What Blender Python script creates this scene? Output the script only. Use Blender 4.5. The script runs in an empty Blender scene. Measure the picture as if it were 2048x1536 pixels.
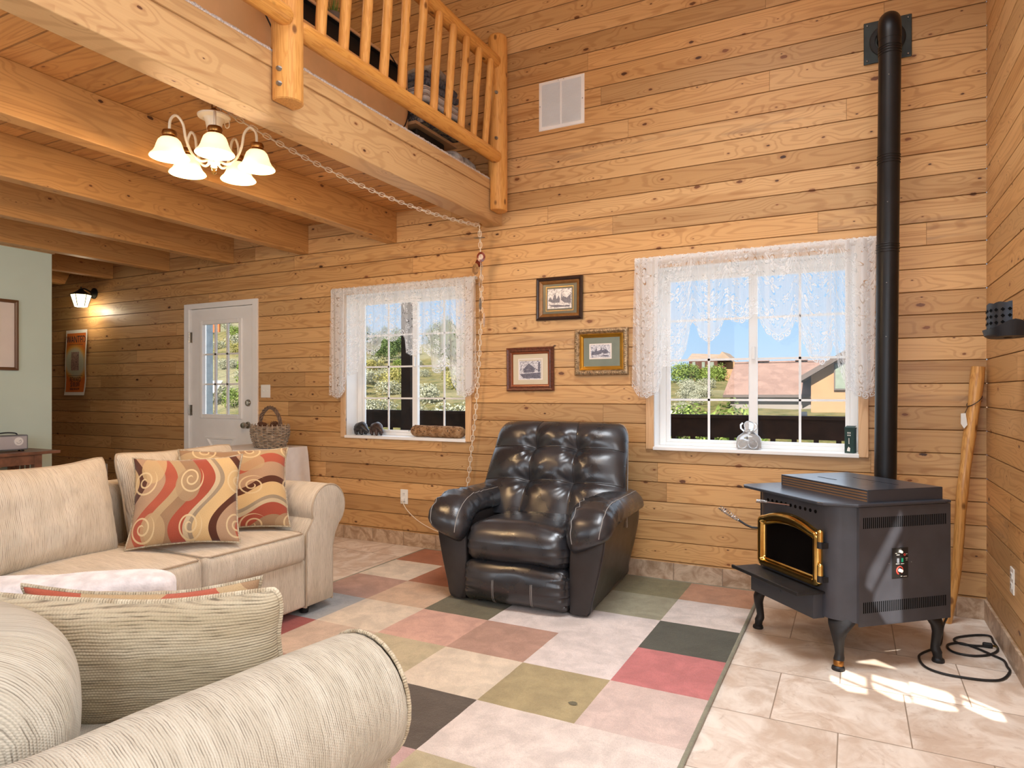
import bpy, bmesh, math, random
from math import pi, sin, cos, sqrt, radians, atan2, exp
from mathutils import Vector, Matrix, noise
from mathutils.geometry import tessellate_polygon
random.seed(11)
SC = bpy.context.scene
COL = SC.collection
V = Vector

# ------------------------------------------------------------------ helpers
def lin(c):
    c = c / 255.0
    return c / 12.92 if c <= 0.04045 else ((c + 0.055) / 1.055) ** 2.4
def C(r, g, b):
    return (lin(r), lin(g), lin(b), 1.0)

def lerp(a, b, t): return a + (b - a) * t
def clamp(x, a=0.0, b=1.0): return max(a, min(b, x))
def smooth(x):
    x = clamp(x); return x * x * (3 - 2 * x)
def nz(x, y=0.0, z=0.0): return noise.noise(V((x, y, z)))

def basis(ex, ey, ez, o):
    m = Matrix.Identity(4)
    for i, e in enumerate((ex, ey, ez)):
        for k in range(3): m[k][i] = e[k]
    for k in range(3): m[k][3] = o[k]
    return m

class MB:
    """collects shapes and links them as one mesh object"""
    def __init__(s):
        s.v = []; s.f = []; s.m = []; s.uv = []; s.M = None
    def add(s, vs, fs, m=0, uvs=None):
        o = len(s.v)
        for i, p in enumerate(vs):
            p = V(p)
            if s.M is not None: p = s.M @ p
            s.v.append(p)
            s.uv.append(uvs[i] if uvs else (p.x, p.z))
        for f in fs:
            s.f.append([o + i for i in f]); s.m.append(m)
        return s
    def box(s, x0, x1, y0, y1, z0, z1, m=0):
        vs = [(x0,y0,z0),(x1,y0,z0),(x1,y1,z0),(x0,y1,z0),(x0,y0,z1),(x1,y0,z1),(x1,y1,z1),(x0,y1,z1)]
        fs = [(0,3,2,1),(4,5,6,7),(0,1,5,4),(1,2,6,5),(2,3,7,6),(3,0,4,7)]
        return s.add(vs, fs, m)
    def obox(s, c, size, R, m=0):
        vs = []
        for dx, dy, dz in [(-1,-1,-1),(1,-1,-1),(1,1,-1),(-1,1,-1),(-1,-1,1),(1,-1,1),(1,1,1),(-1,1,1)]:
            vs.append(V(c) + R @ V((dx*size[0]/2, dy*size[1]/2, dz*size[2]/2)))
        fs = [(0,3,2,1),(4,5,6,7),(0,1,5,4),(1,2,6,5),(2,3,7,6),(3,0,4,7)]
        return s.add(vs, fs, m)
    def bar(s, p0, p1, w, h, m=0, up=V((0,0,1))):
        p0, p1 = V(p0), V(p1); d = (p1 - p0); L = d.length; d.normalize()
        a = d.cross(up)
        if a.length < 1e-4: a = V((1,0,0))
        a.normalize(); b = a.cross(d)
        R = Matrix(((d.x,a.x,b.x),(d.y,a.y,b.y),(d.z,a.z,b.z)))
        return s.obox((p0+p1)/2, (L,w,h), R, m)
    def loft(s, rings, m=0, closed=True, caps=True, uvs=None):
        n = len(rings[0]); vs = [p for r in rings for p in r]
        fs = []
        for i in range(len(rings)-1):
            for j in range(n if closed else n-1):
                k = (j+1) % n
                fs.append((i*n+j, i*n+k, (i+1)*n+k, (i+1)*n+j))
        if caps and closed:
            fs.append(tuple(range(n-1,-1,-1)))
            fs.append(tuple((len(rings)-1)*n + j for j in range(n)))
        return s.add(vs, fs, m, uvs)
    def cyl(s, p0, p1, r0, r1=None, n=20, m=0, caps=True):
        return s.tube([p0, p1], [r0, r0 if r1 is None else r1], n, m=m, caps=caps)
    def tube(s, pts, r, n=10, closed=False, m=0, caps=True, sx=1.0):
        pts = [V(p) for p in pts]; N = len(pts)
        rs = r if isinstance(r, (list, tuple)) else [r]*N
        tang = []
        for i in range(N):
            a = pts[(i-1) % N] if (i > 0 or closed) else pts[i]
            b = pts[(i+1) % N] if (i < N-1 or closed) else pts[i]
            t = b - a
            if t.length < 1e-9: t = V((0,0,1))
            tang.append(t.normalized())
        t0 = tang[0]
        u = t0.cross(V((0,0,1)))
        if u.length < 1e-3: u = t0.cross(V((0,1,0)))
        u.normalize()
        rings = []; uvs = []; L = 0
        for i in range(N):
            t = tang[i]
            u = u - t * u.dot(t)
            if u.length < 1e-6: u = t.orthogonal()
            u.normalize(); w = t.cross(u)
            if i: L += (pts[i]-pts[i-1]).length
            rings.append([pts[i] + (u*cos(2*pi*j/n)*sx + w*sin(2*pi*j/n))*rs[i] for j in range(n)])
            uvs += [(L, 2*pi*rs[i]*j/n) for j in range(n)]
        if closed:
            vs = [p for q in rings for p in q]; fs = []
            for i in range(N):
                i2 = (i+1) % N
                for j in range(n):
                    k = (j+1) % n
                    fs.append((i*n+j, i*n+k, i2*n+k, i2*n+j))
            return s.add(vs, fs, m, uvs)
        return s.loft(rings, m, True, caps, uvs)
    def lathe(s, prof, n=28, c=(0,0,0), m=0, caps=False, R=None):
        rings = []
        for (r, z) in prof:
            ring = []
            for j in range(n):
                p = V((r*cos(2*pi*j/n), r*sin(2*pi*j/n), z))
                if R is not None: p = R @ p
                ring.append(p + V(c))
            rings.append(ring)
        return s.loft(rings, m, True, caps)
    def sphere(s, c, r, nu=16, nv=10, m=0, fn=None):
        if not isinstance(r, (tuple, list)): r = (r, r, r)
        rings = []
        for i in range(nv+1):
            th = -pi/2 + pi*i/nv
            th = max(-pi/2+0.02, min(pi/2-0.02, th))
            ring = []
            for j in range(nu):
                ph = 2*pi*j/nu
                d = V((cos(th)*cos(ph), cos(th)*sin(ph), sin(th)))
                k = fn(d) if fn else 1.0
                ring.append(V(c) + V((d.x*r[0], d.y*r[1], d.z*r[2]))*k)
            rings.append(ring)
        return s.loft(rings, m)
    def grid(s, fn, nu, nv, m=0, uvfn=None, flip=False):
        vs = []; uvs = []
        for j in range(nv+1):
            for i in range(nu+1):
                vs.append(fn(i/nu, j/nv)); uvs.append(uvfn(i/nu, j/nv) if uvfn else (i/nu, j/nv))
        fs = []
        for j in range(nv):
            for i in range(nu):
                a = j*(nu+1)+i
                q = (a, a+1, a+nu+2, a+nu+1)
                fs.append(q[::-1] if flip else q)
        return s.add(vs, fs, m, uvs)
    def rbox(s, x0, x1, y0, y1, z0, z1, r=0.03, n=8, fn=None, m=0):
        """rounded box, fn(p, q) may push points (q in -1..1)"""
        h = V(((x1-x0)/2, (y1-y0)/2, (z1-z0)/2)); c = V(((x0+x1)/2, (y0+y1)/2, (z0+z1)/2))
        r = min(r, h.x*0.98, h.y*0.98, h.z*0.98)
        def ticks(hh):
            e = r/hh; t = [-1, -1+e*0.12, -1+e*0.35, -1+e*0.65]
            k = [-1+e + (2-2*e)*i/n for i in range(n+1)]
            return t + k + [-a for a in t[::-1]]
        T = [ticks(h.x), ticks(h.y), ticks(h.z)]
        for ax in range(3):
            a1, a2 = (ax+1) % 3, (ax+2) % 3
            for sg in (-1, 1):
                vs = []; uvs = []
                A, B = T[a1], T[a2]
                for b in B:
                    for a in A:
                        q = V((0,0,0)); q[ax] = sg; q[a1] = a; q[a2] = b
                        p = V((q.x*h.x, q.y*h.y, q.z*h.z))
                        inn = V([max(-(h[k]-r), min(h[k]-r, p[k])) for k in range(3)])
                        d = p - inn
                        p2 = inn + d.normalized()*r if d.length > 1e-9 else p
                        p2 = p2 + c
                        if fn: p2 = fn(p2, q)
                        vs.append(p2)
                        if ax == 0: uvs.append((p.y, p.z))
                        elif ax == 1: uvs.append((p.x, p.z))
                        else: uvs.append((p.x, p.y))
                fs = []
                na = len(A)
                for j in range(len(B)-1):
                    for i in range(na-1):
                        k = j*na+i
                        f = (k, k+1, k+na+1, k+na)
                        fs.append(f if sg > 0 else f[::-1])
                s.add(vs, fs, m, uvs)
        return s
    def build(s, name, mats, parent=None, smooth=True, angle=38, loc=None, rz=0.0, bevel=0.0, weld=False, bseg=2):
        me = bpy.data.meshes.new(name)
        me.from_pydata([tuple(p) for p in s.v], [], s.f)
        if not isinstance(mats, (list, tuple)): mats = [mats]
        for mt in mats: me.materials.append(mt)
        for i, p in enumerate(me.polygons): p.material_index = s.m[i]
        uvl = me.uv_layers.new(name='UVMap')
        for lp in me.loops: uvl.data[lp.index].uv = s.uv[lp.vertex_index]
        if weld:
            bm = bmesh.new(); bm.from_mesh(me)
            bmesh.ops.remove_doubles(bm, verts=bm.verts, dist=1e-5)
            bm.to_mesh(me); bm.free()
        if smooth:
            for p in me.polygons: p.use_smooth = True
            me.set_sharp_from_angle(angle=radians(angle))
        me.update()
        o = bpy.data.objects.new(name, me); COL.objects.link(o)
        if parent is not None: o.parent = parent
        if loc is not None: o.location = loc
        if rz: o.rotation_euler = (0, 0, rz)
        if bevel > 0:
            b = o.modifiers.new('edge', 'BEVEL'); b.width = bevel; b.segments = bseg
            b.limit_method = 'ANGLE'; b.angle_limit = radians(40); b.harden_normals = False
        return o

def tag(o, label=None, cat=None, group=None, kind=None):
    if label: o['label'] = label
    if cat: o['category'] = cat
    if group: o['group'] = group
    if kind: o['kind'] = kind
    return o
def thing(name, label, cat, loc=(0,0,0), rz=0.0, group=None):
    o = bpy.data.objects.new(name, None); COL.objects.link(o)
    o.location = loc; o.rotation_euler = (0, 0, rz); o.empty_display_size = 0.1
    return tag(o, label, cat, group)
def struct(o): o['kind'] = 'structure'; return o
def dup(root, loc=None, rz=None, label=None, group=None, scale=None):
    r = root.copy(); COL.objects.link(r)
    if loc is not None: r.location = loc
    if rz is not None: r.rotation_euler = (0, 0, rz)
    if scale is not None: r.scale = scale
    if label: r['label'] = label
    if group: r['group'] = group
    for ch in list(root.children):
        c = ch.copy(); COL.objects.link(c); c.parent = r
        for g in list(ch.children):
            d = g.copy(); COL.objects.link(d); d.parent = c
    return r

def text_mesh(mb, txt, M, size, m=0, sx=1.0, depth=0.0006):
    """letters as flat thin mesh added to mb; M places the text plane (x right, y up)"""
    cu = bpy.data.curves.new('t', 'FONT'); cu.body = txt; cu.size = size
    cu.align_x = 'CENTER'; cu.align_y = 'CENTER'; cu.extrude = depth; cu.resolution_u = 3
    ob = bpy.data.objects.new('t', cu); COL.objects.link(ob)
    dg = bpy.context.evaluated_depsgraph_get()
    me = bpy.data.meshes.new_from_object(ob.evaluated_get(dg))
    S = Matrix.Diagonal((sx, 1, 1, 1))
    mb.add([M @ S @ v.co for v in me.vertices], [tuple(p.vertices) for p in me.polygons], m)
    bpy.data.objects.remove(ob); bpy.data.curves.remove(cu); bpy.data.meshes.remove(me)

def catmull(P, k=6, closed=False):
    r = []; n = len(P)
    for i in range(n-1):
        p0, p1, p2, p3 = P[max(0, i-1)], P[i], P[i+1], P[min(n-1, i+2)]
        for j in range(k):
            t = j/k; r.append(0.5*((2*p1) + (p2-p0)*t + (2*p0-5*p1+4*p2-p3)*t*t + (3*p1-p0-3*p2+p3)*t**3))
    r.append(P[-1]); return r

# ------------------------------------------------------------------ camera
TH = radians(27.1)
F_PX, HOR = 1329.0, 785.0
CAM = V((0, 0, 1.21))
cam = bpy.data.cameras.new('camera'); camo = bpy.data.objects.new('camera', cam); COL.objects.link(camo)
cam.sensor_fit = 'HORIZONTAL'; cam.sensor_width = 36.0
cam.lens = F_PX * 36.0 / 2048.0
cam.shift_y = (HOR - 768.0) / 2048.0
cam.clip_start = 0.02; cam.clip_end = 600
camo.location = CAM; camo.rotation_euler = (pi/2, 0, TH)
SC.camera = camo
CT, ST = cos(TH), sin(TH)
def ray(u, v):
    r = (u - 1024.0) / F_PX
    return V((-ST + r*CT, CT + r*ST, (HOR - v) / F_PX))
def on_y(u, v, Y): d = ray(u, v); return CAM + d * (Y / d.y)
def on_x(u, v, X): d = ray(u, v); return CAM + d * (X / d.x)
def on_z(u, v, Z): d = ray(u, v); return CAM + d * ((Z - CAM.z) / d.z)

# ------------------------------------------------------------------ materials
class NT:
    def __init__(s, name):
        s.mat = bpy.data.materials.new(name); s.mat.use_nodes = True
        s.t = s.mat.node_tree; s.t.nodes.clear()
        s.out = s.t.nodes.new('ShaderNodeOutputMaterial')
    def n(s, typ, **kw):
        nd = s.t.nodes.new(typ)
        for k, v in kw.items(): setattr(nd, k, v)
        return nd
    def l(s, a, b): s.t.links.new(a, b)
    def put(s, sock, val):
        if val is None: return
        if isinstance(val, bpy.types.NodeSocket): s.l(val, sock)
        else:
            if isinstance(val, (tuple, list)) and len(val) == 4 and sock.type == 'VECTOR': val = val[:3]
            sock.default_value = val
    def m(s, op, a, b=None, c=None, cl=False):
        nd = s.n('ShaderNodeMath', operation=op); nd.use_clamp = cl
        s.put(nd.inputs[0], a); s.put(nd.inputs[1], b); s.put(nd.inputs[2], c)
        return nd.outputs[0]
    def mix(s, fac, a, b, blend='MIX'):
        nd = s.n('ShaderNodeMix', data_type='RGBA', blend_type=blend)
        s.put(nd.inputs[0], fac); s.put(nd.inputs[6], a); s.put(nd.inputs[7], b)
        return nd.outputs[2]
    def mapr(s, x, a, b, c=0.0, d=1.0, interp='SMOOTHSTEP'):
        nd = s.n('ShaderNodeMapRange', interpolation_type=interp)
        s.put(nd.inputs[0], x); s.put(nd.inputs[1], a); s.put(nd.inputs[2], b); s.put(nd.inputs[3], c); s.put(nd.inputs[4], d)
        return nd.outputs[0]
    def comb(s, x, y, z=0.0):
        nd = s.n('ShaderNodeCombineXYZ')
        s.put(nd.inputs[0], x); s.put(nd.inputs[1], y); s.put(nd.inputs[2], z)
        return nd.outputs[0]
    def sep(s, v):
        nd = s.n('ShaderNodeSeparateXYZ'); s.put(nd.inputs[0], v); return nd.outputs
    def obj(s): return s.n('ShaderNodeTexCoord').outputs['Object']
    def uv(s): return s.n('ShaderNodeTexCoord').outputs['UV']
    def noise(s, vec, scale=1.0, detail=2.0, rough=0.5, dist=0.0, dim='3D'):
        nd = s.n('ShaderNodeTexNoise', noise_dimensions=dim)
        s.put(nd.inputs['Vector'], vec); s.put(nd.inputs['Scale'], scale); s.put(nd.inputs['Detail'], detail)
        s.put(nd.inputs['Roughness'], rough); s.put(nd.inputs['Distortion'], dist)
        return nd.outputs[0]
    def white(s, v, dim='1D'):
        nd = s.n('ShaderNodeTexWhiteNoise', noise_dimensions=dim)
        if dim == '1D': s.put(nd.inputs['W'], v)
        else: s.put(nd.inputs['Vector'], v)
        return nd.outputs
    def vor(s, vec, scale=1.0, dim='2D', rnd=1.0, feature='F1'):
        nd = s.n('ShaderNodeTexVoronoi', voronoi_dimensions=dim, feature=feature)
        s.put(nd.inputs['Vector'], vec); s.put(nd.inputs['Scale'], scale); s.put(nd.inputs['Randomness'], rnd)
        return nd.outputs
    def bump(s, h, strength=0.2, dist=0.002):
        nd = s.n('ShaderNodeBump'); s.put(nd.inputs['Height'], h)
        nd.inputs['Strength'].default_value = strength; nd.inputs['Distance'].default_value = dist
        return nd.outputs[0]
    def bsdf(s, color, rough=0.5, metal=0.0, normal=None, spec=0.5, coat=0.0, sheen=0.0, **kw):
        b = s.n('ShaderNodeBsdfPrincipled')
        s.put(b.inputs['Base Color'], color); s.put(b.inputs['Roughness'], rough); s.put(b.inputs['Metallic'], metal)
        s.put(b.inputs['Specular IOR Level'], spec); s.put(b.inputs['Coat Weight'], coat)
        b.inputs['Coat Roughness'].default_value = 0.15
        s.put(b.inputs['Sheen Weight'], sheen)
        if normal is not None: s.l(normal, b.inputs['Normal'])
        for k, v in kw.items(): s.put(b.inputs[k], v)
        s.l(b.outputs[0], s.out.inputs[0])
        return b

def simple(name, col, rough=0.5, metal=0.0, spec=0.5, var=0.12, vscale=6.0, bump=0.0, bscale=120.0, coat=0.0, sheen=0.0):
    t = NT(name); o = t.obj()
    nn = t.noise(o, vscale, 4)
    dk = tuple(c*(1-var) for c in col[:3]) + (1,); lt = tuple(min(1, c*(1+var)) for c in col[:3]) + (1,)
    color = t.mix(t.mapr(nn, 0.3, 0.7), dk, lt)
    nrm = t.bump(t.noise(o, bscale, 3), bump, 0.002) if bump > 0 else None
    rg = t.mapr(nn, 0.2, 0.8, rough*0.9, min(1, rough*1.1))
    t.bsdf(color, rg, metal, nrm, spec, coat, sheen)
    return t.mat

def plank(name, along, across, pitch, off, blen=2.6, light=C(222,174,116), dark=C(186,128,70), knotden=1.0,
          groove=0.0022, rough=0.42, tint=1.0, joints=True, coat=0.0, contrast=1.0):
    """knotty pine boards; along/across are object axes 0..2"""
    t = NT(name); o = t.sep(t.obj())
    a, b = o[along], o[across]
    e = o[3 - along - across]
    bb = t.m('DIVIDE', t.m('SUBTRACT', b, off), pitch)
    row = t.m('FLOOR', bb); fr = t.m('FRACT', bb)
    rw = t.white(row)[0]
    if joints:
        aa = t.m('ADD', t.m('DIVIDE', a, blen), t.m('MULTIPLY', rw, 13.7))
        colid = t.m('FLOOR', aa); fa = t.m('FRACT', aa)
        bid = t.m('ADD', t.m('MULTIPLY', row, 17.13), t.m('MULTIPLY', colid, 3.71))
    else:
        bid = t.m('MULTIPLY', row, 17.13)
    wn = t.white(bid); rv = wn[0]; rc = t.sep(wn[1])
    idz = t.m('MULTIPLY', rv, 37.0)
    # knots
    kv = t.comb(t.m('MULTIPLY', a, 4.1), t.m('MULTIPLY', t.m('ADD', b, t.m('MULTIPLY', e, 1.0)), 8.5), 0.0)
    vo = t.vor(kv, 1.0, '2D'); kr = t.sep(vo[1])
    on = t.m('LESS_THAN', kr[0], 0.58*knotden)
    ks = t.mapr(t.m('POWER', kr[1], 2.6), 0.0, 1.0, 0.022, 0.095, 'LINEAR')
    wob = t.noise(t.comb(t.m('MULTIPLY', a, 60.0), t.m('MULTIPLY', b, 60.0), idz), 1.0, 2)
    kd = t.m('ADD', t.m('DIVIDE', vo[0], ks), t.m('MULTIPLY', t.m('SUBTRACT', wob, 0.5), 0.9))
    core = t.m('MULTIPLY', on, t.mapr(kd, 0.75, 1.15, 1.0, 0.0))
    halo = t.m('MULTIPLY', on, t.mapr(kd, 0.9, 2.6, 1.0, 0.0))
    pull = t.m('MULTIPLY', on, t.mapr(vo[0], 0.0, 0.45, 1.0, 0.0))
    # grain : contour lines of a stretched noise
    f = t.noise(t.comb(t.m('MULTIPLY', a, 0.85), t.m('MULTIPLY', b, 9.0), t.m('ADD', idz, t.m('MULTIPLY', e, 2.0))), 1.0, 1.2, 0.4)
    f = t.m('ADD', f, t.m('MULTIPLY', pull, 0.12))
    ring = t.m('SINE', t.m('MULTIPLY', f, 95.0))
    ring = t.mapr(ring, 0.1, 1.0)
    fine = t.noise(t.comb(t.m('MULTIPLY', a, 4.0), t.m('MULTIPLY', b, 230.0), t.m('ADD', idz, t.m('MULTIPLY', e, 230.0))), 1.0, 2)
    streak = t.noise(t.comb(t.m('MULTIPLY', a, 0.7), t.m('MULTIPLY', b, 16.0), t.m('ADD', idz, 5.0)), 1.0, 2)
    g = t.m('ADD', t.m('MULTIPLY', ring, 0.42), t.m('ADD', t.m('MULTIPLY', t.m('SUBTRACT', fine, 0.4), 0.6), t.m('MULTIPLY', t.mapr(streak, 0.52, 0.75), 0.55)))
    g = t.m('MULTIPLY', g, 0.78*contrast, None, True)
    col = t.mix(g, light, dark)
    # per board tone
    tone = t.mapr(rc[0], 0.0, 1.0, 1.0-0.22*tint, 1.0+0.10*tint, 'LINEAR')
    hue = t.mix(rc[1], (1.0, 0.94, 0.86, 1), (1.0, 1.02, 1.06, 1))
    col = t.mix(1.0, col, hue, 'MULTIPLY')
    col = t.mix(1.0, col, t.comb(tone, tone, tone), 'MULTIPLY')
    rare = t.mapr(rc[2], 0.86, 0.95)
    blot = t.mapr(t.noise(t.comb(t.m('MULTIPLY', a, 2.0), t.m('MULTIPLY', b, 20.0), idz), 1.0, 3), 0.5, 0.7)
    col = t.mix(t.m('MULTIPLY', t.m('MULTIPLY', rare, blot), 0.45), col, C(112, 82, 66))
    col = t.mix(t.m('MULTIPLY', halo, 0.35), col, C(162, 108, 64))
    kcol = t.mix(kr[2], C(64, 38, 26), C(138, 86, 50))
    col = t.mix(core, col, kcol)
    lines = None
    if groove > 0:
        edge = t.m('MINIMUM', fr, t.m('SUBTRACT', 1.0, fr))
        lines = t.mapr(edge, groove/pitch*0.6, groove/pitch*1.6, 1.0, 0.0)
    if joints:
        ej = t.m('MINIMUM', fa, t.m('SUBTRACT', 1.0, fa))
        lj = t.mapr(ej, 0.0008/blen, 0.0022/blen, 0.75, 0.0)
        lines = lj if lines is None else t.m('MAXIMUM', lines, lj)
    if lines is not None: col = t.mix(t.m('MULTIPLY', lines, 0.65), col, C(96, 62, 36))
    h = t.m('SUBTRACT', t.m('MULTIPLY', g, -0.25), t.m('MULTIPLY', core, 0.3))
    if lines is not None: h = t.m('SUBTRACT', h, t.m('MULTIPLY', lines, 1.6))
    t.bsdf(col, rough, 0.0, t.bump(h, 0.35, 0.002), 0.45, coat)
    return t.mat
PINE_L, PINE_D = C(211,168,114), C(163,112,62)
M = {}
M['wall'] = plank('pine_wall_boards', 0, 2, 0.127, 1.640, 2.9, PINE_L, PINE_D)
M['wall_side'] = plank('pine_side_wall_boards', 1, 2, 0.127, 1.640, 2.3, PINE_L, PINE_D, 0.9)
M['deck'] = plank('pine_ceiling_boards', 0, 1, 0.137, 0.0, 2.6, C(208,156,96), C(166,108,56), 0.6, 0.004)
M['beam'] = plank('pine_beam', 1, 2, 0.9, -0.3, 9, C(208,168,116), C(170,123,76), 0.6, 0.0, 0.5, 0.3, False)
M['joist'] = plank('pine_joist_shade_tint', 1, 2, 0.9, -0.3, 9, C(204,153,92), C(158,107,56), 0.6, 0.0, 0.5, 0.3, False)  # same pine as the beam, darkened to stand in for under-loft shade
M['pine_trim'] = plank('pine_trim', 2, 0, 0.6, 0.17, 9, C(222,184,140), C(188,140,94), 0.4, 0.0, 0.45, 0.3, False)

def log_mat(name, c1, c2, axis=2):
    t = NT(name); o = t.sep(t.obj())
    ax = o[axis]; q = [o[i] for i in range(3) if i != axis]
    v = t.comb(t.m('MULTIPLY', q[0], 26.0), t.m('MULTIPLY', q[1], 26.0), t.m('MULTIPLY', ax, 2.2))
    f = t.noise(v, 1.0, 3, 0.6)
    g = t.mapr(t.m('SINE', t.m('MULTIPLY', f, 42.0)), -0.2, 1.0)
    big = t.noise(t.comb(t.m('MULTIPLY', q[0], 3.0), t.m('MULTIPLY', q[1], 3.0), t.m('MULTIPLY', ax, 1.6)), 1.0, 2)
    col = t.mix(t.m('MULTIPLY', g, 0.5), c1, c2)
    col = t.mix(t.mapr(big, 0.45, 0.75, 0, 0.5), col, c2)
    vo = t.vor(t.comb(t.m('MULTIPLY', q[0], 16.0), t.m('MULTIPLY', q[1], 16.0), t.m('MULTIPLY', ax, 9.0)), 1.0, '3D')
    kr = t.sep(vo[1])
    k = t.m('MULTIPLY', t.m('LESS_THAN', kr[0], 0.30), t.mapr(vo[0], 0.10, 0.24, 1.0, 0.0))
    col = t.mix(t.m('MULTIPLY', k, 0.8), col, C(96, 52, 22))
    t.bsdf(col, 0.4, 0.0, t.bump(t.m('SUBTRACT', f, k), 0.25, 0.004), 0.45, 0.1)
    return t.mat
M['log_y'] = log_mat('peeled_log_rail', C(226,164,84), C(190,122,48), 1)
M['log_z'] = log_mat('peeled_log_post', C(226,166,92), C(194,128,58), 2)
M['stick'] = log_mat('varnished_stick', C(216,160,90), C(160,100,44), 2)

def tile_floor():
    t = NT('travertine_floor_tile'); ob = t.obj(); o = t.sep(ob)
    P, Q = 0.455, 0.4525
    y = t.m('DIVIDE', t.m('SUBTRACT', o[1], 2.63), Q); row = t.m('FLOOR', y); fy = t.m('FRACT', y)
    half = t.m('MULTIPLY', t.m('FLOORED_MODULO', row, 2.0), 0.5)
    x = t.m('ADD', t.m('DIVIDE', t.m('ADD', o[0], 0.272), P), half); cl = t.m('FLOOR', x); fx = t.m('FRACT', x)
    rnd = t.white(t.m('ADD', t.m('MULTIPLY', row, 7.3), t.m('MULTIPLY', cl, 2.9)))
    rc = t.sep(rnd[1])
    off = t.n('ShaderNodeVectorMath', operation='ADD'); t.l(ob, off.inputs[0])
    t.l(t.comb(t.m('MULTIPLY', rc[0], 30.0), t.m('MULTIPLY', rc[1], 30.0), 0.0), off.inputs[1])
    n1 = t.noise(off.outputs[0], 5.0, 6, 0.62, 1.2); n2 = t.noise(off.outputs[0], 22.0, 4, 0.6, 0.6)
    vein = t.mapr(t.noise(off.outputs[0], 9.0, 6, 0.7, 2.2), 0.55, 0.72)
    col = t.mix(t.mapr(n1, 0.33, 0.68), C(204,182,162), C(236,224,210))
    col = t.mix(t.m('MULTIPLY', t.mapr(n2, 0.5, 0.75), 0.4), col, C(226,214,200))
    col = t.mix(t.m('MULTIPLY', vein, 0.4), col, C(164,132,108))
    tn = t.mapr(rc[2], 0, 1, 0.90, 1.05, 'LINEAR'); col = t.mix(1.0, col, t.comb(tn, tn, tn), 'MULTIPLY')
    ex = t.m('MULTIPLY', t.m('MINIMUM', fx, t.m('SUBTRACT', 1.0, fx)), P)
    ey = t.m('MULTIPLY', t.m('MINIMUM', fy, t.m('SUBTRACT', 1.0, fy)), Q)
    gr = t.mapr(t.m('MINIMUM', ex, ey), 0.0014, 0.003, 1.0, 0.0)
    col = t.mix(gr, col, C(150,132,114))
    t.bsdf(col, t.mapr(n1, 0.3, 0.7, 0.30, 0.46), 0.0, t.bump(t.m('SUBTRACT', t.m('MULTIPLY', n2, 0.3), gr), 0.3, 0.002), 0.5)
    return t.mat
M['floor'] = tile_floor()
def tile_base(name, axis):
    t = NT(name); ob = t.obj(); o = t.sep(ob)
    x = t.m('DIVIDE', t.m('ADD', o[axis], 0.11), 0.305); fx = t.m('FRACT', x); cl = t.m('FLOOR', x)
    rc = t.sep(t.white(cl)[1])
    off = t.n('ShaderNodeVectorMath', operation='ADD'); t.l(ob, off.inputs[0]); t.l(t.comb(t.m('MULTIPLY', rc[0], 30.0), 0.0, t.m('MULTIPLY', rc[1], 30.0)), off.inputs[1])
    n1 = t.noise(off.outputs[0], 9.0, 6, 0.65, 1.2)
    col = t.mix(t.mapr(n1, 0.35, 0.66), C(158,128,100), C(206,182,156))
    gr = t.mapr(t.m('MINIMUM', fx, t.m('SUBTRACT', 1.0, fx)), 0.004, 0.009, 1.0, 0.0)
    col = t.mix(gr, col, C(132,112,94))
    t.bsdf(col, 0.42, 0, t.bump(t.m('SUBTRACT', t.m('MULTIPLY', n1, 0.4), gr), 0.3, 0.002))
    return t.mat
M['base_x'] = tile_base('travertine_baseboard', 0); M['base_y'] = tile_base('travertine_side_baseboard', 1)

def fabric(name, c_light, c_dark, c_mid, rib=0.0046, swap=False, slub=0.5):
    t = NT(name); u = t.sep(t.uv())
    U, W = (u[1], u[0]) if swap else (u[0], u[1])
    wob = t.noise(t.comb(t.m('MULTIPLY', U, 7.0), t.m('MULTIPLY', W, 9.0), 0.0), 1.0, 2)
    U2 = t.m('ADD', U, t.m('MULTIPLY', wob, 0.006))
    ribv = t.m('SINE', t.m('MULTIPLY', U2, 2*pi/rib))
    st = t.m('SINE', t.m('ADD', t.m('MULTIPLY', W, 2*pi/(rib*1.15)), t.m('MULTIPLY', t.m('FLOOR', t.m('DIVIDE', U2, rib)), 3.1)))
    n1 = t.noise(t.comb(t.m('MULTIPLY', U2, 260.0), t.m('MULTIPLY', W, 16.0), 0.0), 1.0, 2, 0.6)
    n2 = t.noise(t.comb(t.m('MULTIPLY', U, 24.0), t.m('MULTIPLY', W, 3.0), 3.0), 1.0, 3)
    valley = t.mapr(ribv, -1.0, 0.1, 1.0, 0.0)
    d = t.m('MULTIPLY', valley, t.mapr(n1, 0.38, 0.66, 0.15, 1.0))
    col = t.mix(t.mapr(n2, 0.35, 0.65), c_light, c_mid)
    col = t.mix(t.m('MULTIPLY', t.mapr(n1, 0.56, 0.72), slub), col, c_dark)
    col = t.mix(t.m('MULTIPLY', d, 0.72), col, c_dark)
    h = t.m('ADD', t.m('MULTIPLY', ribv, 0.6), t.m('MULTIPLY', st, 0.35))
    t.bsdf(col, 0.92, 0.0, t.bump(h, 0.55, 0.0016), 0.15, 0.0, 0.12)
    return t.mat
M['sofa'] = fabric('ribbed_chenille', C(214,200,180), C(142,126,108), C(204,190,169), 0.0062, False, 0.25)
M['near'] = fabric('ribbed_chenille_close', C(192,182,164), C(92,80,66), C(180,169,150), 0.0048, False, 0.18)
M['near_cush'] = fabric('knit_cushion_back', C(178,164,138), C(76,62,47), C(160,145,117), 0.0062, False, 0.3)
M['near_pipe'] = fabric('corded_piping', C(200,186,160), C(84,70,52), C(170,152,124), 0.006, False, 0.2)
M['sofa_pipe'] = simple('sofa_piping', C(176,158,136), 0.9, 0, 0.15)

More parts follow.
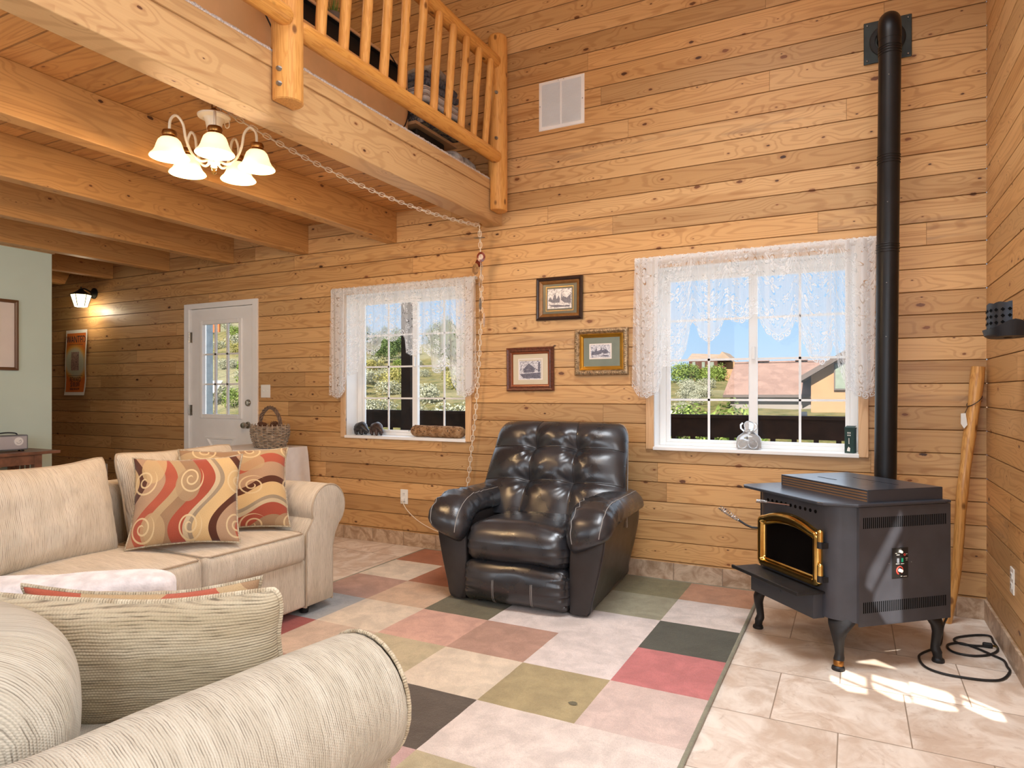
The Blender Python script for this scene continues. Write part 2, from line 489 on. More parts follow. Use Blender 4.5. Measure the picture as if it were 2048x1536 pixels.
def swirl(name, rot, seed, off=0.13):
    t = NT(name); u = t.sep(t.uv())
    U, W = (u[1], u[0]) if rot else (u[0], u[1])
    x = t.m('ADD', U, t.m('MULTIPLY', t.m('SINE', t.m('ADD', t.m('MULTIPLY', W, 15.0), seed)), 0.045))
    x = t.m('ADD', x, t.m('MULTIPLY', t.m('SINE', t.m('ADD', t.m('MULTIPLY', W, 7.5), seed*2+1)), 0.03))
    p = t.m('FRACT', t.m('ADD', t.m('DIVIDE', x, 0.44), off))
    r = t.n('ShaderNodeValToRGB'); r.color_ramp.interpolation = 'CONSTANT'
    stops = [(0.0, C(150,118,88)), (0.13, C(158,76,56)), (0.27, C(190,168,134)), (0.32, C(150,132,108)), (0.36, C(204,170,120)),
             (0.52, C(84,48,34)), (0.60, C(172,138,108)), (0.78, C(168,86,64)), (0.90, C(176,148,110))]
    cr = r.color_ramp
    while len(cr.elements) < len(stops): cr.elements.new(0.5)
    for e, (pp, cc) in zip(cr.elements, stops): e.position = pp; e.color = cc
    t.l(p, r.inputs[0])
    col = r.outputs[0]
    # leaf ovals
    v2 = t.vor(t.comb(t.m('MULTIPLY', U, 6.0), t.m('MULTIPLY', W, 4.0), 0.0), 1.0, '2D', 0.55)
    kr = t.sep(v2[1])
    leaf = t.m('MULTIPLY', t.m('LESS_THAN', v2[0], 0.32), t.m('LESS_THAN', kr[0], 0.45))
    col = t.mix(t.m('MULTIPLY', leaf, 0.8), col, t.mix(kr[1], C(158,130,100), C(200,168,120)))
    # spiral curls
    cu = t.m('SUBTRACT', t.m('FRACT', t.m('DIVIDE', t.m('ADD', U, 0.07+seed*0.01), 0.2)), 0.5)
    cw = t.m('SUBTRACT', t.m('FRACT', t.m('DIVIDE', t.m('ADD', W, 0.03), 0.22)), 0.5)
    rr = t.m('SQRT', t.m('ADD', t.m('MULTIPLY', cu, cu), t.m('MULTIPLY', t.m('MULTIPLY', cw, cw), 0.7)))
    an = t.m('DIVIDE', t.m('ARCTAN2', cw, cu), 2*pi)
    sp = t.m('FRACT', t.m('SUBTRACT', t.m('MULTIPLY', rr, 8.0), an))
    line = t.m('MULTIPLY', t.m('LESS_THAN', sp, 0.26), t.m('LESS_THAN', rr, 0.27))
    line = t.m('MULTIPLY', line, t.m('GREATER_THAN', rr, 0.04))
    col = t.mix(t.m('MULTIPLY', line, 0.85), col, C(214,188,144))
    nn = t.noise(t.comb(t.m('MULTIPLY', U, 400.0), t.m('MULTIPLY', W, 400.0), 0.0), 1.0, 1)
    mot = t.mapr(nn, 0.2, 0.8, 0.80, 1.08, 'LINEAR'); col = t.mix(1.0, col, t.comb(mot, mot, mot), 'MULTIPLY')
    t.bsdf(col, 0.95, 0, t.bump(nn, 0.3, 0.001), 0.15, 0, 0.2)
    return t.mat
M['swirl_a'] = swirl('swirl_tapestry', False, 0.4); M['swirl_b'] = swirl('swirl_tapestry_turned', True, 1.7); M['swirl_c'] = swirl('swirl_tapestry_rust', True, 2.6, 0.30)

def leather():
    t = NT('dark_leather'); o = t.obj()
    n1 = t.noise(o, 7.0, 4); n2 = t.noise(o, 260.0, 2); v = t.vor(o, 330.0, '3D')[0]
    col = t.mix(t.mapr(n1, 0.3, 0.7), C(34,35,38), C(46,46,50))
    scuff = t.mapr(t.noise(o, 18.0, 6, 0.7), 0.62, 0.72)
    col = t.mix(t.m('MULTIPLY', scuff, 0.10), col, C(104,98,96))
    h = t.m('ADD', t.m('MULTIPLY', v, 0.5), t.m('MULTIPLY', t.noise(o, 26.0, 2, 0.5, 0.2), 0.8))
    t.bsdf(col, t.mapr(n1, 0.3, 0.7, 0.24, 0.36), 0, t.bump(h, 0.22, 0.0022), 0.6, 0.25)
    return t.mat
M['leather'] = leather()
M['leather_flat'] = simple('dark_vinyl_side', C(46,42,42), 0.42, 0, 0.5, 0.15, 9, 0.15, 300)
M['thread'] = simple('grey_thread', C(150,146,142), 0.7)

M['stove'] = simple('black_stove_paint', C(62,63,69), 0.42, 0.0, 0.5, 0.1, 12, 0.12, 420)
M['stove_dark'] = simple('dark_cast_iron', C(28,27,28), 0.5, 0.1, 0.5, 0.2, 20, 0.3, 90)
M['stove_top'] = simple('stove_top_paint', C(56,60,68), 0.30, 0.1, 0.6, 0.06, 6, 0.0, 300)
M['slot'] = simple('slot_black', C(6,6,6), 0.9, 0, 0.1)
M['louver'] = simple('pine_reflection_tan', C(150,116,84), 0.5, 0.2)  # tan imitates the pine room reflected in the hood louvres
M['brass'] = simple('polished_brass', C(228,194,116), 0.17, 1.0, 0.5, 0.10, 25)
M['brass_old'] = simple('antique_brass', C(160,112,60), 0.35, 1.0, 0.5, 0.2, 30)
M['stove_glass'] = simple('dark_firebox_glass', C(12,9,8), 0.08, 0, 0.5, 0.5, 5)
M['chrome'] = simple('steel_spring', C(190,190,190), 0.25, 1.0)
M['pipe'] = simple('black_flue_pipe', C(24,23,24), 0.40, 0.3, 0.5, 0.15, 10, 0.05, 200)
M['plate_steel'] = simple('blackened_steel_plate', C(52,60,60), 0.4, 0.5, 0.5, 0.3, 9)
M['iron'] = simple('wrought_iron', C(44,48,56), 0.5, 0.4, 0.5, 0.15, 20)
M['rubber'] = simple('black_rubber', C(22,21,21), 0.6)
M['white_paint'] = simple('white_paint', C(244,243,240), 0.4, 0, 0.4, 0.02)
M['vinyl'] = simple('white_vinyl', C(240,240,238), 0.35, 0, 0.4, 0.015)
M['door_paint'] = simple('door_paint', C(244,243,240), 0.4, 0, 0.4, 0.02)
M['drywall'] = simple('white_drywall', C(242,242,240), 0.8, 0, 0.2, 0.02, 8, 0.1, 60)
M['sage'] = simple('sage_paint', C(208,225,212), 0.75, 0, 0.25, 0.02, 3, 0.08, 90)
M['plastic'] = simple('white_plastic', C(240,238,230), 0.35, 0, 0.5, 0.01)
M['nickel'] = simple('satin_nickel', C(176,170,160), 0.28, 1.0)
M['walnut'] = simple('dark_walnut', C(128,88,66), 0.4, 0, 0.5, 0.25, 14)
M['cream_metal'] = simple('cream_enamel', C(240,224,196), 0.35, 0, 0.5, 0.04)
M['chain'] = simple('cream_chain', C(236,222,200), 0.4, 0.1, 0.5, 0.06)
M['carpet'] = simple('grey_carpet_edge', C(206,198,192), 0.95, 0, 0.1, 0.35, 160, 0.9, 220)
M['black'] = simple('matte_black', C(18,17,17), 0.6)
M['hardboard'] = simple('tan_hardboard', C(232,190,138), 0.7, 0, 0.3, 0.08, 4)
M['light_wood'] = simple('light_wood_edge', C(214,176,132), 0.5)
M['brown_deck'] = simple('dark_stained_deck', C(62,44,36), 0.7, 0, 0.3, 0.3, 8, 0.3, 60)
M['wicker'] = simple('grey_willow', C(168,150,130), 0.8, 0, 0.3, 0.3, 30, 0.3, 200)
M['wicker_dark'] = simple('dark_vine', C(122,100,84), 0.8, 0, 0.3, 0.3, 30, 0.3, 200)
M['cone'] = simple('pinecone_scale', C(98,68,50), 0.8, 0, 0.3, 0.35, 60)
M['cloth_white'] = simple('white_cotton', C(238,238,240), 0.9, 0, 0.15, 0.03, 20, 0.2, 400)
M['bear'] = simple('dark_carved_stone', C(46,44,44), 0.3, 0.1, 0.6, 0.5, 40, 0.5, 90)
M['bear_brown'] = simple('brown_carved_stone', C(66,48,42), 0.3, 0.1, 0.6, 0.5, 40, 0.5, 90)
M['green_box'] = simple('green_book_cloth', C(38,62,58), 0.6, 0, 0.3, 0.15, 30)
M['paper'] = simple('paper_white', C(236,232,222), 0.8, 0, 0.2, 0.03)
M['ink'] = simple('dark_ink', C(52,50,56), 0.8, 0, 0.2)
M['red'] = simple('red_print', C(206,64,50), 0.5)
M['green_sw'] = simple('green_switch', C(20,150,110), 0.4)
M['grey_pl'] = simple('grey_plastic', C(120,124,130), 0.4)
M['radio_face'] = simple('silver_radio_face', C(196,194,198), 0.4, 0.3, 0.5, 0.03, 300)
M['soil'] = simple('pot_grey', C(120,112,104), 0.8)
M['grass_leaf'] = simple('grass_green', C(92,128,58), 0.6, 0, 0.3, 0.3, 20)
M['bolt'] = simple('zinc_bolt', C(160,164,168), 0.35, 0.9)
M['stone_red'] = simple('red_agate', C(120,48,34), 0.25, 0, 0.6, 0.3, 50)
M['stone_grey'] = simple('grey_agate', C(130,120,108), 0.25, 0, 0.6, 0.3, 50)
M['stone_tan'] = simple('tan_agate', C(160,122,82), 0.25, 0, 0.6, 0.3, 50)
M['stone_pale'] = simple('pale_agate', C(206,184,166), 0.25, 0, 0.6, 0.2, 50)
M['fleece'] = simple('white_fleece', C(214,204,200), 0.98, 0, 0.1, 0.16, 22, 1.0, 160, 0, 0.4)

def mottled(name, cols, scale=8.0, rough=0.9, bump=0.4):
    t = NT(name); o = t.obj(); n = t.noise(o, scale, 5, 0.6)
    r = t.n('ShaderNodeValToRGB'); cr = r.color_ramp
    while len(cr.elements) < len(cols): cr.elements.new(0.5)
    for i, (e, c) in enumerate(zip(cr.elements, cols)): e.position = 0.3 + 0.4*i/(len(cols)-1); e.color = c
    t.l(n, r.inputs[0]); t.bsdf(r.outputs[0], rough, 0, t.bump(n, bump, 0.01), 0.2)
    return t.mat
M['driftwood'] = mottled('weathered_log', [C(86,62,42), C(150,112,76), C(176,146,112)], 30, 0.8, 0.8)
M['camo'] = mottled('camo_quilt', [C(70,72,58), C(150,146,122), C(60,66,84), C(190,186,176)], 16)
M['blanket_grey'] = mottled('grey_blanket', [C(120,116,112), C(190,186,180)], 18)
M['blanket_dark'] = mottled('dark_patterned_blanket', [C(34,40,58), C(120,124,134), C(40,44,60)], 26)
def stripes(name, cols, axis, pitch):
    t = NT(name); o = t.sep(t.obj())
    f = t.m('FRACT', t.m('DIVIDE', o[axis], pitch))
    r = t.n('ShaderNodeValToRGB'); cr = r.color_ramp; cr.interpolation = 'CONSTANT'
    while len(cr.elements) < len(cols): cr.elements.new(0.5)
    for e, (p, c) in zip(cr.elements, cols): e.position = p; e.color = c
    t.l(f, r.inputs[0]); t.bsdf(r.outputs[0], 0.9, 0, None, 0.15)
    return t.mat
M['blanket_stripe'] = stripes('white_striped_blanket', [(0, C(226,224,222)), (0.55, C(40,42,56)), (0.63, C(226,224,222)), (0.75, C(40,42,56)), (0.83, C(226,224,222))], 2, 0.045)
def pictorial(name, bg, inkc, scale, thr):
    t = NT(name); o = t.obj()
    n = t.noise(o, scale, 6, 0.7, 1.5); n2 = t.noise(o, scale*0.35, 3)
    f = t.mapr(t.m('ADD', n, t.m('MULTIPLY', n2, 0.6)), thr, thr+0.10)
    n3 = t.mapr(t.noise(o, scale*2.5, 3, 0.7, 2.0), 0.45, 0.6)
    col = t.mix(t.m('MULTIPLY', f, n3), bg, inkc)
    t.bsdf(col, 0.35, 0, None, 0.4)
    return t.mat
M['print_a'] = pictorial('pen_drawing', C(236,230,226), C(70,66,78), 42, 0.74)
M['print_b'] = pictorial('engraving', C(226,224,228), C(56,58,84), 48, 0.70)
M['mat_green'] = simple('green_mat_board', C(74,74,60), 0.35, 0, 0.5, 0.03)
M['mat_sage'] = simple('sage_mat_board', C(112,120,104), 0.4, 0, 0.6, 0.12, 7)
M['mat_cream'] = simple('cream_mat_board', C(206,194,166), 0.35, 0, 0.5, 0.03)
M['mat_white'] = simple('white_mat_board', C(232,222,212), 0.4, 0, 0.5, 0.02)
M['frame_dark'] = simple('dark_walnut_frame', C(46,30,26), 0.3, 0, 0.5, 0.2, 40, 0, 100, 0.2)
M['frame_gold_brown'] = simple('bronze_frame_liner', C(142,98,52), 0.35, 0.3, 0.5, 0.15, 40)
M['frame_mahog'] = simple('mahogany_frame', C(96,52,36), 0.35, 0, 0.5, 0.35, 70, 0.7, 110)
M['frame_mahog_in'] = simple('mahogany_liner', C(140,76,44), 0.3, 0.1)
M['frame_silver'] = simple('ornate_silver_gilt', C(168,144,112), 0.4, 0.6, 0.5, 0.45, 60, 1.0, 120)
M['gold'] = simple('gold_leaf', C(208,158,62), 0.3, 0.8)
M['frame_brown'] = simple('brown_wood_frame', C(110,76,48), 0.4)

def glass_thin():
    t = NT('window_glass')
    a = t.n('ShaderNodeBsdfTransparent'); g = t.n('ShaderNodeBsdfGlossy'); g.inputs['Roughness'].default_value = 0.02
    mx = t.n('ShaderNodeMixShader')
    fr = t.n('ShaderNodeFresnel'); fr.inputs[0].default_value = 1.35
    t.l(t.m('MULTIPLY', fr.outputs[0], 0.7), mx.inputs[0])
    t.l(a.outputs[0], mx.inputs[1]); t.l(g.outputs[0], mx.inputs[2]); t.l(mx.outputs[0], t.out.inputs[0])
    return t.mat
M['glass'] = glass_thin()
def glass_solid():
    t = NT('clear_bottle_glass')
    t.bsdf((1,1,1,1), 0.03, 0, None, 0.5, 0, 0, **{'Transmission Weight': 0.85, 'IOR': 1.35})
    return t.mat
M['bottle'] = glass_solid()
def glow(name, col, strength, base=(1,1,1,1), trans=0.0):
    t = NT(name)
    t.bsdf(base, 0.4, 0, None, 0.3, 0, 0, **{'Emission Color': col, 'Emission Strength': strength})
    return t.mat
M['shade_glow'] = glow('lit_frosted_shade', C(255,222,168), 1.15, C(250,236,206))
M['bulb'] = glow('lit_bulb', C(255,244,214), 9.0)
M['sconce_glow'] = glow('lit_sconce_glass', C(255,238,190), 2.6, C(240,240,220))

def lace(name, dens):
    t = NT(name); u = t.sep(t.uv()); U, H = u[0], u[1]     # metres across, metres above hem
    # net
    cell = t.vor(t.comb(t.m('MULTIPLY', U, 200.0), t.m('MULTIPLY', H, 200.0), 0.0), 1.0, '2D', 0.15, 'DISTANCE_TO_EDGE')[0]
    op = t.mapr(cell, 0.10, 0.22, dens+0.16, dens-0.12)
    # flowers with petals
    def flowers(sx, sh, off, R, npet, thr, rnd):
        vv = t.n('ShaderNodeTexVoronoi', voronoi_dimensions='2D')
        sc = t.comb(t.m('ADD', t.m('MULTIPLY', U, sx), off), t.m('ADD', t.m('MULTIPLY', H, sh), off*1.7), 0.0)
        t.l(sc, vv.inputs['Vector']); vv.inputs['Scale'].default_value = 1.0; vv.inputs['Randomness'].default_value = rnd
        d = t.n('ShaderNodeVectorMath', operation='SUBTRACT'); t.l(sc, d.inputs[0]); t.l(vv.outputs['Position'], d.inputs[1])
        dd = t.sep(d.outputs[0]); dx = t.m('DIVIDE', dd[0], sx); dy = t.m('DIVIDE', dd[1], sh)
        rr = t.m('SQRT', t.m('ADD', t.m('MULTIPLY', dx, dx), t.m('MULTIPLY', dy, dy)))
        an = t.m('ARCTAN2', dy, dx)
        pet = t.m('ADD', 0.62, t.m('MULTIPLY', t.m('COSINE', t.m('MULTIPLY', an, float(npet))), 0.38))
        q = t.m('DIVIDE', rr, t.m('MULTIPLY', pet, R))
        keep = t.m('LESS_THAN', t.sep(vv.outputs['Color'])[0], thr)
        fill = t.m('MULTIPLY', keep, t.m('LESS_THAN', q, 1.0))
        rim = t.m('MULTIPLY', keep, t.m('MULTIPLY', t.m('LESS_THAN', q, 1.22), t.m('GREATER_THAN', q, 1.0)))
        eye = t.m('MULTIPLY', keep, t.m('LESS_THAN', rr, R*0.16))
        return fill, rim, eye
    f1, r1, e1 = flowers(9.0, 6.2, 0.3, 0.048, 5, 0.8, 0.6)
    f2, r2, e2 = flowers(15.0, 13.0, 3.7, 0.026, 6, 0.6, 0.8)
    f3, r3, e3 = flowers(16.0, 16.0, 8.1, 0.013, 4, 0.5, 0.9)
    fill = t.m('MAXIMUM', f1, t.m('MAXIMUM', f2, f3)); rim = t.m('MAXIMUM', r1, t.m('MAXIMUM', r2, r3)); eye = t.m('MAXIMUM', e1, e2)
    band = t.m('GREATER_THAN', t.m('SINE', t.m('MULTIPLY', U, 38.0)), 0.86)
    op = t.m('MAXIMUM', op, t.m('MULTIPLY', band, dens+0.12))
    vein = t.mapr(t.noise(t.comb(t.m('MULTIPLY', U, 90.0), t.m('MULTIPLY', H, 90.0), 0.0), 1.0, 1), 0.35, 0.6, 0.62, 0.95)
    op = t.m('MAXIMUM', op, t.m('MULTIPLY', fill, vein))
    op = t.m('MULTIPLY', op, t.m('SUBTRACT', 1.0, t.m('MULTIPLY', rim, 0.9)))
    op = t.m('MULTIPLY', op, t.m('SUBTRACT', 1.0, t.m('MULTIPLY', eye, 0.6)))
    # hem : row of ringed eyelets
    hb = t.m('LESS_THAN', H, 0.045)
    ex = t.m('SUBTRACT', t.m('FRACT', t.m('DIVIDE', U, 0.036)), 0.5); ey = t.m('DIVIDE', t.m('SUBTRACT', H, 0.020), 0.036)
    er = t.m('SQRT', t.m('ADD', t.m('MULTIPLY', ex, ex), t.m('MULTIPLY', ey, ey)))
    ring = t.m('MULTIPLY', t.m('LESS_THAN', er, 0.44), t.m('GREATER_THAN', er, 0.27))
    dot = t.m('LESS_THAN', er, 0.12)
    hemop = t.m('MAXIMUM', t.m('MAXIMUM', ring, dot), 0.18)
    hemop = t.m('MAXIMUM', hemop, t.m('MULTIPLY', t.m('GREATER_THAN', H, 0.038), 0.9))
    hemop = t.m('MULTIPLY', hemop, 0.9)
    op = t.m('ADD', t.m('MULTIPLY', hb, hemop), t.m('MULTIPLY', t.m('SUBTRACT', 1.0, hb), op))
    tr = t.n('ShaderNodeBsdfTransparent'); df = t.n('ShaderNodeBsdfDiffuse'); tl = t.n('ShaderNodeBsdfTranslucent')
    df.inputs[0].default_value = C(252,251,249); tl.inputs[0].default_value = C(226,226,226)
    m1 = t.n('ShaderNodeMixShader'); m1.inputs[0].default_value = 0.45; t.l(df.outputs[0], m1.inputs[1]); t.l(tl.outputs[0], m1.inputs[2])
    m2 = t.n('ShaderNodeMixShader'); t.put(m2.inputs[0], t.m('MINIMUM', op, 0.97)); t.l(tr.outputs[0], m2.inputs[1]); t.l(m1.outputs[0], m2.inputs[2])
    t.l(m2.outputs[0], t.out.inputs[0])
    return t.mat
M['lace'] = lace('lace_net', 0.42)
M['lace_tail'] = lace('lace_folds', 0.78)
M['lace_thick'] = lace('lace_gathered', 0.84)

def rugcol(name, col):
    t = NT(name); o = t.obj()
    n = t.noise(o, 260.0, 2); n2 = t.noise(o, 9.0, 5, 0.65, 0.5); n3 = t.noise(o, 60.0, 3)
    dk = tuple(c*0.84 for c in col[:3])+(1,); lt = tuple(min(1, c*1.10) for c in col[:3])+(1,)
    c = t.mix(t.mapr(n2, 0.3, 0.7), dk, lt)
    mm = t.mapr(n, 0.25, 0.75, 0.84, 1.08, 'LINEAR'); c = t.mix(1.0, c, t.comb(mm, mm, mm), 'MULTIPLY')
    t.bsdf(c, 0.97, 0, t.bump(t.m('ADD', n, n3), 0.6, 0.004), 0.1, 0, 0.15)
    return t.mat
# ------------------------------------------------------------------ the room
YW, XR, XL, YB, ZC = 4.30, 0.637, -9.0, -1.0, 4.8
PITCH, Z0 = 0.127, 1.640
W1 = (-3.750, -2.588, 0.857, 2.02)     # left window opening
W2 = (-1.154, 0.032, 0.857, 2.02)      # right window opening
D1 = (-5.755, -4.785, 0.0, 2.055)      # door opening

def plank_wall(name, a0, a1, place, openings, mat, zlo=0.0, zhi=ZC):
    """rows of boards with real grooves; place(a, z, d) -> point, d = depth into the wall"""
    mb = MB(); g, bv = 0.005, 0.0035
    k0 = math.floor((zlo - Z0)/PITCH); k = k0
    while Z0 + k*PITCH < zhi:
        zb = Z0 + k*PITCH; zt = zb + PITCH
        prof = [(zb, g), (zb+bv, 0), (zt-bv, 0), (zt, g)]
        k += 1
        segs = [(a0, a1, zlo, zhi)]
        for (o0, o1, p0, p1) in openings:
            if p1 <= zb or p0 >= zt: continue
            out = []
            for (s0, s1, q0, q1) in segs:
                if o1 <= s0 or o0 >= s1: out.append((s0, s1, q0, q1)); continue
                if o0 > s0: out.append((s0, o0, q0, q1))
                if o1 < s1: out.append((o1, s1, q0, q1))
                m0, m1 = max(s0, o0), min(s1, o1)
                if p0 > zb: out.append((m0, m1, q0, p0))
                if p1 < zt: out.append((m0, m1, p1, q1))
            segs = out
        for (s0, s1, q0, q1) in segs:
            pts = []
            for i in range(len(prof)-1):
                (z0, d0), (z1, d1) = prof[i], prof[i+1]
                A, B = max(z0, q0), min(z1, q1)
                if B - A < 1e-6: continue
                dd = lambda z: d0 + (d1-d0)*(z-z0)/(z1-z0)
                if not pts: pts.append((A, dd(A)))
                pts.append((B, dd(B)))
            if len(pts) < 2: continue
            vs = []
            for (z, d) in pts: vs += [place(s0, z, d), place(s1, z, d)]
            fs = [(2*i, 2*i+1, 2*i+3, 2*i+2) for i in range(len(pts)-1)]
            mb.add(vs, fs)
    return struct(mb.build(name, mat, smooth=False))
plank_wall('wall_back', XL, XR, lambda a, z, d: (a, YW + d, z), [W1, W2, D1], M['wall'])
plank_wall('wall_right', YB, YW, lambda a, z, d: (XR + d, a, z), [], M['wall_side'])
plank_wall('wall_left', YB, YW, lambda a, z, d: (XL - d, a, z), [], M['wall_side'])

mb = MB(); mb.box(XL, XR+0.02, YB, YW+0.12, -0.05, 0.0); struct(mb.build('floor', M['floor'], smooth=False))
mb = MB(); mb.box(XL, XR+0.02, YB, YW+0.02, ZC, ZC+0.05); struct(mb.build('ceiling', M['deck'], smooth=False))
mb = MB(); mb.box(XL, -5.77, YW-0.012, YW+0.003, 0, 0.108); mb.box(-4.77, XR, YW-0.012, YW+0.003, 0, 0.108)
struct(mb.build('baseboard_back', M['base_x'], smooth=False, bevel=0.002))
mb = MB(); mb.box(XR-0.012, XR+0.003, YB, YW-0.012, 0, 0.108); struct(mb.build('baseboard_right', M['base_y'], smooth=False, bevel=0.002))

# rear wall behind the viewer: two big windows and made-up slits shaped to cast the sun patches
ELEV = radians(38.0); SUN = V((0.01, cos(ELEV), -sin(ELEV))).normalized()
def to_rear(p):
    p = V(p); k = (YB - p.y)/SUN.y; q = p + SUN*k
    return (q.x, q.z)
ST_C = V((-0.024, 3.62, 0)); E1 = V((cos(radians(48)), -sin(radians(48)), 0)); E2 = V((sin(radians(48)), cos(radians(48)), 0))
def stove_pt(x, y, z): return ST_C + E1*x + E2*y + V((0, 0, z))
def on_panel(u, v):
    d = ray(u, v); n = E1; p0 = stove_pt(0.343, 0, 0)
    return CAM + d*((p0 - CAM).dot(n)/d.dot(n))
def c4(x, y): return (1400 + x*0.3164, 900 + y*0.3164)
def cF(x, y): return (1600 + x*0.21875, 1280 + y*0.21875)
holes = []
for poly in ([(1275,378),(1275,492),(1085,895),(1045,862),(1062,785)], [(1272,588),(1275,1095),(1180,1100),(1095,965),(1105,905)]):
    holes.append([to_rear(on_panel(*c4(*q))) for q in poly])
for poly in ([(385,268),(600,345),(606,432),(385,338)], [(275,322),(612,452),(612,496),(440,470),(285,375)],
             [(660,318),(980,400),(1005,490),(660,368)], [(655,385),(1005,520),(1015,575),(860,545),(680,455)],
             [(1005,382),(1340,475),(1400,510),(1408,588),(1010,470)], [(1025,492),(1430,618),(1440,655),(1290,640),(1040,570)],
             [(1470,500),(1838,655),(1840,668),(1480,520)], [(1492,555),(1850,680),(1882,748),(1760,728),(1500,610)],
             [(510,200),(680,176),(895,268),(720,235)]):
    holes.append([to_rear(on_z(*cF(*q), 0.0)) for q in poly])
R_WIN = [(-3.6, -2.0, 0.9, 2.3), (-1.5, 0.2, 0.9, 2.3)]
for (a, b, c, d) in R_WIN: holes.append([(a, c), (b, c), (b, d), (a, d)])
outer = [(XL, 0), (XR, 0), (XR, ZC), (XL, ZC)]
polys = [[V((x, z, 0)) for x, z in outer]] + [[V((x, z, 0)) for x, z in h[::-1]] for h in holes]
flat = [p for q in polys for p in q]
from mathutils.geometry import delaunay_2d_cdt
faces = []; k = 0
def area2(q): return sum(q[i-1].x*q[i].y - q[i].x*q[i-1].y for i in range(len(q)))
polys = [q if area2(q) > 0 else q[::-1] for q in polys]
flat = [p for q in polys for p in q]
for q in polys: faces.append(list(range(k, k+len(q)))); k += len(q)
r = delaunay_2d_cdt([V((p.x, p.y)) for p in flat], [], faces, 0, 1e-5)
mb = MB(); mb.add([(p.x, YB, p.y) for p in r[0]], [tuple(f) for f, og in zip(r[2], r[5]) if list(og) == [0]]); struct(mb.build('wall_rear', M['wall'], smooth=False))
mb = MB(); mb.box(-5.5, XR, YB-2.6, YB-0.02, 2.42, 2.50); struct(mb.build('sun_block_slab', M['brown_deck'], smooth=False))   # unseen slab added to keep sun out of the rear windows

# sage partition
mb = MB(); mb.box(-6.27, -6.15, YB, 3.30, 0, 2.41); struct(mb.build('wall_partition', M['sage'], smooth=False, bevel=0.006))
mb = MB(); mb.box(-6.15, -6.138, YB, 3.30, 0, 0.09); struct(mb.build('baseboard_left', M['white_paint'], smooth=False, bevel=0.002))
mb = MB(); mb.box(-6.285, -6.135, YB, 3.315, 2.405, 2.44); struct(mb.build('trim_2', M['beam'], smooth=False, bevel=0.004))

# loft deck, beams
mb = MB(); mb.box(XL, -2.30, YB, YW, 2.645, 2.70); struct(mb.build('ceiling_loft', M['deck'], smooth=False))
bm_l = ['long timber beam edging the loft, carrying the log railing',
        'exposed ceiling beam beside the hanging lamp, nearest the loft edge', 'second exposed joist behind the hanging lamp', 'third exposed joist counted from the hanging lamp',
        'fourth exposed joist, ending above the white door', 'fifth exposed joist, just in front of the lit wall lantern', 'short joist above the wall lantern, with slanted end']
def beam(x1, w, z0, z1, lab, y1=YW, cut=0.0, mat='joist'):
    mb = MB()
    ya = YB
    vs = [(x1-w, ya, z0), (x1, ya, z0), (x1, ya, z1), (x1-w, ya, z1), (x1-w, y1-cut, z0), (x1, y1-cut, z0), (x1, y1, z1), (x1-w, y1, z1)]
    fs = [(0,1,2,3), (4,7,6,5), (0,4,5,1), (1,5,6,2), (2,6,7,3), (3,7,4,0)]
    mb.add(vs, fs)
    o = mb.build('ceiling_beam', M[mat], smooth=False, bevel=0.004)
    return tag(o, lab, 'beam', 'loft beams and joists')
beam(-2.28, 0.135, 2.43, 2.645, bm_l[0], mat='beam')
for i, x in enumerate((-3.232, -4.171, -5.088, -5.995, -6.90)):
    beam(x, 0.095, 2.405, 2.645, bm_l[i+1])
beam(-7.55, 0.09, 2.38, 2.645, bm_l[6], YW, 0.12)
mb = MB(); mb.box(-2.302, -2.272, YB, YW-0.002, 2.645, 2.712); tag(mb.build('loft_edge_board', M['beam'], smooth=False, bevel=0.003), 'narrow pine fascia board along the loft floor edge', 'board')

def carpet_edge(y0, y1):
    mb = MB(); n = int((y1-y0)/0.012)
    pts = []; rs = []
    for i in range(n+1):
        y = y0 + (y1-y0)*i/n
        pts.append((-2.285 + 0.005*nz(y*30), y, 2.7185 + 0.003*nz(y*22, 4)))
        rs.append(0.011 + 0.005*nz(y*60, 9))
    mb.tube(pts, rs, 8)
    return mb.build('loft_carpet', M['carpet'])
o = carpet_edge(0.2, 4.29)
mb = MB(); mb.box(XL, -2.285, YB, YW-0.01, 2.70, 2.715)
c2 = mb.build('carpet_pile', M['carpet'], o, smooth=False)
tag(o, 'pale grey carpet on the loft floor with a ragged edge', 'carpet')

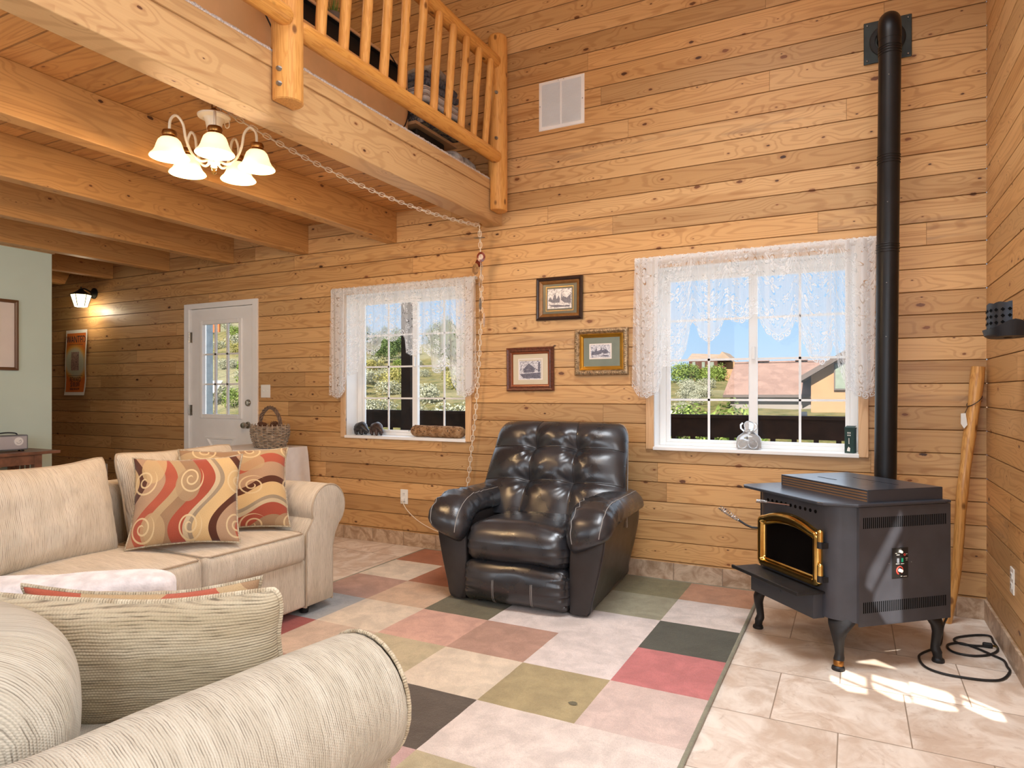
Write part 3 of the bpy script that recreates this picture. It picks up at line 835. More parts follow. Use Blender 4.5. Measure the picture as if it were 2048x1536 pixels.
# ------------------------------------------------------------------ windows
def window(n, op):
    x0, x1, z0, z1 = op; root = bpy.data.objects.new('window_%d' % n, None); COL.objects.link(root); struct(root)
    Y0, Y1 = YW, YW+0.14
    mb = MB()
    mb.box(x0-0.012, x0, Y0-0.002, Y1+0.06, z0, z1+0.012); mb.box(x1, x1+0.012, Y0-0.002, Y1+0.06, z0, z1+0.012); mb.box(x0, x1, Y0-0.002, Y1+0.06, z1, z1+0.012)
    mb.build('reveal', M['drywall'], root, smooth=False)
    mb = MB(); mb.box(x0-0.004, x1+0.004, Y0-0.022, Y1+0.06, z0-0.022, z0); mb.build('window_sill', M['white_paint'], root, smooth=False, bevel=0.003)
    # vinyl unit
    mb = MB(); fw = 0.042; ya, yb = Y1, Y1+0.06
    mb.box(x0, x0+fw, ya, yb, z0, z1); mb.box(x1-fw, x1, ya, yb, z0, z1); mb.box(x0+fw, x1-fw, ya, yb, z1-0.045, z1); mb.box(x0+fw, x1-fw, ya, yb, z0, z0+0.022)
    mb.build('window_frame', M['vinyl'], root, smooth=False, bevel=0.003)
    xm = (x0+x1)/2
    for s, (a, b, dy) in enumerate(((x0+fw, xm+0.028, 0.012), (xm-0.028, x1-fw, 0.034))):
        st = 0.026; yy = ya + dy
        mb = MB(); za, zb = z0+0.022, z1-0.045
        wl = 0.05 if s == 1 else st; wr = 0.05 if s == 0 else st
        mb.box(a, a+wl, yy, yy+0.02, za, zb); mb.box(b-wr, b, yy, yy+0.02, za, zb); mb.box(a+wl, b-wr, yy, yy+0.02, zb-st, zb); mb.box(a+wl, b-wr, yy, yy+0.02, za, za+st*0.8)
        sash = mb.build('sash', M['vinyl'], root, smooth=False, bevel=0.002)
        ga, gb, gz0, gz1 = a+wl, b-wr, za+st*0.8, zb-st
        mb = MB(); cx = (ga+gb)/2; mb.box(cx-0.007, cx+0.007, yy+0.006, yy+0.014, gz0, gz1)
        for k in (1, 2, 3):
            z = gz0 + (gz1-gz0)*k/4; mb.box(ga, gb, yy+0.006, yy+0.014, z-0.007, z+0.007)
        mb.build('muntin', M['vinyl'], sash, smooth=False)
        mb = MB(); mb.add([(ga, yy+0.016, gz0), (gb, yy+0.016, gz0), (gb, yy+0.016, gz1), (ga, yy+0.016, gz1)], [(0,1,2,3)])
        mb.build('glass', M['glass'], sash, smooth=False)
    mb = MB(); mb.box(xm-0.004, xm+0.016, ya-0.012, ya+0.006, 1.42, 1.50); mb.build('latch', M['vinyl'], root, smooth=False, bevel=0.003)
    mb = MB()
    for (a, b) in ((x0-0.052, x0), (x1, x1+0.052)):
        mb.box(a, b, Y0-0.016, Y0+0.004, z0-0.018, z1+0.05)
    mb.box(x0, x1, Y0-0.016, Y0+0.004, z1, z1+0.05)
    mb.build('pine_casing', M['pine_trim'], root, smooth=False, bevel=0.003)
window(1, W1); window(2, W2)

# ------------------------------------------------------------------ door
def door():
    root = bpy.data.objects.new('door_1', None); COL.objects.link(root); struct(root)
    x0, x1, _, z1 = D1
    mb = MB(); w = 0.055
    mb.box(x0-0.012, x0+w, YW-0.014, YW+0.14, 0, z1+0.005); mb.box(x1-w, x1+0.012, YW-0.014, YW+0.14, 0, z1+0.005); mb.box(x0+w, x1-w, YW-0.014, YW+0.14, z1-0.045, z1+0.005)
    mb.build('door_frame', M['white_paint'], root, smooth=False, bevel=0.003)
    a, b, t = x0+w+0.004, x1-w-0.004, z1-0.049
    gx0, gx1, gz0, gz1 = -5.545, -4.995, 0.975, 1.885
    ys, ye = YW+0.004, YW+0.048
    mb = MB()
    mb.box(a, gx0, ys, ye, 0.01, t); mb.box(gx1, b, ys, ye, 0.01, t); mb.box(gx0, gx1, ys, ye, 0.01, gz0); mb.box(gx0, gx1, ys, ye, gz1, t)
    slab = mb.build('door_slab', M['door_paint'], root, smooth=False)
    mb = MB(); m = 0.03
    mb.box(gx0-0.01, gx0+m, ys-0.012, ys+0.03, gz0-0.01, gz1+0.01); mb.box(gx1-m, gx1+0.01, ys-0.012, ys+0.03, gz0-0.01, gz1+0.01)
    mb.box(gx0+m, gx1-m, ys-0.012, ys+0.03, gz1-m, gz1+0.01); mb.box(gx0+m, gx1-m, ys-0.012, ys+0.03, gz0-0.01, gz0+m)
    lite = mb.build('lite_frame', M['door_paint'], slab, smooth=False, bevel=0.006)
    mb = MB()
    for k in (1, 2):
        x = gx0+m + (gx1-gx0-2*m)*k/3; mb.box(x-0.012, x+0.012, ys+0.004, ys+0.02, gz0+m, gz1-m)
        z = gz0+m + (gz1-gz0-2*m)*k/3; mb.box(gx0+m, gx1-m, ys+0.004, ys+0.02, z-0.008, z+0.008)
    mb.build('muntin', M['vinyl'], slab, smooth=False)
    mb = MB(); mb.add([(gx0+m, ys+0.026, gz0+m), (gx1-m, ys+0.026, gz0+m), (gx1-m, ys+0.026, gz1-m), (gx0+m, ys+0.026, gz1-m)], [(0,1,2,3)]); mb.build('glass', M['glass'], slab, smooth=False)
    # crossbuck raised panels
    px0, px1, pz0, pz1 = -5.60, -4.94, 0.16, 0.79; cx, cz = (px0+px1)/2, (pz0+pz1)/2; q = 0.07
    tri = [[(px0+q*1.6, pz1), (px1-q*1.6, pz1), (cx, cz+q)], [(px0+q*1.6, pz0), (cx, cz-q), (px1-q*1.6, pz0)], [(px0, pz0+q*1.3), (cx-q, cz), (px0, pz1-q*1.3)], [(px1, pz0+q*1.3), (px1, pz1-q*1.3), (cx+q, cz)]]
    mb = MB()
    for p in tri:
        c = (sum(v[0] for v in p)/3, sum(v[1] for v in p)/3)
        rings = []
        for k, d in ((1.0, 0.002), (0.93, -0.015), (0.82, -0.015), (0.72, -0.002), (0.02, -0.003)):
            rings.append([(c[0]+(v[0]-c[0])*k, ys+d, c[1]+(v[1]-c[1])*k) for v in p])
        mb.loft(rings, caps=False)
    mb.build('raised_panel', M['door_paint'], slab, smooth=False)
    Ry = Matrix.Rotation(pi/2, 3, 'X')
    mb = MB(); mb.lathe([(0.0,0),(0.031,0),(0.031,0.008),(0.012,0.012),(0.012,0.035),(0.026,0.042),(0.029,0.058),(0.024,0.07),(0.0,0.073)], 24, (-4.905, ys, 0.912), R=Ry); mb.build('door_knob', M['nickel'], slab)
    mb = MB(); mb.lathe([(0.0,0),(0.032,0),(0.032,0.008),(0.026,0.016),(0.0,0.017)], 24, (-4.905, ys, 1.115), R=Ry); mb.box(-4.908, -4.902, ys-0.028, ys-0.014, 1.10, 1.13); mb.build('deadbolt', M['nickel'], slab)
    for z in (0.25, 1.04, 1.74):
        mb = MB(); mb.cyl((a-0.004, ys-0.012, z-0.05), (a-0.004, ys-0.012, z+0.05), 0.008, n=10); mb.box(a-0.03, a+0.03, ys-0.006, ys+0.0, z-0.05, z+0.05); mb.build('hinge', M['nickel'], slab, smooth=True)
door()

# ------------------------------------------------------------------ loft railing
rail = thing('log_railing', 'peeled log railing with round posts along the loft edge', 'railing', (-2.24, 4.154, 2.5))
def L(p): return V(p) - V((-2.24, 4.154, 2.5))
def post(y, zt):
    mb = MB(); rings = []; n = 28
    zs = [2.495, 2.50, 2.60, 2.715, 2.735, 2.9, 3.2, 3.5, zt-0.02, zt-0.006, zt]
    for i, z in enumerate(zs):
        rr = 0.069*(1 + 0.02*nz(z*3, y))
        if i == 0: rr -= 0.006
        if i >= len(zs)-2: rr -= 0.006*(i-len(zs)+3)
        ring = []
        for j in range(n):
            x = rr*cos(2*pi*j/n); yy = rr*sin(2*pi*j/n)
            if z < 2.72: x = max(x, -0.026)
            ring.append(L((-2.24+x, y+yy, z)))
        rings.append(ring)
    mb.loft(rings)
    p = mb.build('post', M['log_z'], rail)
    for z in (2.555, 2.62) if y < 3 else (2.99, 3.31):
        b = MB(); x = -2.24+0.02 if y < 3 else -2.215
        b.cyl(L((x, y-0.062, z)), L((x, y-0.078, z)), 0.013, 0.009, 6); b.build('bolt', M['bolt'], p)
post(4.154, 3.735); post(2.18, 3.735); post(0.20, 3.735)
def logtube(p0, p1, r, name, mat, n=16, seg=14, seed=0):
    mb = MB(); pts = []; rs = []
    p0, p1 = V(p0), V(p1)
    for i in range(seg+1):
        t = i/seg; p = p0.lerp(p1, t) + V((0.006*nz(t*3, seed), 0, 0.006*nz(t*3, seed+5)))
        pts.append(p); rs.append(r*(1+0.05*nz(t*6, seed+9)) * (0.78 if i in (0, seg) else 1))
    pts.insert(1, p0.lerp(p1, 0.012)); rs.insert(1, r*0.98); pts.insert(-1, p0.lerp(p1, 0.988)); rs.insert(-1, r*0.98)
    mb.tube(pts, rs, n)
    return mb.build(name, mat, rail)
logtube(L((-2.225, 2.22, 2.845)), L((-2.225, 4.12, 2.862)), 0.045, 'rail', M['log_y'], seed=1)
logtube(L((-2.235, 2.22, 3.52)), L((-2.235, 4.12, 3.53)), 0.05, 'rail', M['log_y'], seed=2)
logtube(L((-2.215, 0.25, 2.85)), L((-2.195, 2.14, 2.85)), 0.045, 'rail', M['log_y'], seed=3)
logtube(L((-2.235, 0.25, 3.52)), L((-2.235, 2.14, 3.52)), 0.05, 'rail', M['log_y'], seed=4)
for i in range(11):
    y = 2.377 + i*0.1576
    logtube(L((-2.235, y, 2.85)), L((-2.185, y, 3.475+0.01*nz(i*3.3))), 0.0275 - 0.0004*i, 'baluster', M['log_z'], 12, 10, seed=20+i)
for i in range(10):
    logtube(L((-2.235, 0.40+i*0.165, 2.85)), L((-2.185, 0.40+i*0.165, 3.475)), 0.027, 'baluster', M['log_z'], 10, 6, seed=50+i)
# ------------------------------------------------------------------ rug
def rug():
    cols = {'rust': C(166,106,74), 'cream': C(214,198,176), 'taupe': C(176,140,122), 'grey': C(166,166,164), 'redd': C(160,84,76), 'tan': C(200,170,142),
            'olive': C(132,124,92), 'sage': C(158,152,126), 'salmon': C(204,162,144), 'beige': C(200,176,154), 'dolive': C(104,98,76), 'mauve': C(190,158,152),
            'lilac': C(216,204,198), 'terra': C(184,138,108), 'pale': C(216,202,192), 'green': C(82,82,72), 'pink': C(192,118,116), 'pinkb': C(206,184,174),
            'khaki': C(166,150,112), 'char': C(92,82,72), 'ybeige': C(184,170,138), 'edge': C(140,138,118)}
    keys = list(cols); mats = [rugcol('rug_'+k, c) for k, c in cols.items()]
    G = [['terra','olive','olive','rust','tan','rust'],
         ['pale','sage','dolive','tan','rust','cream'],
         ['green','lilac','lilac','dolive','tan','taupe'],
         ['pink','lilac','taupe','salmon','cream','grey'],
         ['pinkb','khaki','cream','ybeige','beige','redd'],
         ['pale','pale','char','beige','taupe','sage'],
         ['lilac','ybeige','mauve','cream','rust','pale'],
         ['sage','pinkb','tan','pink','olive','cream']]
    ys = [4.225, 3.859, 3.454, 3.048, 2.643, 2.238, 1.833, 1.43, 1.10]
    mb = MB(); x0 = -0.49; P = 0.404; H = 0.017
    for r in range(8):
        for c in range(6):
            xa, xb = x0-P*(c+1), x0-P*c; ya, yb = ys[r+1], ys[r]
            n = 6
            def fn(u, v, xa=xa, xb=xb, ya=ya, yb=yb):
                e = 0.003
                x = lerp(xa, xb, u); y = lerp(ya, yb, v)
                dx = min(u, 1-u); dz = 0.0008*nz(x*40, y*40) - (0.0022 if (u in (0, 1) or v in (0, 1)) else 0)
                if u in (0, 1) and abs(x-x0) > 0.01 : x += 0.0025*nz(y*70, x*9)
                if v in (0, 1): y += 0.0025*nz(x*70, y*9)
                return (x, y, H + dz)
            mb.grid(fn, n, n, keys.index(G[r][c]))
    e = keys.index('edge')
    pts = [(x0, ys[-1], 0.009), (x0, ys[0], 0.009), (x0-6*P, ys[0], 0.009), (x0-6*P, ys[-1], 0.009)]
    for i in range(4): mb.tube([pts[i], pts[(i+1) % 4]], 0.0088, 8, m=e)
    # stain spots
    mb.add([(-0.953+0.018*cos(a*0.63)*(1+0.2*sin(a*3)), 2.375+0.016*sin(a*0.63), H+0.0016) for a in range(10)], [tuple(range(10))], keys.index('dolive'))
    o = mb.build('area_rug', mats, smooth=True)
    return tag(o, 'large area rug of multicoloured squares on the tile floor', 'rug')
rug()

# ------------------------------------------------------------------ soft shapes
def pillow_mb(w, h, t, nu=44, nv=44, seed=0, pinch=0.05, wr=1.0, sag=0.0, pw=0.5, uvsw=False, ear=0.0):
    """cushion in x (width), y (0..h), z thickness; returns (mb, rim points)"""
    mb = MB()
    def edge(u, v):
        x = w/2*u*(1 - pinch*(1-v*v)*abs(u)); y = h/2*v*(1 - pinch*(1-u*u)*abs(v))
        k = (abs(u)*abs(v))**6
        x *= 1+ear*k; y *= 1+ear*k
        y += -sag*h*(1-u*u)*max(0, v)
        x += 0.012*w*nz(v*1.7, seed*3.1); y += 0.012*h*nz(u*1.7, seed*5.7)
        return x, y + h/2
    rng = lambda q: sin(q*pi/2) if False else (q if abs(q) < 0.7 else (0.7 + (abs(q)-0.7)**1.0)*(1 if q > 0 else -1))
    for sg in (1, -1):
        def fn(a, b, sg=sg):
            u, v = 2*a-1, 2*b-1
            u = math.copysign(1-(1-abs(u))**1.4, u); v = math.copysign(1-(1-abs(v))**1.4, v)
            x, y = edge(u, v)
            q = max(0.0, (1-abs(u)**2.6)*(1-abs(v)**2.6))
            z = sg*t/2*q**pw
            z += wr*0.05*t*q**0.5*(nz(x*7, y*7, seed+sg)+0.7*nz(x*15+9, y*15, seed*2+sg))
            rad = max(abs(u), abs(v))
            z += wr*0.03*t*(rad**3)*nz(atan2(v, u)*4.5, seed, sg)*q**0.3
            return (x, y, z)
        def uvf(a, b, sg=sg):
            u, v = 2*a-1, 2*b-1
            u = math.copysign(1-(1-abs(u))**1.4, u); v = math.copysign(1-(1-abs(v))**1.4, v)
            return edge(u, v) if not uvsw else edge(u, v)[::-1]
        mb.grid(fn, nu, nv, 0, uvf, flip=(sg < 0))
    rim = []
    N = 40
    for i in range(N): rim.append(edge(-1+2*i/N, -1))
    for i in range(N): rim.append(edge(1, -1+2*i/N))
    for i in range(N): rim.append(edge(1-2*i/N, 1))
    for i in range(N): rim.append(edge(-1, 1-2*i/N))
    return mb, [V((x, y, 0)) for x, y in rim]
def place_base(bl, br, lean=0.0):
    """frame with x from bl to br, y up leaning back by angle, z = front normal"""
    bl, br = V(bl), V(br); ex = (br-bl).normalized(); up = V((0,0,1)); n = ex.cross(up).normalized()
    up2 = (up - ex*up.dot(ex)).normalized()
    ey = (up2*cos(lean) - n*sin(lean)).normalized(); ez = ex.cross(ey).normalized()
    return basis(ex, ey, ez, (bl+br)/2)
def cushion(name, bl, br, h, t, lean, mat, parent=None, pipe=None, seed=0, pr=0.006, width=None, off=0.0, Minv=None, psw=False, **kw):
    Mx = place_base(bl, br, lean)
    w = width or (V(br)-V(bl)).length
    mb, rim = pillow_mb(w, h, t, seed=seed, uvsw=psw, **kw)
    T = Mx @ Matrix.Translation((0, 0, off))
    if Minv is not None: T = Minv @ T
    if parent is None:
        o = mb.build(name, mat, weld=True); o.matrix_world = T
    else:
        mb.v = [T @ p for p in mb.v]; o = mb.build(name, mat, parent, weld=True)
    if pipe:
        p = MB(); p.tube(rim if parent is None else [T @ q for q in rim], pr, 8, True)
        p.build('piping', pipe, o)
    return o

def arm_profile(inner, cx, cz, r, outw, zb, n=22):
    """outline in (x,z) of a rolled arm, starting at the inside bottom, going over the roll to the outside bottom"""
    pts = [(inner, zb), (inner, zb+0.1), (inner, cz-0.22), (inner+0.0, cz-0.12)]
    a0, a1 = pi*1.12, -pi*0.30
    for i in range(n+1):
        a = a0 + (a1-a0)*i/n
        pts.append((cx + r*cos(a), cz + r*sin(a)))
    ex, ez = pts[-1]
    pts += [(lerp(ex, outw, 0.6), ez-0.05), (outw, ez-0.12), (outw, cz-0.34), (outw, zb)]
    return pts
def arm(parent, sgn, xin, cx, cz, r, outw, y0, y1, zb, mat, pipe, prad=0.006):
    prof = arm_profile(0.0, cx, cz, r, outw, zb)
    P = [(xin + sgn*x, z) for x, z in prof]
    ctr = (sum(p[0] for p in P)/len(P), sum(p[1] for p in P)/len(P))
    Ls = [0]
    for i in range(1, len(P)): Ls.append(Ls[-1] + math.hypot(P[i][0]-P[i-1][0], P[i][1]-P[i-1][1]))
    mb = MB(); rings = []; uvs = []
    ys = [y0+0.004, y0+0.012, y0+0.03] + [lerp(y0+0.05, y1-0.03, i/24) for i in range(25)] + [y1-0.01, y1]
    for i, y in enumerate(ys):
        k = 1.0
        if i == 0: k = 0.975
        elif i == 1: k = 0.992
        elif i == len(ys)-1: k = 0.97
        sg = 1 + 0.012*nz(y*4, 3*sgn)
        rings.append([(ctr[0]+(x-ctr[0])*k*sg, y, zb + (z-zb)*(k if z > zb+0.05 else 1)*sg) for x, z in P]); uvs += [(y, l) for l in Ls]
    mb.loft(rings, 0, False, False, uvs)
    a = mb.build('arm', mat, parent)
    # front panel, slightly domed
    mb = MB(); rg = []; uv = []
    for k, d in ((0.985, 0.006), (0.96, -0.002), (0.7, -0.010), (0.3, -0.012), (0.01, -0.012)):
        rr = [(ctr[0]+(x-ctr[0])*k, y0+d, ctr[1]+(z-ctr[1])*k) for x, z in P]
        rg.append(rr); uv += [(p[0], p[2]) for p in rr]
    mb.loft(rg, 0, True, False, uv)
    mb.build('arm_front', mat, a)
    mb = MB(); mb.tube([(ctr[0]+(x-ctr[0])*0.99, y0+0.002, ctr[1]+(z-ctr[1])*0.99) for x, z in P], prad, 8)
    mb.build('piping', pipe, a)
    return a

# ------------------------------------------------------------------ sofa along the left
SOFA = (-2.59, 0.0, 0.017)
sofa = thing('sofa', 'beige ribbed sofa with rolled arms facing the recliner, throw pillows on it', 'sofa', SOFA, pi/2)
SM = Matrix.Translation(SOFA) @ Matrix.Rotation(pi/2, 4, 'Z'); SMi = SM.inverted()
def puff(hh, yb=0.0):
    def f(p, q):
        k = (1-q.x*q.x)*(1-q.y*q.y)
        p = p.copy(); p.z += hh*k*max(0, q.z)
        p.y -= yb*(1-q.x**4)*(1-q.z*q.z)*max(0, -q.y)
        p.z += 0.004*nz(p.x*6, p.y*6, 3)*max(0, q.z)
        return p
    return f
mb = MB(); mb.rbox(0.62, 2.66, 0.008, 0.80, 0.045, 0.30, 0.015, 10); mb.build('base', M['sofa'], sofa)
for i, (a, b) in enumerate(((0.78, 1.40), (1.402, 2.02), (2.022, 2.645))):
    mb = MB(); mb.rbox(a, b, -0.012, 0.66, 0.292, 0.452, 0.032, 14, puff(0.028, 0.02)); sc = mb.build('seat_cushion', M['sofa'], sofa, weld=True)
    p = MB(); e = 0.006
    p.tube([(a+0.02, 0.6, 0.452), (a+0.012, 0.02, 0.448), (a+0.03, -0.008, 0.449), (b-0.03, -0.008, 0.449), (b-0.012, 0.02, 0.448), (b-0.02, 0.6, 0.452)], 0.004, 6)
    p.build('piping', M['sofa_pipe'], sc)
mb = MB(); mb.rbox(0.52, 2.90, 0.66, 0.90, 0.045, 0.74, 0.07, 12); mb.build('back_frame', M['sofa'], sofa)
arm(sofa, 1, 2.655, 0.172, 0.558, 0.128, 0.20, 0.0, 0.86, 0.04, M['sofa'], M['sofa_pipe'], 0.005)
arm(sofa, -1, 0.77, 0.172, 0.558, 0.128, 0.20, 0.0, 0.86, 0.04, M['sofa'], M['sofa_pipe'], 0.005)
for (x, y) in ((0.7, 0.06), (2.7, 0.06), (0.7, 0.8), (2.7, 0.8)):
    mb = MB(); mb.cyl((x, y, -0.017 if y > 0.5 else 0.0), (x, y, 0.05), 0.022, 0.028, 12); mb.build('leg', M['black'], sofa)
# loose back cushions (world points -> local)
cushion('back_cushion', (-3.06, 1.29, 0.46), (-3.06, 1.93, 0.46), 0.46, 0.24, radians(15), M['sofa'], sofa, M['sofa_pipe'], 3, 0.006, 0.655, Minv=SMi, sag=0.05, pinch=0.03, ear=-0.04)
cushion('back_cushion', (-3.10, 2.03, 0.46), (-3.10, 2.70, 0.46), 0.475, 0.20, radians(17), M['sofa'], sofa, M['sofa_pipe'], 5, 0.006, 0.70, Minv=SMi, pinch=0.02, sag=0.03, ear=-0.05)
cushion('back_cushion', (-3.08, 0.75, 0.47), (-3.08, 1.32, 0.47), 0.46, 0.22, radians(15), M['sofa'], sofa, M['sofa_pipe'], 7, 0.006, 0.60, Minv=SMi, pinch=0.03)
o = cushion('throw_pillow', (-2.93, 1.90, 0.495), (-2.61, 2.22, 0.50), 0.43, 0.15, radians(24), M['swirl_a'], None, M['near_pipe'], 11, 0.005, 0.475, pinch=0.07, wr=1.3, ear=0.03)
tag(o, 'square swirl-patterned throw pillow with vertical waves, front one on the sofa', 'pillow')
o = cushion('throw_pillow', (-2.99, 2.20, 0.505), (-2.68, 2.61, 0.50), 0.43, 0.14, radians(22), M['swirl_b'], None, M['near_pipe'], 13, 0.005, 0.53, pinch=0.05, wr=1.2, ear=0.03)
tag(o, 'swirl-patterned throw pillow with horizontal waves leaning by the sofa arm', 'pillow')

# ------------------------------------------------------------------ near loveseat
rzl = radians(173); NL = (-1.04, 1.22, 0.017)
near = thing('loveseat', 'beige ribbed loveseat in the foreground, seen from behind its rolled arm', 'sofa', NL, rzl)
NM = Matrix.Translation(NL) @ Matrix.Rotation(rzl, 4, 'Z'); NMi = NM.inverted()
# local: +x = world left, +y = world towards viewer, front at y=0
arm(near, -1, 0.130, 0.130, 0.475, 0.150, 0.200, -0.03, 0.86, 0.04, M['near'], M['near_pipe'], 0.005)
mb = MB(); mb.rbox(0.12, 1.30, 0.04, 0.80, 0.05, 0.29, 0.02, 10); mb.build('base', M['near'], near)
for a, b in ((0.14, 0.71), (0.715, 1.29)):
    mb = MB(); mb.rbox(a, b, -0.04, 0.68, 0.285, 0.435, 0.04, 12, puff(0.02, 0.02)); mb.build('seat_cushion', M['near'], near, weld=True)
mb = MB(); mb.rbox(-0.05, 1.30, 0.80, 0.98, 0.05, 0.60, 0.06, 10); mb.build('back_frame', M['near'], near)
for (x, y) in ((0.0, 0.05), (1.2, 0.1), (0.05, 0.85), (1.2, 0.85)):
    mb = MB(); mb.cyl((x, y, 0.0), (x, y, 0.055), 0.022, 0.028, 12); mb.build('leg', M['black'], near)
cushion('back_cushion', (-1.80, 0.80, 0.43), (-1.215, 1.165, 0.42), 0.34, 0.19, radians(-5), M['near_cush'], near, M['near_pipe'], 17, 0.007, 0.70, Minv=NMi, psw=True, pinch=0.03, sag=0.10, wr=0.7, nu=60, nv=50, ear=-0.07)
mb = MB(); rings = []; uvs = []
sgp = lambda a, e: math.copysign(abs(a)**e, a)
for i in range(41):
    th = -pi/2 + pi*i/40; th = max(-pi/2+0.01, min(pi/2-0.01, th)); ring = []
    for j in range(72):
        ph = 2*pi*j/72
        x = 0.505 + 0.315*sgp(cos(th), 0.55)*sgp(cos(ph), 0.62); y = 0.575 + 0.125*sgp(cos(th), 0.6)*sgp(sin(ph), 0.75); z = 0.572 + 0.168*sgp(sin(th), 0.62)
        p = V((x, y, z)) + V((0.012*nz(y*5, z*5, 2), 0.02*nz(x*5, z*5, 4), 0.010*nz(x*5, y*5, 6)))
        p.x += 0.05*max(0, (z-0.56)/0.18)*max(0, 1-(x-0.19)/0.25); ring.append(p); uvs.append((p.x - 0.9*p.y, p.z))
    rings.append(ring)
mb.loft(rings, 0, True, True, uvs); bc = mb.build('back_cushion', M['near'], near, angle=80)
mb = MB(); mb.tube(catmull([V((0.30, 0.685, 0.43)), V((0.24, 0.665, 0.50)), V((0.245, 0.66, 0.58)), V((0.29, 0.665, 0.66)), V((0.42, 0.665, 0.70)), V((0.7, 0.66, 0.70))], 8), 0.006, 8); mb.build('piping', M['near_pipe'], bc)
o = cushion('throw_pillow', (-1.80, 0.925, 0.45), (-1.34, 1.23, 0.45), 0.30, 0.14, radians(-8), M['swirl_c'], None, M['near_pipe'], 23, 0.005, 0.56, pinch=0.10, wr=2.2, sag=0.06)
tag(o, 'rust swirl pillow peeking over the big cushion on the near loveseat', 'pillow')
o = cushion('fleece_pillow', (-2.36, 0.86, 0.445), (-1.84, 1.30, 0.445), 0.245, 0.19, radians(-4), M['fleece'], None, None, 29, 0.005, 0.76, pinch=0.0, wr=3.6, pw=0.34, ear=-0.16, sag=0.04)
tag(o, 'fluffy white fleece cushion lying behind the patterned pillow on the loveseat', 'pillow')

# ------------------------------------------------------------------ recliner
RL = (-1.655, 3.285, 0.017)
rec = thing('recliner', 'dark brown tufted leather recliner against the pine wall', 'armchair', RL, radians(2.2))
def back_surf():
    """tufted backrest : u across, v up; local point"""
    w0, w1 = 0.500, 0.446
    def outline(v):
        if v < 0.80: return lerp(w0, w1, v/0.80)
        k = (v-0.80)/0.20
        return w1 - 0.075*(1-sqrt(max(0, 1-k*k)))
    su = [-0.31, 0.31]; sv = [0.36, 0.70]
    def fr(v):     # front line of the back (y,z) leaning
        return V((0, lerp(0.46, 0.74, v), lerp(0.40, 0.995, v)))
    nrm = V((0, -0.91, 0.42))
    def puffh(u, v):
        # distance to seams
        du = min(abs(u-s) for s in su); dv = min(abs(v-s) for s in sv)
        h = 0.030*(1-exp(-(du/0.09)**1.3)) * 1.0 + 0.034*(1-exp(-(dv/0.06)**1.3))
        # tufts at crossings
        dt = min(sqrt(((u-a)*0.42)**2 + ((v-b)*0.62)**2) for a in su for b in sv)
        h -= 0.026*exp(-(dt/0.06)**2)
        e = max(0.0, 1-abs(u)**3.2)**0.5 * max(0.0, 1-max(0, (v-0.5)*2)**5)**0.5
        # pulled wrinkles towards tufts
        for a in su:
            for b in sv:
                dx, dy = (u-a)*0.42, (v-b)*0.62; d = sqrt(dx*dx+dy*dy)
                h += 0.0028*exp(-((d-0.07)/0.06)**2)*sin(atan2(dy, dx)*9 + 3*nz(a*9, b*9)+2*nz(dx*8, dy*8))
        h += 0.004*nz(u*5, v*7) 
        return h*e + 0.06*e
    return outline, fr, nrm, puffh, su, sv
OUT, FR, NR, PH, SU, SV = back_surf()
mb = MB()
def bfn(a, b):
    u = 2*a-1; u = math.copysign(1-(1-abs(u))**1.25, u); v = 1-(1-b)**1.15
    p = FR(v); p.x = u*OUT(v); return p + NR*PH(u, v)
mb.grid(bfn, 110, 100)
def bfn2(a, b):
    u = 2*a-1; u = math.copysign(1-(1-abs(u))**1.25, u); v = 1-(1-b)**1.15
    p = FR(v); p.x = u*OUT(v)
    e = (1-abs(u)**6)**0.5*(1-max(0, (v-0.5)*2)**8)**0.5
    return p + V((0, 0.17*e, -0.02*e))
mb.grid(bfn2, 40, 40, flip=True)
bk = mb.build('backrest', M['leather'], rec, angle=60, weld=True)
def seam(us, vs, name='seam'):
    mb = MB(); pts = []
    for u, v in zip(us, vs):
        p = FR(v); p.x = u*OUT(v); pts.append(p + NR*(PH(u, v)+0.0015))
    mb.tube(pts, 0.0028, 6); mb.build(name, M['leather_flat'], bk)
for s in SU: seam([s*1.0]*40, [0.02+0.965*i/39 for i in range(40)])
for s in SV: seam([-0.97+1.94*i/60 for i in range(61)], [s]*61)
mb = MB(); pts = []
for i in range(50):
    v = i/49; p = FR(v); p.x = OUT(v)*0.992; pts.append(p + V((0, 0.02, 0)))
mb.tube(pts, 0.003, 6); mb.build('stitching', M['thread'], bk)

def seatfn(p, q):
    p = p.copy()
    k = (1-q.x**4)
    p.z += 0.03*(1-q.x*q.x)*max(0, q.z)*(1-0.3*q.y)
    if q.y < 0: p.y -= 0.045*(1-q.z*q.z)*k*(-q.y)
    # gathered corners
    ex = abs(q.x)**6
    p.z += 0.008*ex*sin(q.z*14)*(1 if q.y < 0 else 0); p.y += 0.008*ex*sin(q.z*17)*(1 if q.y < 0 else 0)
    p += V((0, 0.004*nz(p.x*9, p.z*9), 0.005*nz(p.x*7, p.y*7)))
    return p
mb = MB(); mb.rbox(-0.315, 0.315, -0.04, 0.58, 0.225, 0.445, 0.085, 24, seatfn); mb.build('seat', M['leather'], rec, weld=True)
mb = MB(); mb.rbox(-0.318, 0.318, -0.045, 0.10, 0.018, 0.235, 0.05, 24, seatfn); fo = mb.build('footrest', M['leather'], rec, weld=True)
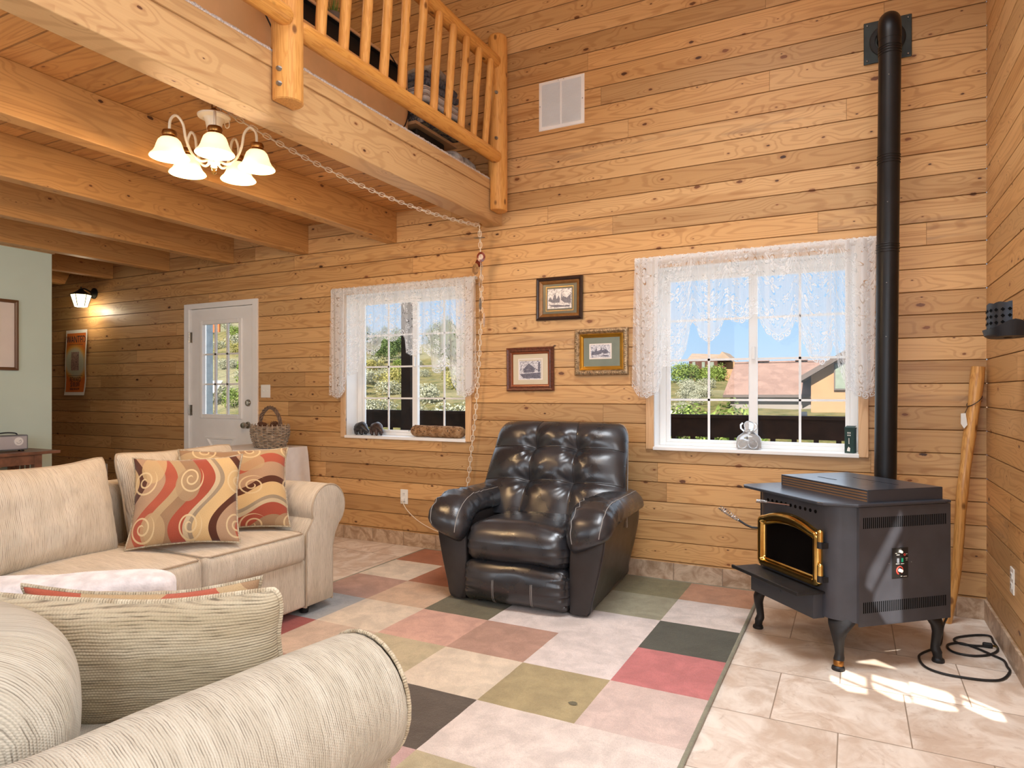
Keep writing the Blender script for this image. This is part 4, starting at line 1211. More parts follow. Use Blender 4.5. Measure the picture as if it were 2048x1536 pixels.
for x in (-0.115, 0.115):
    for d in (-0.004, 0.004):
        mb = MB(); pts = []
        for i in range(24):
            z = 0.225 - 0.2*i/23; zz = (z-0.1265)/0.1085
            y = -0.045 - 0.045*(1-zz*zz)*(1-(x/0.318)**4) + 0.05*(1-sqrt(max(0, 1-max(0, (abs(zz)-0.54)/0.46)**2)))
            pts.append((x+d+0.012*(1-zz*zz)*(1 if x < 0 else 1), y-0.002, z))
        mb.tube(pts, 0.0016, 5); mb.build('stitching', M['thread'], fo)
mb = MB(); mb.rbox(-0.41, 0.41, 0.08, 0.86, 0.03, 0.30, 0.02, 6); mb.build('base', M['leather_flat'], rec)
for x, y in ((-0.36, 0.12), (0.36, 0.12), (-0.36, 0.80), (0.36, 0.80), (-0.25, 0.06), (0.25, 0.06)):
    mb = MB(); mb.cyl((x, y, 0.0), (x, y, 0.035), 0.022, 0.025, 12); mb.build('foot', M['black'], rec)
for s in (-1, 1):
    # tapering side panel : outline seen from the front, extruded backwards
    out = [(0.315, 0.012), (0.412, 0.012), (0.44, 0.10), (0.475, 0.24), (0.502, 0.38), (0.505, 0.46), (0.49, 0.52), (0.42, 0.53), (0.345, 0.50), (0.318, 0.44)]
    def smoothpoly(pts, k=6):
        r = []
        n = len(pts)
        for i in range(n):
            p0, p1, p2, p3 = [V(pts[(i+j-1) % n]).to_3d() for j in range(4)]
            for j in range(k):
                t = j/k
                q = 0.5*((2*p1) + (p2-p0)*t + (2*p0-5*p1+4*p2-p3)*t*t + (3*p1-p0-3*p2+p3)*t**3)
                r.append((q.x, q.y))
        return r
    pl = smoothpoly(out)
    mb = MB(); rings = []
    c = (0.41, 0.28)
    for y, k in ((-0.006, 0.90), (-0.002, 0.97), (0.012, 0.998), (0.04, 1.0), (0.4, 0.97), (0.80, 0.92), (0.86, 0.90), (0.87, 0.86)):
        rings.append([(s*(c[0]+(x-c[0])*k - (0.035*max(0, y) if x > 0.4 else 0)*0.8), y, max(0.012, c[1]+(z-c[1])*k)) for x, z in pl])
    if s < 0: rings = [r[::-1] for r in rings]
    mb.loft(rings); sp = mb.build('side_panel', M['leather_flat'], rec, angle=50)
    mb = MB(); mb.tube([(s*(c[0]+(x-c[0])*1.0), 0.010, max(0.012, c[1]+(z-c[1])*1.0)) for x, z in pl[6:28]], 0.0035, 6); mb.build('welt', M['leather'], sp)
    # padded arm top, drooping over the front
    mb = MB()
    n = 26
    path = []
    for i in range(40):
        t = i/39
        if t < 0.30:
            a = (0.30-t)/0.30*radians(97)
            path.append((V((0, 0.12 - 0.13*sin(a), 0.455 + 0.055*cos(a) - 0.035*max(0, (0.30-t)/0.30)**2 + 0.0)), a))
        else:
            k = (t-0.30)/0.70
            path.append((V((0, lerp(0.12, 0.80, k), lerp(0.51, 0.50, k))), 0.0))
    rings = []; uvs = []
    for i, (p, a) in enumerate(path):
        t = i/39
        tang = V((0, cos(a), sin(a))); up = V((0, -sin(a), cos(a)))
        wx = 0.132 if t < 0.85 else 0.132*sqrt(max(0.02, 1-((t-0.85)/0.15)**2*0.8))
        hz = 0.104*(1 if t < 0.85 else sqrt(max(0.05, 1-((t-0.85)/0.15)**2*0.7)))
        if t < 0.16: k = sqrt(max(0.03, 1-((0.16-t)/0.16)**2)); wx *= 0.55+0.45*k; hz *= 0.25+0.75*k
        ring = []
        for j in range(n):
            an = 2*pi*j/n; ca, sa = cos(an), sin(an)
            ex = math.copysign(abs(ca)**0.8, ca); ez = math.copysign(abs(sa)**0.9, sa)
            if ez < 0: ez *= 0.35
            fold = 0.010*exp(-((t-0.30)/0.16)**2)*sin(t*95 + 2.0*sin(an*2)+s)*(0.4+0.6*abs(sa))
            lump = 0.006*nz(t*6, an*1.5, s)
            r = 1 + (fold+lump)/0.11
            q = p + V((1, 0, 0))*(ex*wx*r) + up*(ez*hz*r)
            q.z -= 0.045*max(0, (0.32-t)/0.32)*(0.5-0.5*ex)*1.6
            q.x += 0.413 + 0.012
            ring.append(V((s*q.x - 0.02*s*max(0, q.y-0.1), q.y, q.z)))
        rings.append(ring if s > 0 else ring[::-1])
    mb.loft(rings); ap = mb.build('arm_pad', M['leather'], rec, angle=70)
    for jj in (4, 9):
        mb = MB(); mb.tube([rings[i][jj if s > 0 else n-1-jj] for i in range(2, 38)], 0.0022, 5); mb.build('stitching', M['thread'], ap)
# ------------------------------------------------------------------ wood stove
stove = thing('wood_stove', 'black free-standing wood stove with brass arched door on cabriole legs', 'stove', tuple(ST_C), radians(-48))
def body_ring(z, g=0.0, xs=0.335, y0=-0.305, ych=-0.235, y1=0.245, xf=0.205):
    r = 0.04; pts = []
    def q(cx, cy, rr, a0, a1, n=6):
        return [(cx+rr*cos(a0+(a1-a0)*i/n), cy+rr*sin(a0+(a1-a0)*i/n)) for i in range(n+1)]
    P = [(-xf, y0), (xf, y0)]
    # rounded corner posts between front and sides
    P = q(-xf-0.0, y0+0.10, 0.10, -pi/2-1.05, -pi/2, 7) + q(xf, y0+0.10, 0.10, -pi/2, -pi/2+1.05, 7)
    P = [(-xs+0.012, ych)] + P + [(xs-0.012, ych), (xs, ych+0.001), (xs, y1), (-xs, y1), (-xs, ych+0.001)]
    return [(x*(1+g/0.33), y*(1+g/0.3), z) for x, y in P]
mb = MB(); mb.loft([body_ring(0.215), body_ring(0.722)]); body = mb.build('body', M['stove'], stove, angle=25)
mb = MB()
mb.box(-0.26, 0.20, -0.352, -0.295, 0.205, 0.318); mb.cyl((-0.03, -0.354, 0.262), (-0.03, -0.351, 0.262), 0.008, n=12)
mb.build('ash_drawer', M['stove'], stove, smooth=False, bevel=0.003)
mb = MB(); mb.box(-0.285, 0.215, -0.445, -0.30, 0.316, 0.326); mb.box(-0.285, 0.215, -0.45, -0.438, 0.316, 0.333); mb.build('ash_lip', M['stove_dark'], stove, smooth=False, bevel=0.003)
# top plate
mb = MB(); ring = [(-0.30,-0.365),(0.235,-0.365),(0.262,-0.355),(0.285,-0.325),(0.345,-0.245),(0.348,-0.235),(0.348,0.25),(-0.348,0.25),(-0.348,-0.30),(-0.335,-0.345)]
mb.loft([[(x,y,0.718) for x,y in ring],[(x,y,0.732) for x,y in ring]]); mb.build('top_plate', M['stove_top'], stove, smooth=False, bevel=0.004)
# raised hood with louvred front
mb = MB(); prof = [(0.735,0.0),(0.735,0.0)]
hx0, hx1, hy0, hy1, hz0, hz1 = -0.262, 0.318, -0.172, 0.235, 0.730, 0.786
mb.box(hx0, hx1, hy0, hy1, hz1-0.006, hz1); mb.box(hx1-0.006, hx1, hy0, hy1, hz0, hz1); mb.box(hx0, hx0+0.006, hy0, hy1, hz0, hz1); mb.box(hx0, hx1, hy1-0.006, hy1, hz0, hz1)
hood = mb.build('hood', M['stove_top'], stove, smooth=False, bevel=0.006)
mb = MB(); mb.box(-0.13, -0.005, -0.06, -0.05, hz1-0.0005, hz1+0.0006); mb.box(-0.06, 0.22, 0.09, 0.093, hz1-0.0005, hz1+0.0006); mb.build('slot', M['slot'], hood, smooth=False)
mb = MB()
for k in range(4): mb.box(hx0+0.006, hx1-0.006, hy0+0.003, hy0+0.02, hz0+0.0038+k*0.0125, hz0+0.0108+k*0.0125)  # tan strips paint the reflection between the louvre bars
mb.build('louver', M['louver'], hood, smooth=False)
mb = MB(); mb.box(hx0+0.006, hx1-0.006, hy0+0.022, hy0+0.026, hz0, hz1-0.006)
for k in range(5): mb.box(hx0+0.006, hx1-0.006, hy0+0.001, hy0+0.014, hz0-0.001+k*0.0125, hz0+0.0035+k*0.0125)
mb.build('louver_bar', M['stove'], hood, smooth=False)
# side panels with slots
for s in (1, -1):
    mb = MB(); x = s*0.336; w = s*0.006
    xa, xb = sorted((x, x+w)); mb.box(xa, xb, -0.238, 0.252, 0.205, 0.716)
    for z0, z1 in ((0.625, 0.672), (0.262, 0.309)):
        for k in range(44):
            y = -0.218 + k*0.0102
            xa, xb = sorted((x+w-s*0.001, x+w+s*0.0006)); mb.box(xa, xb, y, y+0.0048, z0, z1, 1)
    mb.build('side_panel', [M['stove'], M['slot']], stove, smooth=False)
# air holes
mb = MB()
for k in range(11):
    x = -0.185+k*0.034; mb.cyl((x, -0.3035, 0.672), (x, -0.3062, 0.672), 0.0085, n=12)
mb.build('air_hole', M['slot'], stove, smooth=False)
# door : arched brass frame
def arch(w, z0, z1, rise, y, rc=0.03, n=16):
    pts = []
    def crn(cx, cz, a0, a1): return [(cx+rc*cos(a0+(a1-a0)*i/5), cz+rc*sin(a0+(a1-a0)*i/5)) for i in range(6)]
    pts += crn(w-rc, z0+rc, -pi/2, 0)
    pts += crn(w-rc, z1-rc, 0, pi/2*0.8)
    for i in range(1, n): 
        t = i/n; x = lerp(w-rc*0.8, -w+rc*0.8, t); pts.append((x, z1-0.004 + rise*(1-(2*t-1)**2)))
    pts += crn(-w+rc, z1-rc, pi/2*1.2, pi)
    pts += crn(-w+rc, z0+rc, pi, 1.5*pi)
    return [(x-0.022, y, z) for x, z in pts]
prof = [(0.0, 0.0, -0.305), (0.0, 0.0, -0.318), (0.006, 0.006, -0.330), (0.020, 0.018, -0.334), (0.032, 0.030, -0.330), (0.036, 0.034, -0.318), (0.038, 0.036, -0.314)]
mb = MB(); mb.loft([arch(0.222-d, 0.338+e, 0.592-e*0.9, 0.045-d*0.3, y, max(0.012, 0.034-d*0.7)) for d, e, y in prof], caps=False)
dr = mb.build('stove_door', M['brass'], stove, angle=50)
mb = MB(); g = arch(0.222-0.037, 0.338+0.035, 0.592-0.032, 0.034, -0.312, 0.014); mb.add(g, [tuple(range(len(g)))]); mb.build('door_glass', M['stove_glass'], dr, smooth=False)
mb = MB(); mb.loft([arch(0.222-0.037, 0.373, 0.560, 0.034, -0.312, 0.014), arch(0.222-0.043, 0.378, 0.555, 0.032, -0.320, 0.012), arch(0.222-0.047, 0.383, 0.550, 0.031, -0.314, 0.010)], caps=False); mb.build('inner_trim', M['brass'], dr)
for z in (0.405, 0.555):
    mb = MB(); mb.cyl((0.212, -0.327, z-0.006), (0.212, -0.327, z+0.035), 0.014, n=16); mb.sphere((0.212, -0.327, z+0.035), 0.014, 12, 8); mb.build('hinge', M['brass'], dr)
    mb = MB(); mb.cyl((0.212, -0.327, z-0.036), (0.212, -0.327, z-0.006), 0.014, n=16); mb.box(0.21, 0.232, -0.325, -0.30, z-0.034, z-0.010); mb.build('hinge_bracket', M['stove_dark'], dr, smooth=True)
def spring(p0, p1, r0, r1, turns, wire, mb):
    p0, p1 = V(p0), V(p1); d = (p1-p0).normalized(); a = d.orthogonal().normalized(); b = d.cross(a)
    pts = []
    N = turns*12
    for i in range(N+1):
        t = i/N; r = lerp(r0, r1, t)*(0.75+0.25*sin(pi*min(1, t*1.1))); an = 2*pi*turns*t
        pts.append(p0.lerp(p1, t) + (a*cos(an)+b*sin(an))*r)
    mb.tube(pts, wire, 6)
mb = MB(); mb.tube([(-0.245, -0.325, 0.520), (-0.262, -0.345, 0.520), (-0.285, -0.365, 0.530), (-0.315, -0.39, 0.552)], 0.0055, 10); hd = mb.build('door_handle', M['stove_dark'], dr)
mb = MB(); spring((-0.313, -0.388, 0.550), (-0.392, -0.452, 0.608), 0.010, 0.014, 11, 0.0024, mb); mb.build('spring_grip', M['chrome'], hd)
mb = MB(); mb.cyl((-0.02, -0.300, 0.672), (-0.115, -0.372, 0.676), 0.004, n=8); dmp = mb.build('damper_rod', M['chrome'], stove)
mb = MB(); spring((-0.105, -0.365, 0.676), (-0.150, -0.398, 0.677), 0.007, 0.010, 9, 0.002, mb); mb.build('spring_grip', M['chrome'], dmp)
# cabriole legs
def leg(x, y, ax, ay):
    mb = MB(); d = V((ax, ay, 0)).normalized(); sd = V((-d.y, d.x, 0))
    rows = [(0.235, -0.030, 0.062, 0.028), (0.21, -0.012, 0.060, 0.030), (0.19, 0.004, 0.050, 0.029), (0.165, 0.016, 0.036, 0.026), (0.135, 0.018, 0.026, 0.022), (0.10, 0.012, 0.020, 0.019), (0.07, 0.008, 0.018, 0.018),
            (0.055, 0.010, 0.021, 0.021), (0.045, 0.014, 0.022, 0.022), (0.035, 0.016, 0.018, 0.019), (0.02, 0.018, 0.018, 0.018), (0.014, 0.020, 0.026, 0.024), (0.004, 0.020, 0.028, 0.026), (0.0, 0.020, 0.026, 0.024)]
    rings = []
    for z, o, a, b in rows:
        c = V((x, y, z)) + d*o
        rings.append([c + sd*(a*cos(2*pi*j/20)) + d*(b*sin(2*pi*j/20)) for j in range(20)])
    mb.loft(rings[::-1]); return mb.build('leg', M['stove_dark'], stove)
for x, y, ax, ay in ((0.262, -0.265, 0.4, -0.9), (-0.262, -0.285, -0.4, -0.9), (0.295, 0.205, 0.9, 0.5), (-0.295, 0.205, -0.9, 0.5)): 
    lg = leg(x, y, ax, ay)
    if x > 0.2 and y < 0:
        d = V((ax, ay, 0)).normalized(); c = V((x, y, 0)) + d*0.017
        mb = MB(); mb.lathe([(0.0205, 0.020), (0.0215, 0.024), (0.021, 0.042), (0.0195, 0.044)], 20, (c.x, c.y, 0)); mb.build('brass_band', M['brass_old'], lg)
# control plate on the right side panel
X0 = 0.3425
cp0 = on_panel(1783.5, 1095); Rz = Matrix.Rotation(radians(48), 3, 'Z')
def loc(p): return Rz @ (V(p) - ST_C)
a = loc(on_panel(1783.5, 1127)); b = loc(on_panel(1815.5, 1125)); tpz = loc(on_panel(1800, 1095)).z; btz = loc(on_panel(1800, 1155.5)).z
py0, py1, pz0, pz1 = a.y, b.y, btz, tpz
mb = MB(); mb.box(X0, X0+0.003, py0, py1, pz0, pz1); cp = mb.build('control_plate', M['black'], stove, smooth=False, bevel=0.001)
W_, H_ = py1-py0, pz1-pz0
def cpp(u, v): return (X0+0.003, py0+W_*u, pz1-H_*v)
def disc(mb, c, r, h, n=18, m=0): mb.cyl(c, (c[0]+h, c[1], c[2]), r, r*0.9, n, m)
mb = MB(); disc(mb, cpp(0.5, 0.13), 0.0062, 0.010); mb.build('dial_knob', M['plastic'], cp)
mb = MB(); disc(mb, cpp(0.47, 0.75), 0.0078, 0.012); mb.build('dial_knob', M['plastic'], cp)
mb = MB(); c = cpp(0.47, 0.75); pts = []
for i in range(33):
    an = radians(-60 + 300*i/32); r = 0.0165
    pts.append((c[0]+0.0004, c[1]+r*cos(an), c[2]+r*sin(an)))
mb.tube(pts, [lerp(0.0008, 0.0034, i/32) for i in range(33)], 6); mb.build('red_ring', M['red'], cp)
mb = MB(); y, z = cpp(0.62, 0.41)[1:]; mb.box(X0+0.003, X0+0.006, y-0.0035, y+0.0035, z-0.0085, z+0.0085); mb.build('rocker_switch', M['green_sw'], cp, smooth=False)
mb = MB(); y, z = cpp(0.35, 0.42)[1:]; mb.box(X0+0.003, X0+0.006, y-0.0045, y+0.0045, z-0.0095, z+0.0095); mb.build('rocker_switch', M['grey_pl'], cp, smooth=False)
mb = MB(); c = cpp(0.77, 0.24); pts = [(c[0]+0.0004, c[1]+0.0042*cos(2*pi*i/14), c[2]+0.0042*sin(2*pi*i/14)) for i in range(14)]; mb.tube(pts, 0.0014, 6, True); mb.build('indicator_ring', M['red'], cp)
mb = MB()
for (u, v, w) in ((0.25, 0.18, 0.12), (0.36, 0.235, 0.18), (0.34, 0.53, 0.22), (0.64, 0.535, 0.20), (0.90, 0.36, 0.14), (0.90, 0.42, 0.10), (0.90, 0.22, 0.10), (0.58, 0.945, 0.10), (0.80, 0.955, 0.22)):
    y, z = cpp(u, v)[1:]; mb.box(X0+0.003, X0+0.0034, y-W_*w/2, y+W_*w/2, z-0.0009, z+0.0009)
for k in range(9):
    an = radians(-30+30*k); c = cpp(0.5, 0.13); mb.box(c[0], c[0]+0.0004, c[1]+0.010*cos(an)-0.0007, c[1]+0.010*cos(an)+0.0007, c[2]+0.010*sin(an)-0.0007, c[2]+0.010*sin(an)+0.0007)
mb.build('dial_mark', M['paper'], cp, smooth=False)
mb = MB()
for u in (-0.17, 1.22): disc(mb, (X0, cpp(u, 0.5)[1], cpp(u, 0.5)[2]), 0.0022, 0.002, 8)
mb.build('screw', M['bolt'], stove)

# ------------------------------------------------------------------ flue pipe
PX, PY, PR = 0.166, 4.01, 0.0525
flue = thing('stove_pipe', 'tall black stove pipe with elbow into the pine wall', 'pipe', (PX, PY, 0.35))
def pp(x, y, z): return (x-PX, y-PY, z-0.35)
def section(z0, z1, lean=True):
    mb = MB(); f = lambda z: pp(PX-0.010+0.022*(z-0.75)/2.4, PY, z)
    mb.cyl(f(z0), f(z1), PR, n=36); s = mb.build('pipe_section', M['pipe'], flue)
    return f
for z0, z1 in ((0.35, 0.83), (0.83, 1.70), (1.70, 2.45), (2.45, 3.06)): f = section(z0, z1)
for z in (1.965, 2.43, 3.0):
    mb = MB()
    for dz in (-0.018, -0.004, 0.010, 0.022):
        c = V(f(z+dz)); pts = [c + V((PR*1.005*cos(2*pi*i/36), PR*1.005*sin(2*pi*i/36), 0)) for i in range(36)]
        mb.tube(pts, 0.0028, 6, True)
    mb.build('pipe_collar', M['pipe'], flue)
mb = MB()
for z in (2.86, 1.78, 1.50, 2.2): 
    c = V(f(z)); d = V((-0.1, -1, 0)).normalized(); mb.sphere(c + d*PR, 0.0035, 8, 6)
mb.build('screw', M['bolt'], flue)
cx = f(3.06)[0]; pts = []
zt = 3.195
for i in range(13):
    a = pi/2*i/12; R = 0.105
    pts.append(V((cx, R*(1-cos(a)), (zt-R-0.35) + R*sin(a))))
pts = [V((cx, 0, 3.06-0.35))] + pts + [V((cx, YW-PY-0.012, zt-0.35))]
mb = MB(); mb.tube(pts, PR*1.02, 36); mb.build('elbow', M['pipe'], flue)
mb = MB(); mb.box(cx-0.118, cx+0.118, YW-PY-0.012, YW-PY-0.002, zt-0.35-0.118, zt-0.35+0.118); wp = mb.build('wall_plate', M['plate_steel'], flue, smooth=False, bevel=0.003)
mb = MB(); mb.lathe([(0.060, 0), (0.088, 0), (0.090, 0.006), (0.084, 0.010), (0.062, 0.010)], 36, (cx, YW-PY-0.012, zt-0.35), R=Matrix.Rotation(pi/2, 3, 'X')); mb.build('trim_ring', M['black'], wp)
mb = MB()
for sx in (-1, 1):
    for sz in (-1, 1): mb.sphere((cx+sx*0.10, YW-PY-0.013, zt-0.35+sz*0.10), 0.006, 8, 6)
mb.build('screw', M['bolt'], wp)
# tee behind the stove
mb = MB(); d = V((-0.743, -0.669, 0)); c = V((0, 0, 0.08)); mb.cyl(c, c + d*0.15, PR*0.98, n=24); mb.build('tee', M['pipe'], flue)

# ------------------------------------------------------------------ power cord on the tiles
pts_px = [(1893, 1240), (1886, 1262), (1882, 1285), (1872, 1295), (1845, 1306), (1838, 1315), (1850, 1333), (1885, 1347), (1940, 1357), (1985, 1361), (2008, 1357), (2022, 1343), (2026, 1335), (2015, 1322), (1985, 1310), (1950, 1295), (1920, 1286), (1895, 1290), (1905, 1303), (1940, 1311), (1975, 1310), (1996, 1300), (1998, 1285), (1985, 1273), (1955, 1270), (1918, 1274), (1908, 1280), (1920, 1287), (1945, 1291), (1968, 1292)]
P = [on_z(u, v, 0.006) for u, v in pts_px]
P[0] = on_y(1893, 1236, 3.58) ; P[1] = P[1] + V((0, 0, 0.02))
for q in P: q.x = min(q.x, XR-0.03)
cp_ = catmull(P)
cp_ = [V((p.x, p.y, max(p.z, 0.0055))) for p in cp_]
mb = MB(); mb.tube(cp_, 0.0052, 8)
SMI = (Matrix.Translation(ST_C) @ Matrix.Rotation(radians(-48), 4, 'Z')).inverted()
mb.v = [SMI @ p for p in mb.v]; cord = mb.build('power_cord', M['rubber'], stove)
e = cp_[-1]; mb = MB(); mb.rbox(e.x-0.006, e.x+0.034, e.y-0.011, e.y+0.011, 0.001, 0.024, 0.007, 3); mb.v = [SMI @ p for p in mb.v]; pl = mb.build('plug', M['rubber'], cord)
mb = MB()
for d in (-0.005, 0.005): mb.box(e.x+0.034, e.x+0.050, e.y+d-0.001, e.y+d+0.001, 0.009, 0.015)
mb.v = [SMI @ p for p in mb.v]; mb.build('prong', M['brass'], cord, smooth=False)

# ------------------------------------------------------------------ walking stick in the corner
p_top = V((0.594, 4.235, 1.345)); p_bot = V((0.445, 4.15, 0.0))
st = thing('walking_stick', 'tall varnished wooden stick leaning in the corner by the stove', 'stick', tuple(p_bot))
mb = MB(); pts = []; rs = []
for i in range(46):
    t = i/45; p = V((0,0,0)).lerp(p_top-p_bot, t)
    p += V((0.012*nz(t*3, 1)+0.006*sin(t*6), 0.008*nz(t*3, 4), 0)); pts.append(p); rs.append(lerp(0.021, 0.031, t)*(1+0.12*nz(t*9, 7)))
mb.tube(pts, rs, 16); mb.build('shaft', M['stick'], st, angle=70)
i = 39; c = pts[i]; mb = MB(); lp = []
for j in range(24):
    a = 2*pi*j/24; lp.append(c + V((0.034*cos(a), 0.034*sin(a), 0.025*cos(a)+0.012*sin(a))))
mb.tube(lp, 0.002, 6, True); mb.tube([c+V((-0.030, -0.018, -0.028)), c+V((-0.040, -0.03, -0.05)), c+V((-0.050, -0.036, -0.075))], 0.0018, 6); mb.build('wrist_cord', M['rubber'], st)
mb = MB(); t0 = c + V((-0.052, -0.037, -0.07)); mb.add([t0+V((-0.012,0,0.004)), t0+V((0.008,-0.004,0.006)), t0+V((0.016,-0.004,-0.055)), t0+V((0.002,0,-0.075)), t0+V((-0.012,0.002,-0.05)), t0+V((-0.012,0.003,0.004)), t0+V((0.008,-0.001,0.006)), t0+V((0.016,-0.001,-0.055)), t0+V((0.002,0.003,-0.075)), t0+V((-0.012,0.005,-0.05))],
    [(0,1,2,3,4),(9,8,7,6,5),(0,5,6,1),(1,6,7,2),(2,7,8,3),(3,8,9,4),(4,9,5,0)]); mb.build('paper_tag', M['paper'], st, smooth=False)
# ------------------------------------------------------------------ chandelier on a swag chain
CH = (-2.80, 2.247, 2.285)
ch = thing('chandelier', 'five-arm hanging lamp with lit frosted bell shades under the loft', 'lamp', CH)
mb = MB(); mb.lathe([(0.0, 0.292), (0.070, 0.292), (0.077, 0.287), (0.075, 0.280), (0.050, 0.272), (0.040, 0.255), (0.033, 0.22), (0.024, 0.17), (0.018, 0.12), (0.020, 0.10), (0.032, 0.085), (0.036, 0.07), (0.028, 0.055), (0.014, 0.045), (0.016, 0.035), (0.0, 0.028)], 32); mb.build('column', M['cream_metal'], ch)
mb = MB(); mb.lathe([(0.0, 0.03), (0.012, 0.026), (0.008, 0.018), (0.013, 0.008), (0.0, -0.004)], 16); mb.build('finial', M['brass'], ch)
mb = MB(); mb.lathe([(0.0, 0.292), (0.028, 0.292), (0.026, 0.312), (0.012, 0.322), (0.0, 0.324)], 20)
for k in range(12): pass
pts = [(0.016*cos(2*pi*k/16), 0, 0.336+0.016*sin(2*pi*k/16)) for k in range(16)]; mb.tube(pts, 0.0028, 6, True); mb.build('loop', M['brass_old'], ch)
A0 = atan2(-CH[1], -CH[0]) + radians(1)
bulbs = []
for k in range(5):
    a = A0 + 2*pi*k/5; d = V((cos(a), sin(a), 0))
    P = [d*0.025 + V((0,0,0.068)), d*0.06 + V((0,0,0.052)), d*0.10 + V((0,0,0.075)), d*0.13 + V((0,0,0.14)), d*0.142 + V((0,0,0.205)), d*0.163 + V((0,0,0.236)), d*0.182 + V((0,0,0.238)), d*0.200 + V((0,0,0.21)), d*0.203 + V((0,0,0.165))]
    mb = MB(); mb.tube(catmull(P, 5), 0.0065, 10); ar = mb.build('arm', M['cream_metal'], ch)
    c = d*0.203
    mb = MB(); mb.lathe([(0.0, 0.168), (0.012, 0.167), (0.030, 0.160), (0.034, 0.148), (0.030, 0.136), (0.034, 0.130), (0.034, 0.124), (0.0, 0.124)], 20, c)
    for q in range(3): an = a + 2*pi*q/3; mb.cyl(c + V((0.033*cos(an), 0.033*sin(an), 0.128)), c + V((0.042*cos(an), 0.042*sin(an), 0.128)), 0.0025, n=6)
    mb.build('socket_cap', M['brass_old'], ar)
    mb = MB(); mb.lathe([(0.0261, 0.128), (0.0383, 0.1234), (0.0496, 0.1114), (0.0566, 0.093), (0.0626, 0.0728), (0.0722, 0.0544), (0.0844, 0.0415), (0.0879, 0.0351), (0.0853, 0.0332), (0.0818, 0.0369), (0.0696, 0.0507), (0.06, 0.0691), (0.0539, 0.0912), (0.047, 0.1078), (0.0365, 0.1197), (0.0261, 0.1243)], 36, c)
    sh = mb.build('lamp_shade', M['shade_glow'], ar, angle=80)
    mb = MB(); mb.sphere(c + V((0, 0, 0.072)), (0.024, 0.024, 0.032), 16, 10); mb.build('bulb', M['bulb'], ar)
    bulbs.append(V(CH) + c + V((0, 0, 0.02)))

def chain(mb, path, link=0.046, wid=0.0125, wire=0.0026):
    path = [V(p) for p in path]; d = [0]
    for i in range(1, len(path)): d.append(d[-1] + (path[i]-path[i-1]).length)
    step = link - 2.6*wire; n = int(d[-1]/step)
    def at(s):
        s = min(s, d[-1]-1e-6)
        for i in range(1, len(path)):
            if d[i] >= s:
                t = (s-d[i-1])/max(1e-9, d[i]-d[i-1]); return path[i-1].lerp(path[i], t), (path[i]-path[i-1]).normalized()
    for k in range(n):
        p, t = at((k+0.5)*step)
        a = t.cross(V((0.3, 0.2, 1))).normalized(); b = t.cross(a)
        ang = (pi/2 if k % 2 else 0) + 0.5 + 0.35*nz(k*1.7); w = a*cos(ang) + b*sin(ang)
        ring = []
        for j in range(14):
            an = 2*pi*j/14; x = cos(an); y = sin(an)
            ring.append(p + t*(math.copysign(abs(x)**0.7, x)*link/2) + w*(y*wid))
        mb.tube(ring, wire, 5, True)
H0 = V((-2.80, 2.247, 2.632)); H1 = V((-2.395, 4.165, 2.415))
def sag(p0, p1, s, n=40): return [p0.lerp(p1, i/n) - V((0, 0, s*4*(i/n)*(1-i/n))) for i in range(n+1)]
swag = thing('swag_chain', 'cream swag chain looping from the hanging lamp along the loft beam, then down the wall', 'chain', tuple(H0))
off = -H0
p1 = [p + off for p in sag(H0, H1, 0.085)]
mb = MB(); chain(mb, p1); mb.build('draped_chain', M['chain'], swag)
low = [H1, V((-2.40, 4.19, 2.2)), V((-2.405, 4.21, 1.9)), V((-2.43, 4.225, 1.5)), V((-2.465, 4.235, 1.1)), V((-2.50, 4.24, 0.85)), V((-2.545, 4.245, 0.52)), V((-2.60, 4.245, 0.40))]
low = catmull([p + off for p in low], 6)
mb = MB(); chain(mb, low); mb.build('hanging_chain', M['chain'], swag)
mb = MB(); mb.tube([p + V((0.002, 0.002, 0.0)) for p in p1], 0.0024, 6); mb.tube([p + V((0.002, 0, 0)) for p in low], 0.0022, 6); mb.build('lamp_cord', M['chain'], swag)
tail = [V((0.02, 0.03, -0.03)), V((0.03, 0.05, -0.07)), V((0.032, 0.055, -0.13))]
mb = MB(); chain(mb, tail); mb.build('chain_tail', M['chain'], swag)
for p, nm in ((H0, 'a'), (H1, 'b')):
    q = p + off; mb = MB()
    mb.tube([q + V((0, 0, 0.014)), q + V((0.016, 0, 0.004)), q + V((0.016, 0, -0.014)), q + V((0, 0, -0.020)), q + V((-0.014, 0, -0.010))], 0.003, 8); mb.build('hook', M['brass_old'], swag)

